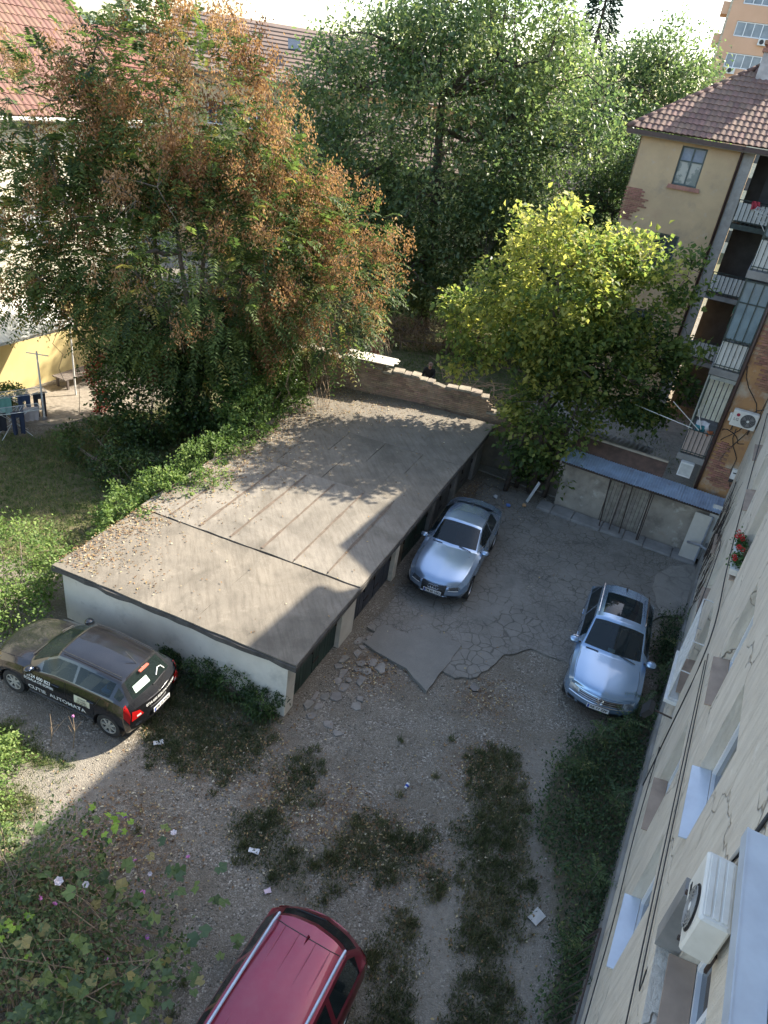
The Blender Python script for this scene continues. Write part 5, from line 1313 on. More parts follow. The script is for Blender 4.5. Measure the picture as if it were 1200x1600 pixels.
class Car:
    RU, RVv = 12, 8
    def __init__(s, name, label, loc, heading, st, bows, dx0, dx1, paintm, wheels, crease_u=(3, 4, 6, 7), group=None):
        s.root = empty(name, loc, math.atan2(heading[1], heading[0]), label, 'car', 'cars parked in the yard')
        s.paint = paintm
        n = len(st); s.n = n
        C = np.zeros((n, 7, 3))
        for i, (x, zb, ws, wm, zm, wb, zbl, wr, zr, zc) in enumerate(st):
            yz = [(ws * .9, zb), (ws, zb + .08), (wm, zm), (wb, zbl), (wr, zr), (wr * .6, zr + (zc - zr) * .78), (0, zc)]
            for j, (y, z) in enumerate(yz):
                dx = bows[i] * (y / .9) ** 2 + (dx0[j] if i == 0 else dx1[j] if i == n - 1 else 0)
                C[i, j] = (x + dx, y, z)
        s.C = C; s.cu = set(crease_u); s.cv = {3, 4}
        s.U = np.linspace(0, n - 1, (n - 1) * s.RU + 1); s.V = np.linspace(0, 6, 6 * s.RVv + 1)
        s.S = s.ev(s.U, s.V)
        s.wheels = wheels
    def ev(s, U, V):
        A = crom(s.C, np.asarray(U, float), s.cu)
        return crom(A.transpose(1, 0, 2), np.asarray(V, float), s.cv).transpose(1, 0, 2)
    def u_of_x(s, x, v=2.0):
        X = s.ev(s.U, [v])[:, 0, 0]
        return np.interp(-np.asarray(x, float), -X, s.U)
    def pt(s, u, v):
        return s.ev([u], [v])[0, 0]
    def nrm(s, u, v):
        e = .02
        a = s.pt(min(u + e, s.n - 1), v) - s.pt(max(u - e, 0), v); b = s.pt(u, min(v + e, 6)) - s.pt(u, max(v - e, 0))
        q = np.cross(b, a); q = q / (np.linalg.norm(q) + 1e-9)
        return q if (q[1] > 0 or (abs(q[1]) < .3 and q[2] > 0)) else -q
    def side(s, x, z, off=.004):
        """point on the left flank at given x and z"""
        u = float(s.u_of_x(x, 2.5)); vv = np.linspace(.5, 4, 60); Z = s.ev([u], vv)[0]
        k = np.interp(z, Z[:, 2], vv); p = s.pt(u, k); nn = s.nrm(u, k)
        return Vector((x, p[1], z)) + Vector(nn) * off
    def body(s, glass, gm=None):
        S = s.S.copy(); nu, nv = S.shape[:2]
        R_ = None
        vmask = s.V <= 3.0
        ins = np.zeros((nu, nv), bool)
        for (xw, rw, ra) in s.wheels:
            d = np.hypot(S[..., 0] - xw, S[..., 2] - rw)
            sel = (np.abs(d - ra) < .055) & vmask[None, :]
            sc = np.where(sel, ra / np.maximum(d, 1e-6), 1)
            S[..., 0] = xw + (S[..., 0] - xw) * sc; S[..., 2] = np.where(sel, rw + (S[..., 2] - rw) * sc, S[..., 2])
            d = np.hypot(S[..., 0] - xw, S[..., 2] - rw)
            ins |= (d < ra + .002) & vmask[None, :]
        kill = ins[:-1, :-1] & ins[1:, :-1] & ins[1:, 1:] & ins[:-1, 1:]
        lab = np.where(kill, -1, 0)
        uc = (s.U[:-1] + s.U[1:]) / 2; vc = (s.V[:-1] + s.V[1:]) / 2
        for gi, (gn, u0, u1, v0, v1) in enumerate(glass):
            m = ((uc[:, None] > u0) & (uc[:, None] < u1) & (vc[None] > v0) & (vc[None] < v1)) & (lab == 0)
            lab[m] = gi + 1
        def quads(k, mirror):
            I, J = np.where(lab == k)
            q = np.stack([I * nv + J, (I + 1) * nv + J, (I + 1) * nv + J + 1, I * nv + J + 1], -1)
            return q[:, ::-1] if mirror else q
        Vl = S.reshape(-1, 3); Vr = Vl * [1, -1, 1]; N = len(Vl)
        def emit(name, parts, mat, caps=False):
            V = np.concatenate([Vl, Vr]); Fq = np.concatenate(parts)
            bm = bmesh.new(); used = np.unique(Fq); mp = {}
            for i in used: mp[i] = bm.verts.new(V[i])
            for f in Fq:
                try: bm.faces.new([mp[i] for i in f])
                except ValueError: pass
            if caps:
                for row in (0, nu - 1):
                    for j in range(nv - 1):
                        cols = np.linspace(-1, 1, 17)
                        bw_ = s.bow_end[0] if row == 0 else s.bow_end[1]
                        L = []
                        for jj in (j, j + 1):
                            p = S[row, jj]; ys_ = cols * p[1]
                            L.append([(p[0] + bw_ * ((y_ / .9) ** 2 - (p[1] / .9) ** 2), y_, p[2]) for y_ in ys_])
                        va = [bm.verts.new(q) for q in L[0]]; vb = [bm.verts.new(q) for q in L[1]]
                        for k in range(16):
                            try: bm.faces.new((va[k], va[k + 1], vb[k + 1], vb[k]))
                            except ValueError: pass
            bmesh.ops.remove_doubles(bm, verts=bm.verts, dist=2e-4)
            bmesh.ops.recalc_face_normals(bm, faces=bm.faces)
            me = bpy.data.meshes.new(name); bm.to_mesh(me); bm.free()
            return link(name, me, mat, s.root, 38)
        b = emit('body', [quads(0, False), quads(0, True) + N], s.paint, True)
        for gi, (gn, u0, u1, v0, v1) in enumerate(glass):
            if v1 >= 6: emit(gn, [quads(gi + 1, False), quads(gi + 1, True) + N], gm or M['glass'])
            else:
                emit(gn, [quads(gi + 1, False)], gm or M['glass']); emit(gn, [quads(gi + 1, True) + N], gm or M['glass'])
        s.S = S
        # underside and arch liners
        x0, x1 = S[0, 2, 0], S[-1, 2, 0]
        MB().box(x1 + .25, x0 - .3, -.62, .62, .2, .34).build('underbody', M['black'], s.root)
        for (xw, rw, ra) in s.wheels:
            for sg in (-1, 1):
                mb = MB(); yo = .84 * sg; yi = .5 * sg
                mb.grid([[(xw + (ra + .012) * math.cos(a), y, rw + (ra + .012) * math.sin(a)) for y in (yo, yi)] for a in np.linspace(-.35, math.pi + .35, 18)])
                mb.add([(xw + (ra + .01) * math.cos(a), yi, rw + (ra + .01) * math.sin(a)) for a in np.linspace(-.35, math.pi + .35, 18)], [tuple(range(18))])
                mb.build('arch_liner', M['black'], s.root)
        return b
    def wheel(s, tyre_w=.2, rim=M['alloy'], spokes=10, y=None):
        for (xw, rw, ra) in s.wheels:
            r = rw
            for sg in (-1, 1):
                yc = (y or .76) * sg; h = tyre_w / 2
                w_ = MB().lathe([(r * .66, -h * .9), (r * .8, -h), (r * .96, -h * .9), (r, -h * .6), (r, h * .6), (r * .96, h * .9), (r * .8, h), (r * .66, h * .9)], 30, 'y', (xw, yc, rw), False).build('wheel', M['rubber'], s.root, 40)
                m = MB().lathe([(r * .67, h * .85 * sg), (r * .62, h * .7 * sg), (r * .58, h * .2 * sg), (.03, h * .2 * sg)], 30, 'y', (xw, yc, rw), False)
                m.build('rim_barrel', M['black'], w_)
                m = MB().lathe([(r * .68, h * .86 * sg), (r * .62, h * .9 * sg), (r * .6, h * .6 * sg)], 30, 'y', (xw, yc, rw), False)
                for k in range(spokes):
                    a = 2 * math.pi * k / spokes
                    m.obox((xw + r * .36 * math.cos(a), yc + h * .62 * sg, rw + r * .36 * math.sin(a)), (r * .56, .03, r * (.9 / spokes + .05)), Matrix.Rotation(-a, 3, 'Y'))
                m.lathe([(r * .16, h * .5 * sg), (r * .15, h * .8 * sg), (.01, h * .84 * sg)], 14, 'y', (xw, yc, rw), False)
                m.build('rim', rim, w_)
    def nose(s, y, z, off=.008, end=0):
        row = s.S[0 if end == 0 else -1]; vv = np.argsort(row[:, 2])
        Z = row[vv, 2]; xx = np.interp(z, Z, row[vv, 0]); yy = np.interp(z, Z, row[vv, 1])
        b = s.bow_end[end]
        return Vector((xx + b * ((y / .9) ** 2 - (yy / .9) ** 2) + (off if end == 0 else -off), y, z))
    def npatch(s, name, c, mat, off=.01, end=0, nu=8, nv=3, parent=None):
        """panel lying on the front or rear face, c = four (y,z) corners"""
        P = [[s.nose(*(np.array(c[0]) * (1 - u) * (1 - v) + np.array(c[1]) * u * (1 - v) + np.array(c[2]) * u * v + np.array(c[3]) * (1 - u) * v), off, end) for u in np.linspace(0, 1, nu)] for v in np.linspace(0, 1, nv)]
        return MB().grid(P).build(name, mat, parent or s.root, True)
    def spatch(s, name, c, mat, off=.006, nu=6, nv=4, sides=(1, -1), parent=None):
        """panel lying on the flank/upper surface, c = four (x,v) corners"""
        for sg in sides:
            P = []
            for b in np.linspace(0, 1, nv):
                row = []
                for a in np.linspace(0, 1, nu):
                    q = np.array(c[0]) * (1 - a) * (1 - b) + np.array(c[1]) * a * (1 - b) + np.array(c[2]) * a * b + np.array(c[3]) * (1 - a) * b
                    u = float(s.u_of_x(q[0], q[1])); p = s.pt(u, q[1]) + s.nrm(u, q[1]) * off
                    row.append((p[0], p[1] * sg, p[2]))
                P.append(row)
            MB().grid(P).build(name, mat, parent or s.root, True)
    def seam(s, name, pts, wd=.009, off=.004, sides=(1, -1), mat=None):
        """panel gap along (x,v) points"""
        for sg in sides:
            L = []
            for i in range(len(pts) - 1):
                for f in np.linspace(0, 1, 7)[:-1 if i < len(pts) - 2 else 7]:
                    q = np.array(pts[i]) * (1 - f) + np.array(pts[i + 1]) * f
                    u = float(s.u_of_x(q[0], q[1])); L.append(Vector(s.pt(u, q[1]) + s.nrm(u, q[1]) * off))
            mb = MB(); mb.tube([(p.x, p.y * sg, p.z) for p in L], wd / 2, 4); mb.build(name, mat or M['black'], s.root)
    def mirror(s, x, z, y=.93, sz=(.1, .11, .075), mat=None):
        for sg in (1, -1):
            n1, n2 = 8, 10; P = []
            for a in np.linspace(0, math.pi, n1):
                P.append([(x + sz[0] * math.copysign(abs(math.sin(a) * math.cos(b)) ** .8, math.cos(b)), (y + sz[1] * math.copysign(abs(math.cos(a)) ** .7, math.cos(a)) + sz[1] * .6) * sg, z + sz[2] * math.copysign(abs(math.sin(a) * math.sin(b)) ** .8, math.sin(b))) for b in np.linspace(0, 2 * math.pi, n2)])
            m = MB().grid(P).build('door_mirror', mat or s.paint, s.root, True)
            MB().box(x - sz[0] - .002, x - sz[0] * .8, (y + .0) * sg if sg > 0 else (y + .12) * sg, (y + .12) * sg if sg > 0 else (y) * sg, z - .05, z + .05).build('mirror_glass', M['chrome'], m)
            MB().tube([(x, (y - .14) * sg, z - .05), (x, (y + .03) * sg, z - .02)], .025, 6).build('mirror_arm', M['black'], m)
    def plate(s, text, y, z, end=0, w_=.52, tilt=0.0, off=.025):
        c = s.nose(0, z, off, end); yc = y
        d = 1 if end == 0 else -1
        o = MB().box(-.006, .006, -w_ / 2, w_ / 2, -.055, .055).build('number_plate', M['plate'], s.root); o.location = (c.x, yc, z); o.rotation_euler = (0, -tilt * d, 0)
        MB().box(.0062 * d - .0005, .0062 * d + .0005, -d * (w_ / 2 - .04) - .022, -d * (w_ / 2 - .04) + .022, -.05, .05).build('country_strip', bpy.data.materials.get('plate_blue') or pmat('plate_blue', (0.02, 0.06, 0.35)), o)
        tm = text_mesh(text, .098, bold=.003); t_ = link('lettering', tm, M['ink'], o)
        t_.matrix_local = Matrix.Translation((.0075 * d, .02 * d, -.002)) @ Matrix.Rotation(math.pi / 2 * d, 4, 'Z') @ Matrix.Rotation(math.pi / 2, 4, 'X')
        t_.scale = (.95, .95, 1)
    def interior(s, x_dash, seats, zf=.3, zs=.62, hr=1.2, wh_y=.36):
        MB().box(s.S[-1, 2, 0] + .5, x_dash + .2, -.72, .72, zf, zf + .04).build('cabin_floor', M['cloth_dark'], s.root)
        MB().add([(x_dash, -.7, .55), (x_dash, .7, .55), (x_dash, .68, .9), (x_dash, -.68, .9), (x_dash + .45, -.6, .96), (x_dash + .45, .6, .96)], [(0, 1, 2, 3), (3, 2, 5, 4)]).build('dashboard', M['cloth_dark'], s.root)
        MB().tube([(x_dash - .12 + .05 * math.sin(a), wh_y + .18 * math.cos(a), .86 + .18 * math.sin(a)) for a in np.linspace(0, 2 * math.pi, 19)], .015, 6, False).build('steering_wheel', M['black'], s.root)
        for (x, y, w_) in seats:
            mb = MB().cbox(x - .05, x + .45, y - w_ / 2, y + w_ / 2, zf + .04, zs - .1, .05)
            mb.obox((x - .16, y, zs + .16), (.14, w_, .62), Matrix.Rotation(-.25, 3, 'Y'))
            mb.obox((x - .27, y, hr - .12), (.1, w_ * .5, .18), Matrix.Rotation(-.2, 3, 'Y'))
            mb.build('seat', M['cloth_dark'], s.root)
    def side_text(s, text, x, z, size, sg=1, parent=None, mat=None, drop=0.0):
        tm = text_mesh(text, size, bold=size * .02)
        for v in tm.vertices:
            xx = x - v.co.x * sg * 1.0 if sg > 0 else x + v.co.x; zz = z + v.co.y - drop * v.co.x
            p = s.side(xx, zz, .016); v.co = (p.x, p.y * sg, p.z)
        return link('lettering', tm, mat or M['letter'], parent or s.root)
    def end_text(s, text, y, z, size, end=1, mat=None):
        tm = text_mesh(text, size, bold=size * .02); d = 1 if end == 0 else -1
        for v in tm.vertices:
            p = s.nose(y + v.co.x * d, z + v.co.y, .012, end); v.co = p
        return link('lettering', tm, mat or M['letter'], s.root)
    def wiper(s, pts):
        L = []
        for (x, v, sg) in pts:
            u = float(s.u_of_x(x, v)); p = s.pt(u, v) + s.nrm(u, v) * .02; L.append((p[0], p[1] * sg, p[2]))
        MB().tube(L, .011, 5).build('wiper', M['black'], s.root)
    def fin(s, x, z):
        MB().add([(x + .09, 0, z), (x - .08, .03, z), (x - .08, -.03, z), (x - .07, 0, z + .075), (x - .02, 0, z + .06)], [(0, 1, 3, 4), (0, 4, 3, 2), (1, 2, 3)]).build('antenna', s.finmat if hasattr(s, 'finmat') else s.paint, s.root)

lampg = pmat('lamp_glass', (0.32, 0.34, 0.36), (0.1, 0.11, 0.12), 7, rough=.08, contrast=(.45, .6))
lampd = pmat('smoked_lamp', (0.045, 0.05, 0.055), (0.2, 0.21, 0.22), 6, rough=.08, contrast=(.5, .68))
redlamp = pmat('red_lamp', (0.55, 0.012, 0.012), (0.38, 0.01, 0.01), 5, rough=.12, coat=.5)
grille = pmat('grille_black', (0.015, 0.015, 0.016), None, 6, rough=.4)

# ---- silver sedan
st = [(2.42, .26, .66, .76, .46, .72, .60, .60, .66, .69), (2.14, .22, .80, .89, .52, .84, .72, .70, .79, .82), (1.55, .2, .84, .92, .58, .87, .83, .76, .89, .93), (.78, .2, .85, .93, .62, .88, .92, .72, .96, 1.0),
      (-.08, .2, .85, .93, .64, .87, .96, .60, 1.35, 1.42), (-.62, .2, .85, .93, .64, .87, .98, .59, 1.38, 1.455), (-1.2, .2, .85, .93, .66, .87, .99, .55, 1.33, 1.41), (-2.0, .24, .84, .91, .66, .86, .99, .69, 1.03, 1.05), (-2.42, .32, .74, .82, .62, .79, .9, .66, .97, 1.0)]
bows = [-.36, -.24, -.1, -.2, -.08, 0, .05, .14, .2]
silver = paint('silver_paint', (0.33, 0.43, 0.57), .24, .65, .06)  # silver, with the sky's blue reflection mixed into the base colour
c = Car('silver_sedan', 'silver four door sedan parked tight against the dark garage doors', (2.36, 18.62, .035), (-.289, -.957), st, bows, [-.1, -.03, 0, -.03, -.1, -.09, -.08], [.06, .02, 0, 0, .03, .03, .03], silver, [(1.54, .335, .385), (-1.37, .335, .385)])
c.bow_end = (-.36, .2)
c.body([('windscreen', 3.08, 3.92, 4.12, 6.1), ('rear_window', 6.08, 6.92, 4.2, 6.1), ('side_window', 3.42, 4.92, 3.12, 3.88), ('side_window', 5.0, 6.25, 3.12, 3.88)])
c.wheel(.235, M['alloy'], 10, .8); c.interior(.55, [(-.05, .37, .5), (-.05, -.37, .5), (-.95, 0, 1.2)])
c.npatch('grille', [(-.33, .36), (.33, .36), (.36, .66), (-.36, .66)], grille, .012, 0, 10, 5)
g = MB()
for z in np.linspace(.4, .63, 6): g.tube([c.nose(y, z, .022) for y in np.linspace(-.32, .32, 9)], .007, 4)
g.build('grille_bars', M['black'], c.root); MB().tube([c.nose(y, z, .016) for y, z in ((-.34, .355), (.34, .355), (.37, .66), (-.37, .66), (-.34, .355))], .012, 5).build('grille_surround', M['chrome'], c.root)
rg = MB()
for k in range(4): rg.tube([c.nose(-.105 + k * .07 + .045 * math.cos(a), .6 + .045 * math.sin(a), .034) for a in np.linspace(0, 2 * math.pi, 17)], .006, 4, False)
rg.build('ring_emblem', M['chrome'], c.root)
c.plate('TM 60 USO', 0, .47, 0)
for sg in (1, -1):
    c.npatch('fog_intake', [(sg * .42, .3), (sg * .72, .32), (sg * .7, .4), (sg * .42, .4)], grille, .012)
    L = c.npatch('headlight', [(sg * .4, .55), (sg * .69, .58), (sg * .66, .66), (sg * .42, .645)], lampd, .012, 0, 10, 4)
    MB().tube([c.nose(sg * y, .558 + .03 * (y - .4), .02) for y in np.linspace(.42, .68, 7)], .008, 4).build('light_strip', M['letter'], L)
c.spatch('headlight_wrap', [(2.44, 2.75), (2.2, 2.75), (2.12, 3.35), (2.36, 3.6)], lampd, .008)
for sd in ([(.86, 3.0), (.84, 2.0), (.82, .6)], [(-.3, 3.0), (-.32, 2.0), (-.3, .6)], [(-1.28, 3.0), (-1.1, 2.2), (-1.0, 1.2)]): c.seam('door_gap', sd)
c.seam('hood_gap', [(2.2, 4.0), (1.5, 4.02), (.9, 4.05)]); c.seam('boot_gap', [(-2.03, 4.3), (-2.35, 4.2)])
for sg in (1, -1):
    for x in (.02, -1.02):
        p_ = c.side(x, .8, .012); MB().cbox(p_.x - .11, p_.x + .11, (p_.y - .012) if sg > 0 else -(p_.y + .012), (p_.y + .012) if sg > 0 else -(p_.y - .012), .785, .81, .006).build('door_handle', silver, c.root)
    c.npatch('tail_light', [(sg * .5, .72), (sg * .76, .72), (sg * .72, .88), (sg * .5, .86)], redlamp, .012, 1)
    MB().tube([c.side(x, z, .01) * 1 if sg > 0 else Vector((c.side(x, z, .01).x, -c.side(x, z, .01).y, z)) for x, z in ((.62, .99), (.2, 1.0), (-.6, 1.02), (-1.3, 1.04))], .009, 4).build('window_trim', M['chrome'], c.root)
c.mirror(.55, .98, .88); c.plate('TM 60 USO', 0, .62, 1); c.fin(-1.12, 1.42)
c.wiper([(.76, 4.6, 1), (.7, 5.6, 1)]); c.wiper([(.76, 5.3, -1), (.72, 4.4, -1)])

# ---- silver blue SUV
st = [(2.16, .3, .68, .78, .5, .75, .68, .66, .78, .81), (1.95, .26, .8, .88, .56, .84, .82, .72, .9, .93), (1.4, .24, .83, .9, .64, .86, .93, .76, 1.0, 1.04), (.86, .24, .84, .91, .68, .87, 1.0, .74, 1.06, 1.1),
      (.12, .24, .84, .91, .7, .87, 1.05, .62, 1.58, 1.66), (-.5, .24, .84, .91, .7, .87, 1.07, .61, 1.62, 1.70), (-1.5, .24, .84, .91, .72, .87, 1.1, .58, 1.57, 1.65), (-2.02, .3, .83, .89, .72, .85, 1.12, .68, 1.16, 1.18), (-2.2, .36, .78, .84, .66, .82, 1.0, .7, 1.08, 1.1)]
bows = [-.34, -.24, -.1, -.18, -.08, 0, .05, .12, .16]
suvp = paint('sky_tinted_silver_paint', (0.28, 0.4, 0.56), .24, .65, .05)  # silver blue paint, sky reflection also mixed into its base colour
c = Car('compact_suv', 'silver blue compact SUV with a dark panoramic roof parked nose to the weeds', (6.33, 14.78, 0.0), (-.30, -.954), st, bows, [-.1, -.02, 0, -.02, -.07, -.07, -.06], [.05, .0, 0, .02, .05, .05, .05], suvp, [(1.29, .345, .4), (-1.31, .345, .4)])
c.bow_end = (-.34, .16)
c.body([('windscreen', 3.08, 3.92, 4.12, 6.1), ('rear_window', 6.08, 6.92, 4.2, 6.1), ('side_window', 3.42, 4.92, 3.12, 3.88), ('side_window', 5.0, 6.0, 3.12, 3.88), ('quarter_window', 6.08, 6.6, 3.12, 3.75), ('panoramic_roof', 4.34, 5.58, 4.6, 6.1)])
c.wheel(.225, M['alloy'], 5, .77); c.interior(.6, [(0, .36, .5), (0, -.36, .5), (-.9, 0, 1.2)], .36, .75, 1.38)
c.npatch('grille', [(-.5, .65), (.5, .65), (.52, .76), (-.52, .76)], grille, .012, 0, 12, 3)
g = MB()
for z in (.67, .71, .75): g.tube([c.nose(y, z, .02) for y in np.linspace(-.5, .5, 11)], .008, 4)
g.build('grille_bars', M['chrome'], c.root)
MB().tube([c.nose(.07 * math.cos(a), .72 + .07 * math.sin(a), .035) for a in np.linspace(0, 2 * math.pi, 19)], .008, 4, False).tube([c.nose(y, z, .036) for y, z in ((-.05, .76), (-.02, .67), (0, .72), (.02, .67), (.05, .76))], .006, 4).build('round_emblem', M['chrome'], c.root)
c.npatch('lower_intake', [(-.45, .36), (.45, .36), (.5, .46), (-.5, .46)], grille, .012, 0, 10, 3); c.plate('AR 77 ZFP', 0, .53, 0)
for sg in (1, -1):
    c.npatch('headlight', [(sg * .53, .63), (sg * .76, .66), (sg * .72, .78), (sg * .53, .765)], lampg, .012, 0, 8, 4); c.npatch('fog_intake', [(sg * .54, .38), (sg * .74, .4), (sg * .74, .48), (sg * .56, .47)], grille, .012)
    c.npatch('tail_light', [(sg * .45, .85), (sg * .8, .85), (sg * .78, 1.02), (sg * .45, 1.0)], redlamp, .012, 1)
    MB().tube([(x, .585 * sg, z) for x, z in ((.0, 1.67), (-.1, 1.7), (-1.35, 1.69), (-1.45, 1.65))], .016, 6).build('roof_rail', M['chrome'], c.root)
    for x in (.15, -.9):
        p_ = c.side(x, .9, .012); MB().cbox(p_.x - .11, p_.x + .11, (p_.y - .012) if sg > 0 else -(p_.y + .012), (p_.y + .012) if sg > 0 else -(p_.y - .012), .885, .91, .006).build('door_handle', suvp, c.root)
c.spatch('headlight_wrap', [(2.16, 2.8), (1.92, 2.8), (1.84, 3.5), (2.08, 3.7)], lampg, .008)
for sd in ([(.9, 3.0), (.88, 2.0), (.86, .6)], [(-.28, 3.0), (-.3, 2.0), (-.28, .6)], [(-1.2, 3.0), (-1.05, 2.2), (-.95, 1.2)]): c.seam('door_gap', sd)
c.seam('hood_gap', [(1.98, 4.0), (1.5, 4.05), (.98, 4.1)]); c.spatch('sill_trim', [(.8, .1), (-.85, .1), (-.85, 1.0), (.8, 1.0)], M['black'], .006)
MB().tube([c.nose(y, .6, .012) for y in np.linspace(-.74, .74, 15)], .012, 5).build('chrome_strip', M['chrome'], c.root)
c.finmat = M['black']; c.mirror(.66, 1.1, .88, (.1, .12, .085)); c.fin(-1.35, 1.66); c.plate('AR 77 ZFP', 0, .78, 1)
MB().box(.42, .56, -.1, .08, 1.0, 1.004).build('paper_note', pmat('blue_paper', (0.4, 0.6, 0.66)), c.root); MB().box(.62, .7, -.06, .02, 1.02, 1.05).build('paper_note', M['letter'], c.root)
c.wiper([(.84, 4.6, 1), (.78, 5.6, 1)]); c.wiper([(.84, 5.3, -1), (.8, 4.4, -1)])

# ---- black hatchback with driving-school lettering
st = [(1.98, .26, .62, .72, .46, .68, .66, .58, .74, .77), (1.75, .22, .76, .83, .52, .79, .76, .66, .85, .89), (1.2, .2, .79, .85, .6, .81, .88, .7, .95, .99), (.86, .2, .8, .86, .62, .82, .93, .68, 1.0, 1.05),
      (.1, .2, .8, .86, .64, .82, .99, .57, 1.4, 1.47), (-.5, .2, .8, .86, .64, .82, 1.02, .56, 1.42, 1.49), (-1.5, .2, .8, .86, .66, .82, 1.06, .54, 1.36, 1.43), (-1.86, .26, .8, .85, .66, .81, 1.02, .64, 1.04, 1.06), (-2.0, .34, .74, .79, .56, .76, .8, .68, .92, .94)]
bows = [-.34, -.24, -.1, -.2, -.1, 0, .08, .14, .2]
blackp = paint('black_paint', (0.012, 0.012, 0.014), .16, .1, .16, (0.08, 0.08, 0.085))
c = Car('black_hatchback', 'dusty black hatchback with white driving school lettering on its doors', (-5.93, 11.37, -.01), (-.952, .308), st, bows, [-.1, -.02, 0, -.02, -.06, -.06, -.06], [.06, .01, 0, .01, .03, .03, .03], blackp, [(1.2, .3, .35), (-1.31, .3, .35)])
c.bow_end = (-.34, .2)
c.body([('windscreen', 3.08, 3.92, 4.12, 6.1), ('rear_window', 6.12, 6.92, 4.3, 6.1), ('side_window', 3.5, 4.92, 3.12, 3.88), ('side_window', 5.0, 5.95, 3.12, 3.88), ('quarter_window', 6.02, 6.5, 3.2, 3.75)], glassmat('green_tint_glass', (0.03, 0.045, 0.042), .6))
c.wheel(.19, pmat('hubcap_silver', (0.5, 0.48, 0.42), (0.4, 0.38, 0.33), 5, rough=.4, metal=.3), 7, .74); c.interior(.55, [(-.02, .34, .48), (-.02, -.34, .48), (-.95, 0, 1.1)], .32, .68, 1.24)
c.npatch('grille', [(-.4, .6), (.4, .6), (.42, .68), (-.42, .68)], grille, .012)
c.spatch('tail_light', [(-1.74, 2.35), (-2.02, 2.1), (-2.0, 3.0), (-1.72, 3.35)], redlamp, .014)
for sg in (1, -1):
    L = c.npatch('tail_light_inner', [(sg * .48, .72), (sg * .76, .66), (sg * .72, .9), (sg * .56, .86)], redlamp, .014, 1); c.npatch('reverse_lamp', [(sg * .54, .73), (sg * .64, .72), (sg * .64, .77), (sg * .55, .78)], M['letter'], .018, 1, parent=L)
    c.npatch('headlight', [(sg * .4, .6), (sg * .68, .62), (sg * .66, .76), (sg * .5, .74)], lampg, .012)
    for x in (-.02, -.92):
        p_ = c.side(x, .82, .012); MB().cbox(p_.x - .09, p_.x + .09, (p_.y - .012) if sg > 0 else -(p_.y + .012), (p_.y + .012) if sg > 0 else -(p_.y - .012), .805, .83, .006).build('door_handle', blackp, c.root)
c.spatch('headlight_wrap', [(1.98, 2.75), (1.68, 2.8), (1.55, 3.5), (1.85, 3.7)], lampg, .008)
for sd in ([(.86, 3.0), (.84, 2.0), (.8, .6)], [(-.26, 3.0), (-.28, 2.0), (-.26, .6)], [(-1.18, 3.0), (-1.0, 2.2), (-.95, 1.2)]): c.seam('door_gap', sd, .01)
c.seam('hood_gap', [(1.75, 4.0), (1.3, 4.05), (.98, 4.1)]); c.seam('side_moulding', [(.8, .9), (-.9, .9)], .03)
c.side_text('0724 600 823', .42, .80, .115); c.side_text('SCOALA DE SOFERI', .42, .70, .09); c.side_text('CUTIE  AUTOMATA', -.02, .47, .17)
P = [[c.side(x, z, .005) for x in np.linspace(-.5, -.9, 6)] for z in np.linspace(.62, .82, 4)]
st_ = MB().grid(P).build('door_sticker', pmat('cream_sticker', (0.68, 0.66, 0.48)), c.root)
for z, t_ in ((.77, 'SCOALA'), (.71, 'DE SOFERI'), (.655, '0724 600 823')): c.side_text(t_, -.7, z, .05, 1, st_, M['ink'])
c.end_text('0724 600 823', .18, .84, .08); c.end_text('SCOALA DE SOFERI', -.3, .84, .062)
c.plate('TM 11 VOL', 0, .62, 1); c.mirror(.62, 1.0, .83, (.09, .1, .075), blackp)
MB().tube([(-1.42, 0, 1.43), (-1.15, 0, 1.63)], .008, 5).build('antenna', M['black'], c.root)
MB().cbox(-1.62, -1.56, -.14, .14, 1.385, 1.42, .008).build('brake_lamp', pmat('coral_lamp', (0.6, 0.15, 0.1), None, 3, rough=.2), c.root)
u = 6.5
def rear_pt(v, uu, off=.012, sg=1):
    p = c.pt(uu, v) + np.array((-off * .8, 0, off * .6)); return (p[0], p[1] * sg, p[2])
MB().grid([[rear_pt(v, uu) for v in np.linspace(4.7, 5.9, 5)] for uu in (6.45, 6.6, 6.75)]).build('window_sticker', pmat('mint_sticker', (0.5, 0.65, 0.55)), c.root)
L_ = MB(); L_.tube([rear_pt(5.6, 6.75, .015, -1), rear_pt(5.2, 6.55, .015, -1), rear_pt(4.9, 6.6, .015, -1), rear_pt(4.8, 6.8, .015, -1)], .012, 4).build('window_sign', M['letter'], c.root)
c.wiper([(-1.84, 5.9, 1), (-1.8, 5.0, -1)]); c.wiper([(.84, 4.6, 1), (.78, 5.6, 1)]); c.wiper([(.84, 5.3, -1), (.8, 4.4, -1)])
MB().cbox(-1.2, -1.0, .35, .62, .95, 1.02, .02).build('parcel', pmat('blue_parcel', (0.1, 0.25, 0.5)), c.root)
MB().tube([(x, y, 1.5 - .05 * abs(x + .5) ** 2) for x, y in ((.05, .5), (-.5, .51), (-1.45, .49))], .012, 5).tube([(x, -y, 1.5 - .05 * abs(x + .5) ** 2) for x, y in ((.05, .5), (-.5, .51), (-1.45, .49))], .012, 5).build('roof_gutter', M['black'], c.root)

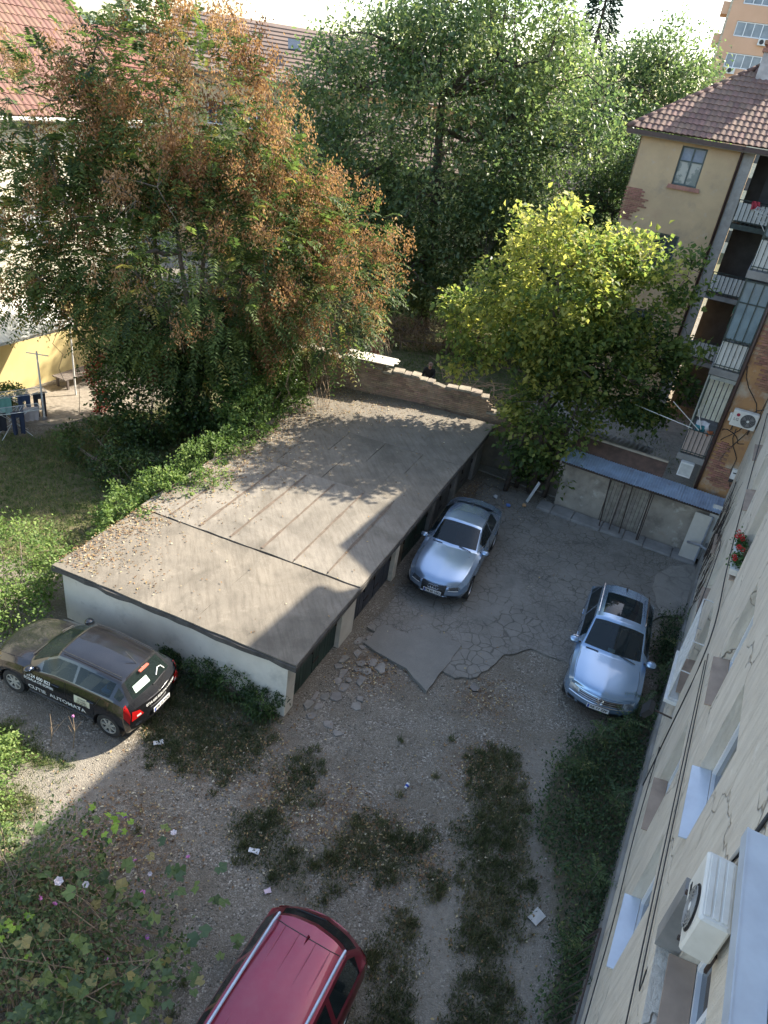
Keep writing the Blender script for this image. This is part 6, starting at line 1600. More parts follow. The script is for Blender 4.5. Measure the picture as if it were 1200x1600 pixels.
# ---- dark red estate, only its roof end is in view
st = [(2.2, .28, .66, .78, .5, .76, .72, .68, .8, .83), (1.95, .24, .8, .87, .56, .84, .84, .72, .92, .95), (1.45, .22, .82, .88, .62, .85, .94, .74, 1.0, 1.03), (.95, .22, .83, .89, .66, .86, .99, .72, 1.05, 1.1),
      (.3, .22, .83, .89, .68, .86, 1.02, .63, 1.5, 1.56), (-.6, .22, .83, .89, .68, .86, 1.03, .63, 1.54, 1.6), (-1.86, .22, .83, .89, .7, .86, 1.05, .6, 1.5, 1.57), (-2.3, .28, .82, .87, .7, .84, 1.04, .7, 1.08, 1.1), (-2.44, .36, .78, .83, .64, .8, .92, .74, .98, 1.0)]
bows = [-.3, -.2, -.1, -.15, -.06, 0, .24, .3, .32]
redp = paint('dark_red_paint', (0.27, 0.018, 0.045), .28, .5, .18, (0.3, 0.2, 0.2))
hd = Vector((-.36, -.933)).normalized()
c = Car('red_estate', 'dark red estate car with pale roof rails cut off at the bottom edge', (-.72, 4.36, -.01), (hd.x, hd.y), st, bows, [-.1, -.02, 0, -.02, -.06, -.06, -.06], [.04, 0, 0, .02, .05, .05, .05], redp, [(1.4, .31, .36), (-1.42, .31, .36)])
c.bow_end = (-.3, .32)
c.body([('windscreen', 3.08, 3.92, 4.12, 6.1), ('rear_window', 6.25, 6.95, 4.2, 6.1), ('side_window', 3.42, 4.65, 3.12, 3.88), ('side_window', 4.75, 5.4, 3.12, 3.88), ('quarter_window', 5.5, 6.5, 3.15, 3.85)])
c.wheel(.2, M['alloy'], 6, .76); c.interior(.62, [(0, .36, .5), (0, -.36, .5), (-.9, 0, 1.2)], .34, .72, 1.34)
for sg in (1, -1):
    MB().tube([(x, .565 * sg, z) for x, z in ((.15, 1.55), (.0, 1.59), (-1.6, 1.6), (-1.78, 1.55))], .022, 6).build('roof_rail', pmat('pale_blue_rail', (0.5, 0.58, 0.68), None, 4, rough=.35, metal=.3) if sg > 0 else bpy.data.materials['pale_blue_rail'], c.root)
    c.npatch('tail_light', [(sg * .62, .6), (sg * .8, .6), (sg * .78, .98), (sg * .64, .98)], redlamp, .012, 1)
    for k in range(2):
        y = sg * (.14 + .24 * k)
        MB().tube([(x, y, 1.583 - .012 * k - .006 * abs(x + .6) ** 2) for x in np.linspace(.1, -1.65, 9)], [.004] + [.012] * 7 + [.004], 6).build('roof_rib', redp, c.root)
c.seam('tailgate_gap', [(-1.7, 4.05), (-1.66, 5.0), (-1.65, 5.95)], .012); c.spatch('tail_light_wrap', [(-2.08, 1.9), (-2.3, 1.9), (-2.28, 2.95), (-2.1, 2.95)], redlamp, .008)
for sd in ([(.9, 3.0), (.86, .6)], [(-.15, 3.0), (-.15, .6)], [(-1.15, 3.0), (-1.0, 1.4)]): c.seam('door_gap', sd)
c.fin(-1.6, 1.57); c.mirror(.7, 1.08, .86); c.plate('TM 08 DAC', 0, .7, 1); c.wiper([(-2.18, 5.9, 1), (-2.12, 4.9, -1)])
# ================================================================== TREES AND PLANTS
def in_lobes(n, lobes, rng, shell=.35):
    """random points in a union of ellipsoids, denser towards the surface, with lumpy outline; returns points and outward directions"""
    vol = np.array([l[3] * l[4] * l[5] for l in lobes]); pick = rng.choice(len(lobes), n, p=vol / vol.sum())
    Lb = np.array(lobes)[pick]
    d = norm(rng.normal(size=(n, 3)))
    lump = .82 + .36 * vnoise(d[:, 0] * 2.2 + pick * 3.3, d[:, 1] * 2.2 + d[:, 2] * 1.7, 1.0, 200)
    r = (shell + (1 - shell) * rng.random(n) ** .6) * lump
    return Lb[:, :3] + d * Lb[:, 3:] * r[:, None], d
def tree_wood(name, base, lobes, n1, n2, n3, r0, rng, parent, mat, stems=1, tips=None, lean=(0, 0)):
    mb = MB(); base = Vector(base)
    c = np.array(lobes); top = Vector((c[0, 0], c[0, 1], c[0, 2] + c[0, 5] * .35))
    spine = []
    for s_ in range(stems):
        off = Vector((rng.uniform(-.6, .6) * (stems > 1), rng.uniform(-.6, .6) * (stems > 1), 0)) * 1.0
        b0 = base + off; tt = top + off * 2.2
        pts = []
        for k in range(9):
            f = k / 8
            pts.append(b0.lerp(tt, f) + Vector((math.sin(f * 5 + s_) * .18, math.cos(f * 4 + s_ * 2) * .18, 0)) * f)
        mb.tube(pts, [r0 * (1.25 if k == 0 else 1) * (1 - .62 * k / 8) / (1 + .35 * (stems - 1)) for k in range(9)], 9)
        spine += pts[3:]
    P1, _ = in_lobes(n1, lobes, rng, .3); P2, _ = in_lobes(n2, lobes, rng, .45)
    if tips is None: P3, _ = in_lobes(n3, lobes, rng, .55)
    else: P3 = tips
    def limb(a, b, r_a, r_b, n=4, seg=3, sag=.08):
        L = (b - a).length; pts = []
        for k in range(seg + 1):
            f = k / seg
            p = a.lerp(b, f); p.z += sag * L * math.sin(f * math.pi) * (1 if rng.random() < .8 else -1)
            p += Vector(rng.normal(0, .03 * L, 3)) * (0 < k < seg)
            pts.append(p)
        mb.tube(pts, [r_a + (r_b - r_a) * k / seg for k in range(seg + 1)], n, False)
        return pts
    N1 = []
    for p in P1:
        p = Vector(p); q = min(spine, key=lambda s: (s - p).length + max(0, s.z - p.z) * 1.5)
        N1 += limb(q, p, r0 * .36, r0 * .13, 6, 4)[1:]
    A1 = np.array(N1); N2 = []
    for p in P2:
        q = A1[np.argmin(np.linalg.norm(A1 - p, axis=1))]
        N2 += limb(Vector(q), Vector(p), r0 * .12, r0 * .05, 4)[1:]
    A2 = np.array(N2)
    for p in P3[:n3]:
        q = A2[np.argmin(np.linalg.norm(A2 - p, axis=1))]
        limb(Vector(q), Vector(p), r0 * .045, .006, 3, 2)
    mb.build(name, mat, parent, True)
    return A2
def clumps(name, C, D, per, sig, L, asp, mat, parent, rng, vb, vr=.35, droop=.3, flat=.6):
    n = len(C) * per
    P = np.repeat(C, per, 0) + rng.normal(size=(n, 3)) * sig * np.array([1, 1, .75])
    Dd = np.repeat(D, per, 0) * .6 + rdir(n, rng) - [0, 0, droop]
    N = rdir(n, rng) * flat + [0, 0, 1.0]
    l = L * rng.uniform(.6, 1.3, n)
    v = np.repeat(vb, per) + rng.uniform(-vr, vr, n)
    return leaves(name, P, Dd, N, l, l * asp * rng.uniform(.8, 1.2, n), v, mat, parent)

# ---- tree of heaven with brown seed bunches, left of the garages
rg = np.random.default_rng(31)
LB = [(-7.8, 24.3, 6.4, 5.4, 3.6, 3.7), (-7.6, 23.8, 10.6, 2.9, 2.2, 3.0), (-3.7, 24.9, 6.2, 2.8, 2.2, 2.8), (-11.4, 23.6, 7.0, 2.6, 2.2, 2.8), (-5.4, 24.3, 8.6, 2.6, 2.2, 2.3), (-9.6, 23.9, 9.2, 2.2, 1.8, 2.0), (-9.5, 23.6, 4.2, 2.2, 1.6, 1.8), (-11.6, 23.3, 9.9, 2.2, 1.8, 2.0), (-12.6, 23.2, 5.6, 1.5, 1.5, 1.6), (-9.2, 23.2, 11.6, 1.5, 1.3, 1.5)]
tr = empty('seeding_tree', (-7.4, 24.6, 0), 0, 'tall spreading tree hung with orange brown seed bunches behind the garages', 'tree')
off = np.array([-7.4, 24.6, 0]); LBl = [(a - off[0], b - off[1], c_, d_, e_, f_) for a, b, c_, d_, e_, f_ in LB]
C, D = in_lobes(950, LBl, rg, .5)
tree_wood('trunk', (0, 0, 0), LBl, 18, 110, 900, .24, rg, tr, M['twig'], 3, C)
def compound(name, B, D, npair, Lr, Ll, mat, parent, rng, v, droop=.9, asp=.3):
    """pinnate leaves: a drooping rachis carrying pairs of leaflets"""
    n = len(B); D = norm(D); S = norm(np.cross(D, np.array([0, 0, 1.0]) + rng.normal(0, .2, (n, 3)))); Nn = np.cross(S, D)
    Lr = Lr * rng.uniform(.7, 1.25, n)
    P = []; DD = []; NN = []; LL = []; VV = []
    for k in range(npair):
        f = (k + .6) / npair
        p = B + D * (Lr * f)[:, None] - np.array([0, 0, 1.0]) * (droop * Lr * f * f * .5)[:, None]
        d = D - np.array([0, 0, droop * f]); d = norm(d)
        for sg in (-1, 1):
            P.append(p); DD.append(d * .55 + S * sg - np.array([0, 0, .25]) + rng.normal(0, .12, (n, 3))); NN.append(Nn + rng.normal(0, .2, (n, 3)))
            LL.append(Ll * (1 - .45 * f) * rng.uniform(.8, 1.2, n)); VV.append(v + rng.uniform(-.08, .08, n))
    LL = np.concatenate(LL)
    return leaves(name, np.concatenate(P), np.concatenate(DD), np.concatenate(NN), LL, LL * asp, np.concatenate(VV), mat, parent, fold=.12)
M['heaven'] = leafmat('pinnate_leaf', [(0, (0.036, 0.062, 0.024)), (.45, (0.095, 0.145, 0.045)), (.8, (0.18, 0.235, 0.07)), (1, (0.34, 0.29, 0.09))], .52)
M['seed'] = leafmat('seed_bunch', [(0, (0.17, 0.085, 0.048)), (.4, (0.34, 0.18, 0.088)), (.8, (0.47, 0.265, 0.13)), (1, (0.55, 0.36, 0.2))], .4, .8)
B, Db = in_lobes(4700, LBl, rg, .55)
B = np.concatenate([B, np.repeat(C, 1, 0)]); Db = np.concatenate([Db, D]); Db = Db + rdir(len(B), rg) * .7 + [0, 0, .15]
compound('foliage', B, Db, 8, .74, .23, M['heaven'], tr, rg, np.clip(rg.normal(.5, .26, len(B)), 0, 1), asp=.37)
cc_, Dc = in_lobes(560, LBl, rg, .78)
k = rg.random(len(cc_)) < np.clip(.4 + .04 * (cc_[:, 0]) + .05 * (cc_[:, 2] - 6), .25, 1); cc_ = cc_[k]
ns = rg.integers(3, 8, len(cc_)); cc2 = np.repeat(cc_, ns, 0) + rg.normal(size=(ns.sum(), 3)) * [.32, .32, .3]
vb = np.clip(np.repeat(rg.normal(.55, .2, len(cc_)), ns), 0, 1); per = 62; n = len(cc2) * per
P = np.repeat(cc2, per, 0) + rg.normal(size=(n, 3)) * [.13, .13, .22]
leaves('seed_bunches', P, rdir(n, rg) - [0, 0, 1.1], rdir(n, rg), .115 * rg.uniform(.6, 1.2, n), .05, np.repeat(vb, per) + rg.uniform(-.25, .25, n), M['seed'], tr)
# hanging dry vines
mbv = MB()
for i in range(150):
    x_, y_ = rg.uniform(-4.6, 4.8), rg.uniform(-1.4, 1.2); z0 = rg.uniform(3.5, 7.5); ln = rg.uniform(1.2, 3.6)
    pts = [(x_ + rg.normal(0, .1) + .15 * math.sin(q * 3 + i), y_ + rg.normal(0, .08), z0 - ln * q) for q in np.linspace(0, 1, 6)]
    mbv.tube(pts, .012, 3, False)
tag(mbv.build('hanging_vines', M['dry'], tr), kind='stuff')

# ---- broad green tree behind
rg = np.random.default_rng(32)
def broad(name, lab, base, lobes, ncl, per, sig, L, asp, mat, r0, n1, n2, n3, sd, vmean=.45, vsd=.2, shell=.5, yel=None, wood=None):
    rg = np.random.default_rng(sd); b = np.array(base)
    e = empty(name, base, 0, lab, 'tree')
    lb = [(l[0] - b[0], l[1] - b[1], *l[2:]) for l in lobes]
    C, D = in_lobes(ncl, lb, rg, shell)
    tree_wood('trunk', (0, 0, 0), lb, n1, n2, n3, r0, rg, e, wood or M['bark'], 1, C)
    vb = rg.normal(vmean, vsd, ncl)
    if yel is not None: vb = yel(C, vb, rg)
    clumps('crown', C, D, per, sig, L, asp, mat, e, rg, vb, .22)
    return e
M["walnut"] = leafmat("broad_green_leaf", [(0, (0.06, 0.105, 0.05)), (.4, (0.12, 0.18, 0.078)), (.75, (0.2, 0.26, 0.11)), (1, (0.33, 0.36, 0.16))], .58, .42, .6)
broad('green_tree', 'very large green tree filling the middle of the skyline', (.5, 42, 0), [(-.2, 42, 9.4, 7.0, 5.2, 7.4), (5.0, 42.5, 9.6, 4.4, 4, 5.8), (-4.6, 41.2, 9.6, 3.2, 3.2, 4.8), (1.5, 41, 14.5, 4.2, 3.5, 3.8), (2.5, 39.5, 5.2, 5.5, 3, 3.6), (-1.5, 39.6, 5.0, 4.0, 2.6, 3.4)], 1700, 48, .5, .25, .6, M['walnut'], .42, 24, 130, 1500, 41, .55, .26, .62)
broad('green_tree', 'rounded green tree beside the tile roof at the upper right', (13.0, 56, 0), [(12.6, 56, 11.6, 4.9, 4.2, 5.2), (16, 57, 9.5, 3.2, 3, 4.5), (9.6, 55, 8.5, 3.5, 3, 5), (13.2, 56, 15.2, 3.2, 3, 2.6)], 850, 46, .5, .28, .55, M['walnut'], .34, 14, 70, 700, 42, .48, .2)
broad('green_tree', 'dark green tree deep in the garden between the big tree and the ochre house', (9.3, 41.5, 0), [(9.6, 41.8, 6.2, 3.2, 2.8, 5.0), (7.2, 38.8, 3.4, 2.2, 1.8, 2.6)], 620, 46, .42, .19, .55, M['walnut'], .22, 10, 50, 400, 43, .3, .18)
broad('green_tree', 'bushy green tree behind the seed laden tree on the far left', (-9.0, 45, 0), [(-9.5, 45, 4.5, 3.8, 3, 3.6)], 420, 46, .42, .2, .55, M['walnut'], .2, 8, 40, 300, 44, .4, .2)
# ---- yellowing maple
M['maple'] = leafmat('yellowing_leaf', [(0, (0.045, 0.08, 0.03)), (.3, (0.11, 0.17, 0.055)), (.55, (0.2, 0.26, 0.075)), (.8, (0.38, 0.39, 0.1)), (1, (0.54, 0.5, 0.15))], .62)
yl = lambda C, v, r: np.clip(.47 + .05 * (C[:, 2] - 4.4) - .05 * (C[:, 0] - .2) + r.normal(0, .19, len(C)), 0, 1)  # leaf tone: yellowing plus the sunlit top and left side put into colour
broad('yellowing_tree', 'yellow green autumn tree with drooping leaves beside the lean-to shed', (5.3, 24.1, 0), [(4.6, 24.9, 7.0, 2.4, 2.2, 2.4), (6.9, 25.2, 7.6, 1.7, 1.6, 1.7), (8.3, 25.3, 8.1, 1.0, 1.0, .8), (7.7, 24.9, 4.6, 2.1, 1.7, 1.6), (5.2, 24.0, 3.0, 1.5, 1.3, 2.4), (2.9, 25.2, 5.6, 1.6, 1.3, 1.2), (3.9, 24.5, 8.9, 1.2, 1.1, 1.0), (1.7, 25.4, 5.9, .8, .7, .7), (6.2, 24.4, 5.4, 1.8, 1.6, 1.4), (9.2, 25.6, 6.0, .8, .8, .7), (2.2, 24.8, 4.4, .7, .6, .6), (8.9, 25.2, 3.4, .7, .6, .6)], 560, 50, .26, .19, .75, M['maple'], .16, 16, 80, 640, 45, .5, .2, .6, yl)
# ---- conifer
e = empty('conifer', (10.2, 66, 0), 0, 'dark pointed conifer top above the green trees', 'tree')
rg = np.random.default_rng(46); n = 9000
hz = rg.uniform(3, 24.5, n); an = rg.integers(0, 11, n) * .571 + np.floor(hz / .8) * 1.1; rr = (24.8 - hz) * .19 * rg.random(n) ** .5
P = np.stack([rr * np.cos(an) + rg.normal(0, .12, n), rr * np.sin(an) + rg.normal(0, .12, n), hz - rr * .25 + rg.normal(0, .1, n)], -1)
leaves('crown', P, np.stack([np.cos(an), np.sin(an), -.3 * np.ones(n)], -1) + rdir(n, rg) * .5, rdir(n, rg) + [0, 0, 1], .45, .12, rg.random(n), leafmat('conifer_needle', [(0, (0.012, 0.03, 0.02)), (1, (0.04, 0.075, 0.045))], .1), e)
MB().tube([(0, 0, 0), (0, 0, 12), (0, 0, 24.6)], [.35, .2, .02], 8).build('trunk', M['bark'], e)

# ---- creeper thicket and shrubs on the left of the garages
def shrub(name, lab, base, lobes, n, L, asp, mat, sd, cat='shrub', vm=.5, vs_=.22, stems=6, group=None, droop=.3):
    rg = np.random.default_rng(sd); b = np.array(base)
    e = empty(name, base, 0, lab, cat, group)
    lb = [(l[0] - b[0], l[1] - b[1], *l[2:]) for l in lobes]
    ncl = max(8, n // 26)
    C, D = in_lobes(ncl, lb, rg, .6); C[:, 2] = np.maximum(C[:, 2], .06)
    clumps('foliage', C, D, 26, max(.07, .11 * lobes[0][3]), L, asp, mat, e, rg, rg.normal(vm, vs_, ncl), .2, droop)
    mb = MB()
    for i in range(stems * len(lb)):
        l = lb[i % len(lb)]; p = C[rg.integers(ncl)]
        mb.tube([(l[0] + rg.normal(0, .12), l[1] + rg.normal(0, .12), 0), ((l[0] + p[0]) / 2 + rg.normal(0, .1), (l[1] + p[1]) / 2, p[2] * .6), tuple(p)], [.022, .015, .006], 4, False)
    mb.build('stems', M['twig'], e)
    return e
M['ivy'] = leafmat('creeper_leaf', [(0, (0.022, 0.048, 0.016)), (.45, (0.055, 0.1, 0.028)), (.8, (0.12, 0.185, 0.05)), (1, (0.24, 0.3, 0.1))], .45, .45, .5)
M['bright'] = leafmat('bright_weed_leaf', [(0, (0.06, 0.11, 0.028)), (.5, (0.13, 0.21, 0.05)), (1, (0.28, 0.36, 0.11))], .45)  # lighter leaf copy: bright sunlight on these plants put into the colour
shrub('creeper_thicket', 'dark mound of creeper and ivy hanging under the seed laden tree', (-7.6, 23.6, 0), [(-8.9, 23.6, 1.7, 1.9, 1.5, 2.0), (-6.6, 24.0, 2.2, 1.7, 1.4, 2.3), (-5.3, 25.6, 2.0, 1.3, 1.2, 1.9), (-7.6, 24.6, 3.6, 2.4, 1.3, 1.6)], 26000, .13, .8, M['ivy'], 51, 'thicket', .4, .22, 10)
shrub('leafy_shrub', 'sunlit round shrub beside the white garage end wall', (-8.9, 13.7, 0), [(-8.9, 13.7, 1.15, 1.45, 1.5, 1.2), (-8.3, 12.7, .6, .8, .7, .6)], 8000, .085, .6, M['bright'], 52, vm=.5)
shrub('leafy_shrub', 'low spreading shrub along the back edge of the garage roof', (-6.7, 16.6, 0), [(-6.9, 16.2, 1.0, .85, 1.1, 1.0), (-6.2, 17.7, 1.3, .85, 1.1, 1.0), (-7.5, 18.2, .7, .8, .9, .7)], 7500, .11, .6, M['bright'], 53, vm=.45)
shrub('leafy_shrub', 'bright weeds spilling over the middle of the garage back edge', (-5.6, 19.4, 0), [(-5.7, 19.5, 1.5, .85, 1.1, .95), (-5.0, 18.2, 1.8, .55, .6, .38), (-5.1, 20.6, 1.8, .7, .8, .7)], 7000, .095, .55, M['bright'], 54, vm=.5)
shrub('leafy_shrub', 'tall bright green bush at the far back corner of the garage', (-4.9, 22.6, 0), [(-4.9, 22.2, 1.9, .95, 1.3, 1.2), (-4.2, 24.2, 2.1, .9, 1.0, 1.3), (-5.6, 23.4, 3.2, 1.1, 1.0, 1.3)], 9000, .12, .6, M['bright'], 55, vm=.4)
shrub('leafy_shrub', 'dense low hedge plants along the shaded lawn edge', (-9.6, 20.9, 0), [(-9.9, 21.3, .7, 1.3, 1.0, .8), (-8.3, 20.1, .6, 1.2, .9, .7)], 4200, .11, .6, M['ivy'], 56, vm=.4)
rg = np.random.default_rng(57)
for i, (x_, y_, z_, h_, lab) in enumerate(((-4.7, 23.3, 1.6, 1.3, 'frond leaved sapling at the far back corner of the garage'), (-4.2, 24.6, 1.6, 1.1, 'frond leaved sapling close to the brick wall'), (-5.3, 20.8, 1.0, 1.2, 'frond leaved sapling behind the middle of the roof'), (-5.0, 17.9, 1.3, .8, 'frond leaved sapling arching over the pale felt strips'))):
    e = empty('frond_sapling', (x_, y_, 0), 0, lab, 'sapling', 'saplings behind the garages')
    MB().tube([(0, 0, 0), (.03, 0, z_), (.05, 0, z_ + h_ * .6)], [.02, .014, .006], 5).build('stem', M['twig'], e)
    n = 16; an = rg.random(n) * 6.28
    compound('fronds', np.array([0.04, 0, 0]) + np.stack([np.zeros(n), np.zeros(n), z_ + rg.uniform(0, h_ * .6, n)], -1), np.stack([np.cos(an), np.sin(an), rg.uniform(.2, .9, n)], -1), 9, .7, .15, M['bright'], e, rg, rg.uniform(.3, .8, n))

# ---- weeds at the foot of the garage end wall
for i, (x_, y_, r_, lab) in enumerate(((-4.4, 12.55, .3, 'small weed tuft by the middle of the white garage wall'), (-3.5, 12.2, .45, 'dark bushy weed against the white garage wall'), (-2.7, 11.95, .5, 'largest weed clump at the foot of the garage wall'), (-2.0, 11.6, .42, 'weed clump by the near garage corner'))):
    shrub('wall_weed', lab, (x_, y_ - .15, 0), [(x_, y_ - .15, r_ * .8, r_, r_ * .75, r_ * .9)], 2000, .08, .35, M['ivy'], 60 + i, 'weed', .45, .2, 12, 'weeds at the garage wall')
# ---- shaded strip of weeds along the right wall
M['shade'] = leafmat('shade_weed_leaf', [(0, (0.025, 0.05, 0.022)), (.5, (0.055, 0.095, 0.038)), (.9, (0.12, 0.165, 0.06)), (1, (0.24, 0.23, 0.09))], .35)  # darker leaf copy: shade beside the right wall put into the colour
rg = np.random.default_rng(70)
xy = scatter(430, 3.2, 10, 3.5, 18, lambda x, y: m_weeds(x, y), rg); n = len(xy)
C = np.stack([xy[:, 0], xy[:, 1], rg.uniform(.08, .42, n)], -1)
o = clumps('weed_carpet', C, np.tile([0, 0, 1.0], (n, 1)), 42, .16, .085, .4, M['shade'], None, rg, rg.normal(.4, .2, n), .25, -.2)
tag(o, 'dense low green weeds along the foot of the right wall', 'weeds', kind='stuff')
SAP = [(5.6, 11.9, .9, 'ferny sapling touching the front bumper of the silver blue SUV'), (6.25, 12.35, .8, 'ferny sapling just right of the SUV number plate'), (6.7, 12.9, 1.0, 'ferny sapling under the black floodlight'), (7.6, 14.2, 1.1, 'ferny sapling beside the SUV front wheel'), (8.3, 15.4, 1.0, 'ferny sapling by the SUV passenger door'), (8.8, 16.5, .9, 'ferny sapling behind the SUV near the pale path'), (5.0, 10.9, .7, 'ferny sapling at the upper end of the weed strip'), (5.6, 10.2, .8, 'ferny sapling close to the wall in the upper strip'), (4.8, 8.3, .9, 'pale tipped sapling in the middle of the weed strip'), (5.0, 7.4, .7, 'spreading sapling by the basement grate'), (4.35, 7.0, .8, 'bright sapling at the narrow part of the weed strip'), (4.4, 6.3, .9, 'large ferny sapling low in the weed strip'), (4.55, 5.6, .8, 'ferny sapling near the bottom of the weed strip'), (4.1, 5.0, .9, 'lowest ferny sapling at the bottom edge')]
for (x_, y_, h_, lab) in SAP:
    e = empty('ferny_sapling', (x_, y_, 0), 0, lab, 'sapling', 'saplings along the right wall')
    MB().tube([(0, 0, 0), (.03, .02, h_ * .5), (.05, 0, h_ * .85)], [.014, .01, .005], 5).build('stem', M['twig'], e)
    n = 12; an = np.arange(n) * 2.4 + rg.random() * 6
    compound('fronds', np.stack([.04 * np.ones(n), np.zeros(n), h_ * np.linspace(.3, .85, n)], -1), np.stack([np.cos(an), np.sin(an), np.linspace(.2, .8, n)], -1), 10, .52, .12, M['shade'], e, rg, rg.uniform(.35, .95, n), asp=.27)

# ---- flowering bush with vine leaves in the foreground
rg = np.random.default_rng(80)
fb = empty('flowering_bush', (-3.9, 5.4, 0), 0, 'tangled foreground bush with pink and white flowers and lobed vine leaves', 'bush')
lobes = [(-.2, -.3, .8, 1.7, 1.3, .8), (-1.1, .8, .8, 1.2, 1.2, .8), (.9, .4, .5, 1.0, 1.0, .5), (-.6, 1.6, .6, .9, .9, .6)]
C, D = in_lobes(430, lobes, rg, .4); C[:, 2] = np.maximum(C[:, 2], .1)
M['bushleaf'] = leafmat('bush_leaf', [(0, (0.045, 0.075, 0.03)), (.5, (0.1, 0.145, 0.055)), (.85, (0.19, 0.23, 0.1)), (1, (0.32, 0.3, 0.14))], .4)
clumps('foliage', C, D, 17, .17, .085, .6, M['bushleaf'], fb, rg, rg.normal(.45, .2, len(C)), .25)
mbs = MB()
for i in range(150):
    p = C[rg.integers(len(C))]; l = lobes[i % 4]
    b0 = (l[0] + rg.normal(0, .35), l[1] + rg.normal(0, .35), 0)
    mbs.tube([b0, ((b0[0] + p[0]) / 2 + rg.normal(0, .12), (b0[1] + p[1]) / 2 + rg.normal(0, .12), p[2] * .7), tuple(p * 1.05), tuple(p + rg.normal(0, .2, 3) + [0, 0, .15])], [.013, .01, .006, .003], 4, False)
mbs.build('stems', M['dry'], fb)
def lobed(seed):
    r = random.Random(seed); pts = []
    angs = [-150, -118, -95, -62, -38, -16, 0, 16, 38, 62, 95, 118, 150]
    rad = [.5, .68, .6, .88, .72, .84, 1.0, .84, .72, .88, .6, .68, .5]
    v = [(0, 0, 0)]
    for a, q in zip(angs, rad):
        q *= r.uniform(.88, 1.1); a = R(a + r.uniform(-5, 5))
        v.append((q * math.sin(a), q * math.cos(a), .12 * q * q * r.uniform(-1.2, 1.0) - .06))
    me = bpy.data.meshes.new('vine_leaf'); me.from_pydata(v, [], [(0, i + 1, i) for i in range(1, 13)]); me.update(); return me
vm = []
for c1, c2 in (((0.1, 0.16, 0.05), (0.14, 0.2, 0.07)), ((0.2, 0.26, 0.075), (0.14, 0.2, 0.06)), ((0.34, 0.3, 0.11), (0.28, 0.24, 0.1)), ((0.075, 0.125, 0.06), (0.1, 0.15, 0.065)), ((0.27, 0.42, 0.05), (0.22, 0.34, 0.05))):
    m = pmat('vine_leaf_%d' % len(vm), c1, c2, 9, rough=.6, bump=.2, bscale=30); t_ = m.node_tree
    bs_ = [q for q in t_.nodes if q.type == 'BSDF_PRINCIPLED'][0]; trn = t_.nodes.new('ShaderNodeBsdfTranslucent'); trn.inputs[0].default_value = (*[x * 1.3 for x in c1], 1)
    mx = t_.nodes.new('ShaderNodeMixShader'); mx.inputs[0].default_value = .35
    out = [q for q in t_.nodes if q.type == 'OUTPUT_MATERIAL'][0]
    t_.links.new(bs_.outputs[0], mx.inputs[1]); t_.links.new(trn.outputs[0], mx.inputs[2]); t_.links.new(mx.outputs[0], out.inputs[0]); vm.append(m)
LM = []
for i in range(15):
    me = lobed(i); me.materials.append(vm[(0, 0, 1, 3, 2, 0, 3, 1, 0, 3, 2, 4, 4, 0, 1)[i]]); LM.append(me)
def vine_leaf(p, s, me, parent):
    o = bpy.data.objects.new('vine_leaf', me); COL.objects.link(o); o.parent = parent
    o.location = p; o.scale = (s, s, s); o.rotation_euler = (rg.normal(0, .45), rg.normal(0, .45), rg.random() * 6.28)
for i in range(250):
    j = rg.integers(len(C)); sp = rg.integers(3)
    if sp == 0: p = np.array([1.0, .6, .55]) + rg.normal(size=3) * [.75, .7, .22]
    elif sp == 1: p = np.array([.9, -.6, .8]) + rg.normal(size=3) * [.7, .45, .3]
    else: p = C[j] + [0, 0, .15]
    p[2] = max(p[2], .12)
    vine_leaf(p, rg.uniform(.1, .17), LM[rg.integers(11)], fb)
for (cx, cy, cz, k_) in ((.25, 1.9, 1.3, 16), (-.75, .1, 1.35, 14)):      # fresh lime shoots
    for i in range(k_): vine_leaf((cx + rg.normal(0, .25), cy + rg.normal(0, .16), cz + rg.normal(0, .12)), rg.uniform(.06, .1), LM[11 + i % 2], fb)
fm = [pmat('pink_petal', (0.55, 0.2, 0.42), (0.45, 0.14, 0.36), 8, rough=.7), pmat('white_petal', (0.72, 0.66, 0.66), (0.6, 0.52, 0.54), 8, rough=.7), pmat('lilac_petal', (0.36, 0.14, 0.4), (0.3, 0.1, 0.33), 8, rough=.7)]
def petals(kind):
    mb = MB(); n = 6 if kind != 2 else 9
    for ring in range(2):
        for k in range(n):
            a = 2 * math.pi * (k + .5 * ring) / n; t_ = .35 + .45 * ring; r_ = (.038, .044, .03)[kind] * (1 - .25 * ring)
            d = Vector((math.cos(a), math.sin(a), t_)).normalized(); s = Vector((-math.sin(a), math.cos(a), 0))
            mb.add([(0, 0, 0), d * r_ * .7 + s * r_ * .5, d * r_ * 1.1 + Vector((0, 0, .008)), d * r_ * .7 - s * r_ * .5], [(0, 1, 2, 3)])
    me = mb.mesh('flower'); me.materials.append(fm[kind]); return me
FM = [petals(0), petals(1), petals(2)]
FL = [(.35, 2.25, 1.15, 2, 1.6), (1.15, 2.35, .75, 1, 1.3), (1.5, 2.05, .6, 0, 1.0), (1.0, 1.6, .7, 1, .9), (1.05, 1.15, .9, 0, 1.3), (-.15, .9, 1.3, 1, 1.6), (.25, .95, 1.25, 1, 1.2), (.1, .7, 1.3, 1, 1.2), (-.3, .6, 1.3, 0, 1.1), (-.05, .55, 1.3, 0, 1.1), (1.35, .5, .9, 2, 1.3), (.9, .1, .9, 0, .9), (-1.2, -.1, 1.4, 0, 1.5), (-.6, -.55, 1.4, 0, 1.4), (-1.5, .6, 1.2, 0, 1.0), (.7, 1.75, .75, 0, .9)]
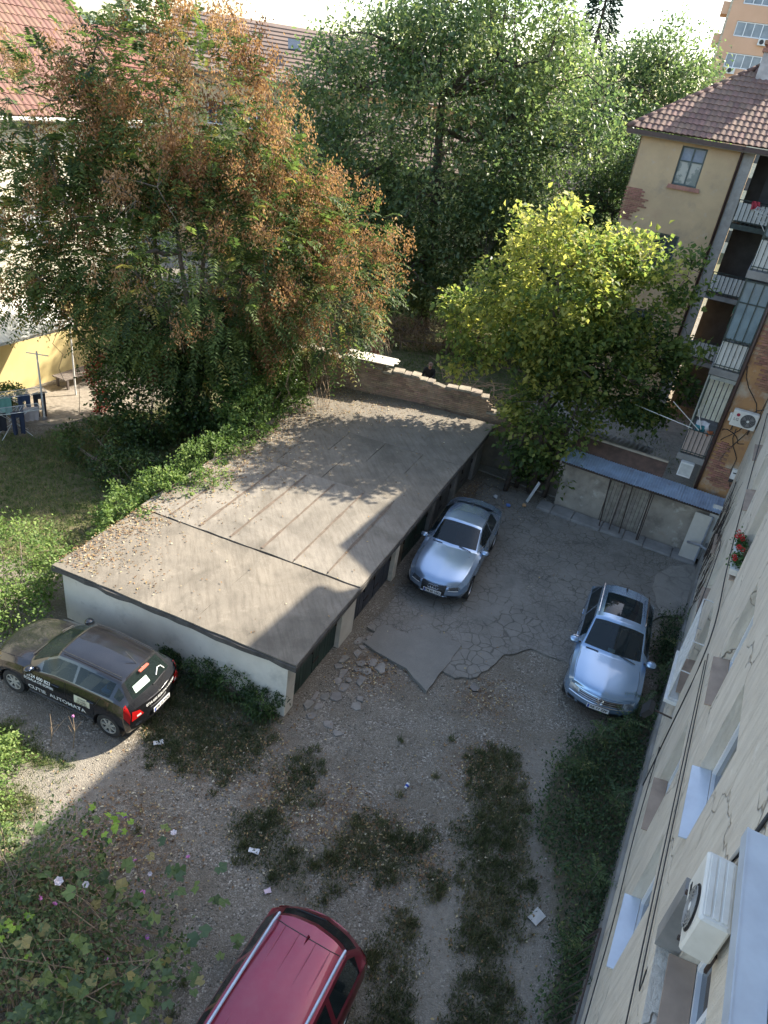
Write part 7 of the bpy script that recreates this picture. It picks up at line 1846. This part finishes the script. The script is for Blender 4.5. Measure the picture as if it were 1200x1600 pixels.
for (x_, y_, z_, k_, s_) in FL:
    MB().tube([(x_ * .8 - .1, y_ * .8 - .1, max(.05, z_ - .7)), (x_ + .03, y_, z_ - .3), (x_, y_, z_)], [.008, .006, .005], 5, False).build('flower_stem', M['dry'], fb)
    o = bpy.data.objects.new('flower', FM[k_]); COL.objects.link(o); o.parent = fb; o.location = (x_, y_, z_); o.scale = (s_,) * 3; o.rotation_euler = (rg.normal(0, .4), rg.normal(0, .4), rg.random() * 6)
# bare branchy bush at the left edge
bb = empty('bare_branches', (-5.2, 6.6, 0), 0, 'leafless grey branches standing at the lower left edge', 'branches')
mb = MB()
for i in range(9):
    a = rg.random() * 6.28; p0_ = Vector((rg.normal(0, .15), rg.normal(0, .15), 0)); p1_ = p0_ + Vector((math.cos(a) * .3, math.sin(a) * .3, rg.uniform(.7, 1.1))); p2_ = p1_ + Vector((math.cos(a) * .3 + rg.normal(0, .15), math.sin(a) * .3 + rg.normal(0, .15), rg.uniform(.5, .9)))
    mb.tube([p0_, p1_, p2_], [.02, .013, .005], 5)
    for k in range(4):
        f = rg.uniform(.2, .9); q = p1_.lerp(p2_, f); mb.tube([q, q + Vector(rg.normal(0, .22, 3)) + Vector((0, 0, .2))], [.007, .003], 4)
mb.build('twigs', M['twig'], bb)
n = 320; P = rg.normal(size=(n, 3)) * [.5, .5, .4] + [0, 0, 1.0]; leaves('few_leaves', P, rdir(n, rg), rdir(n, rg), .05, .03, rg.random(n), M['bushleaf'], bb)
for i, (x_, y_, lab) in enumerate(((-5.95, 9.72, 'dry forked stalk beside the rear wheel of the black hatchback'), (-5.5, 9.75, 'dry branching stalk with a pink tip near the black hatchback'))):
    e = empty('dry_stalk', (x_, y_, 0), 0, lab, 'stalk', 'dry stalks')
    mb = MB().tube([(0, 0, 0), (.06, .02, .45), (.02, .1, .8)], [.012, .009, .005], 5)
    for k in range(4): mb.tube([(.05, .02, .3 + k * .08), (.05 + rg.normal(0, .15), rg.normal(0, .12), .6 + k * .1)], [.007, .004], 4)
    mb.build('stems', M['dry'], e)
    if i: MB().lathe([(.004, 0), (.03, .02), (.02, .05), (.003, .06)], 7, 'z', (.02, .1, .79)).build('seed_head', fm[0], e)
# sunlit low plants lower left
shrub('leafy_shrub', 'pale green ground plants at the left edge in the sun', (-6.9, 8.9, 0), [(-7.0, 8.9, .3, .9, .7, .32), (-6.4, 8.0, .25, .5, .5, .25)], 4200, .07, .6, M['bright'], 58, vm=.65)
shrub('leafy_shrub', 'small leafy weed patch below the sunlit ground plants', (-5.9, 7.2, 0), [(-5.9, 7.2, .25, .5, .6, .28)], 1500, .06, .6, M['bright'], 59, vm=.55)

# ---- garden behind the brick wall: dry vine hedge, stump, brush heap
rg = np.random.default_rng(90)
hd_ = empty('dry_vine_hedge', (3.2, 38.6, 0), R(8), 'long hedge of dry brown vines on a low fence behind the wall', 'hedge')
mb = MB()
for i in range(750):
    x_ = rg.uniform(-5, 5.2); z_ = rg.uniform(.4, 1.75); l = rg.uniform(.3, .9); a = rg.random() * 6.28
    mb.tube([(x_, rg.normal(0, .22), z_), (x_ + l * .5 * math.cos(a), rg.normal(0, .3), z_ + rg.normal(0, .2)), (x_ + l * math.cos(a), rg.normal(0, .35), z_ - rg.uniform(0, .6))], .013, 3, False)
tag(mb.build('vine_tangle', M['dry'], hd_), kind='stuff')
n = 3200; P = np.stack([rg.uniform(-5, 5.2, n), rg.normal(0, .25, n), rg.uniform(.3, 1.7, n)], -1)
leaves('dead_leaves', P, rdir(n, rg), rdir(n, rg), .11, .07, rg.uniform(0, .8, n), M['litter'], hd_)
for x_ in np.arange(-5, 5.3, 1.25): MB().box(x_ - .05, x_ + .05, -.05, .05, 0, 1.3).build('post', M['twig'], hd_)
for z_ in (.5, 1.1): MB().box(-5, 5, -.075, -.052, z_, z_ + .08).build('rail', M['twig'], hd_)
sp = empty('ivy_stump', (-1.6, 33.4, 0), 0, 'reddish broken tree stump behind the wall', 'stump')
MB().tube([(0, 0, 0), (.03, 0, .6), (-.02, .03, 1.3), (.05, 0, 1.75)], [.36, .27, .24, .2], 9).build('bole', pmat('red_bark', (0.3, 0.14, 0.09), (0.17, 0.08, 0.05), 7, bump=.6), sp)
mb = MB()
for i in range(26): a = rg.random() * 6.28; mb.tube([(.15 * math.cos(a), .15 * math.sin(a), 1.6), (.5 * math.cos(a), .5 * math.sin(a), rg.uniform(1.6, 2.1)), (.8 * math.cos(a), .8 * math.sin(a), rg.uniform(.7, 1.6))], .012, 3, False)
mb.build('dry_shoots', M['dry'], sp)
for i, (x_, y_, w_, lab) in enumerate(((3.2, 28.6, 1.3, 'tangled heap of cut branches just behind the brick wall'), (2.4, 33.6, .8, 'dead bent branches in the middle of the back garden'))):
    e = empty('brush_heap', (x_, y_, 0), 0, lab, 'brush heap')
    mb = MB()
    for k in range(130 if i == 0 else 30):
        a = rg.random() * 6.28; l = rg.uniform(.5, 1.6); p = Vector((rg.normal(0, w_ * .45), rg.normal(0, w_ * .35), rg.uniform(.2, 2.0 if i == 0 else .9)))
        dv = Vector((math.cos(a), math.sin(a), rg.normal(.1, .3))) * l
        mb.tube([p, p + dv * .5 + Vector((0, 0, .08)), p + dv], [.018, .013, .005], 4, False)
    tag(mb.build('branches', M['dry'], e), kind='stuff')
# creeper stems spread over the plaster wall near the inner corner
mb = MB()
for i in range(46):
    t_, z_ = rg.uniform(11, 15.5), rg.uniform(.6, 2.2); pts = []
    for k in range(7):
        pts.append(WP(t_, .025, z_)); t_ += rg.normal(-.12, .22); z_ += rg.uniform(.15, .5)
    mb.tube(pts, [.012, .011, .01, .008, .006, .005, .003], 3, False)
tag(mb.build('bare_creeper', M['iron'], None), 'black leafless creeper stems on the plaster near the inner corner', 'creeper')
CL = ['black cable rising left above the air conditioner on the orange wall', 'black cable crossing steeply behind the air conditioner on the orange wall', 'lowest black cable by the white meter box on the orange wall', 'level black cable joining the brown downpipe on the orange wall', 'topmost black cable on the bare brick of the orange wall', 'slanting black cable just below the air conditioner on the orange wall']
for (a_, b_) in (((-.2, 4.2), (.9, 6.4)), ((-.25, 6.2), (.6, 3.2)), ((.0, 2.4), (.5, 4.4)), ((.9, 4.2), (.1, 4.0)), ((.3, 7.6), (-.2, 5.6)), ((.0, 5.2), (.8, 3.9))):
    pts = [WP(T0 - .03, a_[0] + (b_[0] - a_[0]) * f + .08 * math.sin(f * 9), a_[1] + (b_[1] - a_[1]) * f + .12 * math.sin(f * 6)) for f in np.linspace(0, 1, 9)]
    tag(MB().tube(pts, .013, 4).build('cable', M['black'], None), CL.pop(0), 'cable', 'cables on the orange wall')
# ================================================================== PEOPLE AND SMALL THINGS
def skin_mesh(name, joints, edges, radii, mat, parent, root, sub=2):
    names = list(joints); me = bpy.data.meshes.new(name)
    me.from_pydata([joints[k] for k in names], [(names.index(a), names.index(b)) for a, b in edges], [])
    o = bpy.data.objects.new(name, me); COL.objects.link(o)
    md = o.modifiers.new('skin', 'SKIN'); md.use_smooth_shade = True
    for i, k in enumerate(names):
        r_ = radii[k]; me.skin_vertices[0].data[i].radius = (r_, r_) if not isinstance(r_, tuple) else r_
        me.skin_vertices[0].data[i].use_root = (k == root)
    sb = o.modifiers.new('sub', 'SUBSURF'); sb.levels = sub; sb.render_levels = sub
    dg = bpy.context.evaluated_depsgraph_get()
    m2 = bpy.data.meshes.new_from_object(o.evaluated_get(dg))
    bpy.data.objects.remove(o)
    m2.name = name
    m2.materials.clear()
    return link(name, m2, mat, parent, True)
skinm = pmat('skin', (0.5, 0.31, 0.23), (0.46, 0.28, 0.2), 6, rough=.6)
def person(label, loc, rz, J, coat, legs, hairm, cap=None):
    e = empty('person', loc, rz, label, 'person')
    E_ = [('pel', 'sp1'), ('sp1', 'che'), ('che', 'nek'), ('nek', 'hed'), ('hed', 'top')]
    rad = {'pel': (.15, .12), 'sp1': (.14, .1), 'che': (.15, .11), 'nek': .055, 'hed': (.085, .1), 'top': (.07, .08)}
    for s in 'lr':
        E_ += [('che', s + 'sh'), (s + 'sh', s + 'el'), (s + 'el', s + 'wr'), (s + 'wr', s + 'ha'), ('pel', s + 'hp'), (s + 'hp', s + 'kn'), (s + 'kn', s + 'an'), (s + 'an', s + 'to')]
        rad.update({s + 'sh': .06, s + 'el': .043, s + 'wr': .028, s + 'ha': (.038, .02), s + 'hp': .095, s + 'kn': .06, s + 'an': .042, s + 'to': .035})
        w_, h_ = Vector(J[s + 'wr']), Vector(J[s + 'ha']); d = (h_ - w_).normalized(); sd_ = d.cross(Vector((0, 0, 1))).normalized()
        for k, (o_, l_) in enumerate(((-.03, .06), (-.01, .075), (.01, .07), (.03, .055))):
            b = 'f%s%d' % (s, k); J[b] = tuple(h_ + sd_ * o_ + d * .03); J[b + 'm'] = tuple(h_ + sd_ * o_ + d * (.03 + l_ * .5) + Vector((0, 0, -.008))); J[b + 't'] = tuple(h_ + sd_ * o_ + d * (.03 + l_) + Vector((0, 0, -.025)))
            E_ += [(s + 'ha', b), (b, b + 'm'), (b + 'm', b + 't')]; rad.update({b: .009, b + 'm': .009, b + 't': .008})
        b = 'th' + s; J[b] = tuple(w_ + d * .03 + sd_ * -.045); J[b + 't'] = tuple(w_ + d * .075 + sd_ * -.06); E_ += [(s + 'wr', b), (b, b + 't')]; rad.update({b: .011, b + 't': .009})
    skin_mesh('body', J, E_, rad, skinm, e, 'pel')
    c_ = ['pel', 'sp1', 'che', 'nk2', 'lsh', 'lel', 'lw2', 'rsh', 'rel', 'rw2']
    Jc = dict(J); Jc['nk2'] = tuple(Vector(J['che']).lerp(Vector(J['nek']), .75))
    for s in 'lr': Jc[s + 'w2'] = tuple(Vector(J[s + 'el']).lerp(Vector(J[s + 'wr']), .88))
    skin_mesh('jacket', {k: Jc[k] for k in c_}, [('pel', 'sp1'), ('sp1', 'che'), ('che', 'nk2'), ('che', 'lsh'), ('lsh', 'lel'), ('lel', 'lw2'), ('che', 'rsh'), ('rsh', 'rel'), ('rel', 'rw2')], {'pel': (.19, .15), 'sp1': (.17, .135), 'che': (.185, .145), 'nk2': .075, 'lsh': .085, 'lel': .062, 'lw2': .045, 'rsh': .085, 'rel': .062, 'rw2': .045}, coat, e, 'pel')
    Jl = {k: J[k] for k in ('pel', 'lhp', 'lkn', 'rhp', 'rkn')}
    for s in 'lr': Jl[s + 'a2'] = tuple(Vector(J[s + 'kn']).lerp(Vector(J[s + 'an']), .92))
    skin_mesh('trousers', Jl, [('pel', 'lhp'), ('lhp', 'lkn'), ('lkn', 'la2'), ('pel', 'rhp'), ('rhp', 'rkn'), ('rkn', 'ra2')], {'pel': (.165, .135), 'lhp': .115, 'lkn': .078, 'la2': .06, 'rhp': .115, 'rkn': .078, 'ra2': .06}, legs, e, 'pel')
    hd = Vector(J['hed']); tp = Vector(J['top']); up = (tp - hd).normalized(); fw = Vector((1, 0, 0)); fw = (fw - up * fw.dot(up)).normalized(); sd_ = up.cross(fw)
    mb = MB(); P = []
    for a in np.linspace(.0, 1.75, 8):
        P.append([hd + up * (.035 + .105 * math.cos(a)) + (fw * (math.cos(b) * .108 - .018) + sd_ * math.sin(b) * .102) * math.sin(a) for b in np.linspace(0, 2 * math.pi, 15)])
    mb.grid(P); mb.build('cap' if cap else 'hair', cap or hairm, e, True)
    if cap: MB().grid([[hd + up * .045 + (fw * math.cos(b) + sd_ * math.sin(b)) * r_ for b in np.linspace(-1, 1, 9)] for r_ in (.1, .17)]).build('cap_brim', cap, e, True)
    f = MB()
    for sg in (-1, 1): f.lathe([(.001, -.004), (.013, 0), (.001, .006)], 8, 'x', tuple(hd + fw * .093 + sd_ * sg * .034 + up * .012), False)
    f.build('eyes', M['ink'], e); MB().tube([hd + fw * .085 + up * .015, hd + fw * .118 - up * .022, hd + fw * .092 - up * .03], [.008, .014, .01], 6).build('nose', skinm, e)
    MB().tube([hd + fw * .088 - up * .055 + sd_ * q for q in (-.022, 0, .022)], .006, 5).build('mouth', pmat('lip', (0.32, 0.12, 0.1)) if 'lip' not in bpy.data.materials else bpy.data.materials['lip'], e)
    for s in 'lr':
        a_, t_ = Vector(J[s + 'an']), Vector(J[s + 'to']); MB().tube([a_ - (t_ - a_) * .35 + Vector((0, 0, -.03)), a_ + Vector((0, 0, -.02)), t_ + Vector((0, 0, .005)), t_ + (t_ - a_) * .2], [.04, .055, .045, .025], 8).build('shoe', M['black'], e, True)
    return e
J = {'pel': (0, 0, .95), 'sp1': (.01, 0, 1.1), 'che': (.02, 0, 1.3), 'nek': (.04, 0, 1.48), 'hed': (.075, 0, 1.6), 'top': (.08, 0, 1.68),
     'lsh': (.02, .19, 1.4), 'lel': (.1, .25, 1.14), 'lwr': (.3, .16, 1.06), 'lha': (.37, .12, 1.05), 'rsh': (.02, -.19, 1.4), 'rel': (.03, -.27, 1.13), 'rwr': (.16, -.25, .92), 'rha': (.2, -.24, .85),
     'lhp': (0, .1, .9), 'lkn': (.05, .12, .5), 'lan': (0, .12, .09), 'lto': (.14, .13, .035), 'rhp': (0, -.1, .9), 'rkn': (.02, -.12, .5), 'ran': (-.05, -.12, .09), 'rto': (.09, -.13, .035)}
person('person in a black jacket and cap walking behind the brick wall', (1.05, 31.75, 0), R(-100), dict(J), pmat('black_jacket', (0.018, 0.018, 0.02)), pmat('dark_trousers', (0.03, 0.03, 0.04)), M['ink'], pmat('brown_cap', (0.2, 0.13, 0.1)))
J2 = dict(J); J2.update({'sp1': (.06, 0, 1.09), 'che': (.17, 0, 1.24), 'nek': (.28, 0, 1.36), 'hed': (.37, 0, 1.45), 'top': (.4, 0, 1.53), 'lsh': (.18, .19, 1.32), 'lel': (.38, .24, 1.1), 'lwr': (.46, .08, 1.03), 'lha': (.47, 0, 1.03), 'rsh': (.18, -.19, 1.32), 'rel': (.36, -.26, 1.09), 'rwr': (.5, -.3, .98), 'rha': (.53, -.31, .92)})
person('person in dark clothes leaning on the middle gallery railing', tuple(WP(20.4, 1.4, 6.05)), WRZ + math.pi / 2, J2, pmat('black_blouse', (0.02, 0.02, 0.025)), pmat('dark_skirt', (0.025, 0.025, 0.03)), pmat('grey_fair_hair', (0.3, 0.25, 0.19)))
def drape(name, lab, c, col, w_, h_, cat='laundry', group='washing on the galleries', along=True):
    P = np.array([[((u - .5) * w_ + .02 * math.sin(v * 6), .035 * math.sin(u * 14 + v * 3), -h_ * v * (1 - .12 * math.sin(u * 5))) for u in np.linspace(0, 1, 12)] for v in np.linspace(0, 1, 9)])
    mb = MB().grid(P); mb.grid((P * [1, 1, .7] + [0, .06, 0])[:, ::-1]); mb.grid(np.stack([P[0], P[0] + [0, .06, 0]]))
    o = mb.build(name, pmat(name + '_' + str(len(bpy.data.materials)), col, tuple(x * .75 for x in col), 6, rough=.95), None, True); o.location = c; o.rotation_euler = (0, 0, WRZ if along else WRZ + math.pi / 2); return tag(o, lab, cat, group)
drape('green_sheet', 'deep green cloth hanging beside the person on the gallery', WP(21.3, SO + .02, 7.05), (0.03, 0.16, 0.09), .7, 1.0)
drape('blue_white_bundle', 'white and blue washing hung over the far end of the gallery rail', WP(25.6, SO + .02, 7.05), (0.5, 0.56, 0.62), 1.0, .8)
drape('white_sheet', 'white washing on the lower far gallery rail', WP(24.0, SO + .02, 4.05), (0.6, 0.62, 0.65), .9, .8)
drape('red_cloth', 'small pink red cloth over the top landing railing', WP(28.46, 2.75, 10.05), (0.5, 0.06, 0.09), .32, .3, along=False)
rk = empty('laundry_airer', tuple(WP(25.2, SO + .1, 9.9)), WRZ, 'white folding laundry airer hung outside the top gallery', 'airer')
mb = MB()
for q in range(7): mb.tube([(-.9, q * .1, .02 * q), (.9, q * .1, .02 * q)], .008, 4)
mb.build('lines', wire, rk); MB().tube([(-.9, 0, 0), (-.9, .62, .13), (.9, .62, .13), (.9, 0, 0)], .016, 5).build('frame', wire, rk)
for x_ in (-.9, .9): MB().tube([(x_, .6, .12), (x_, .0, -.55)], .014, 5).build('brace', wire, rk)
# roots and rubbish at the foot of the yellow tree
tag(MB().obox(WP(15.3, 6.0, .45), (.03, .12, .9), Matrix.Rotation(.3, 3, 'Y') @ Matrix.Rotation(.4, 3, 'Z')).build('white_board', M['white_plastic'], None), 'narrow white board standing by the tree trunks', 'board')
sb = MB()
for (x_, y_) in ((4.2, 24.0), (4.7, 24.4), (6.0, 23.9)):
    pass
for i, (x_, y_, h_, lab) in enumerate(((4.3, 23.8, 2.6, 'leftmost bare side trunk under the yellow tree'), (4.75, 24.3, 3.0, 'middle bare side trunk under the yellow tree'), (5.75, 23.85, 2.8, 'side trunk under the yellow tree nearest the shed'))):
    e = empty('side_trunk', (x_, y_, 0), 0, lab, 'trunk', 'side trunks under the yellow tree'); MB().tube([(0, 0, 0), (.05, .03, h_ * .5), (.2, .1, h_), (.3, .15, h_ + .8)], [.1, .08, .06, .03], 7).build('bole', M['bark'], e, True)
rgs = np.random.default_rng(99)
for i, (x_, y_, col, lab) in enumerate(((4.3, 22.6, (0.1, 0.2, 0.5), 'crumpled blue bag in the dirt by the tree'), (3.9, 23.1, (0.6, 0.6, 0.6), 'white scrap of plastic under the tree'), (4.9, 22.8, (0.5, 0.3, 0.15), 'orange brown scrap near the tree roots'), (3.4, 22.5, (0.62, 0.62, 0.6), 'white paper ball left of the tree roots'))):
    V_ = norm(rgs.normal(size=(26, 3))) * rgs.uniform(.05, .12, (26, 1)) * [1, 1, .6] + [0, 0, .07]
    bm = bmesh.new(); [bm.verts.new(v) for v in V_]; bmesh.ops.convex_hull(bm, input=bm.verts); me = bpy.data.meshes.new('scrap'); bm.to_mesh(me); bm.free()
    o = link('scrap', me, pmat('scrap_%d' % i, col), None); o.location = (x_, y_, .02); tag(o, lab, 'litter', 'litter on the ground')
cup = empty('paper_cup', (1.33, 10.03, 0.03), 0, 'small white and blue cup lying on the open gravel', 'cup', 'litter on the ground'); cup.rotation_euler = (1.3, 0, 2.6)
MB().lathe([(.03, 0), (.043, .11), (.046, .112), (.04, .11), (.028, .004)], 14, cap=False).build('cup_wall', M['plate'], cup); MB().lathe([(.0355, .03), (.0405, .075)], 14, cap=False).build('blue_band', bpy.data.materials['plate_blue'], cup)
def sheet_scrap(lab, x_, y_, a, b, rz, col):
    P = np.array([[(a * (u - .5), b * (v - .5), .02 + .012 * math.sin(u * 5 + v * 3)) for u in np.linspace(0, 1, 6)] for v in np.linspace(0, 1, 4)])
    o = MB().grid(P).build('paper_scrap', pmat('paper_%d' % len(bpy.data.materials), col), None, True); o.location = (x_, y_, .0); o.rotation_euler = (0, 0, rz); tag(o, lab, 'litter', 'litter on the ground')
sheet_scrap('small white paper lying left of the red car', -1.39, 8.14, .2, .1, -.1, (0.72, 0.72, 0.72)); sheet_scrap('torn grey paper on the track by the weed strip', 3.85, 7.74, .3, .2, .8, (0.5, 0.49, 0.46)); sheet_scrap('pale pink scrap just above the red car roof', -.98, 7.43, .12, .09, .5, (0.65, 0.5, 0.55)); sheet_scrap('white wrapper in the grass behind the hatchback', -3.9, 10.2, .2, .12, .4, (0.6, 0.6, 0.58))
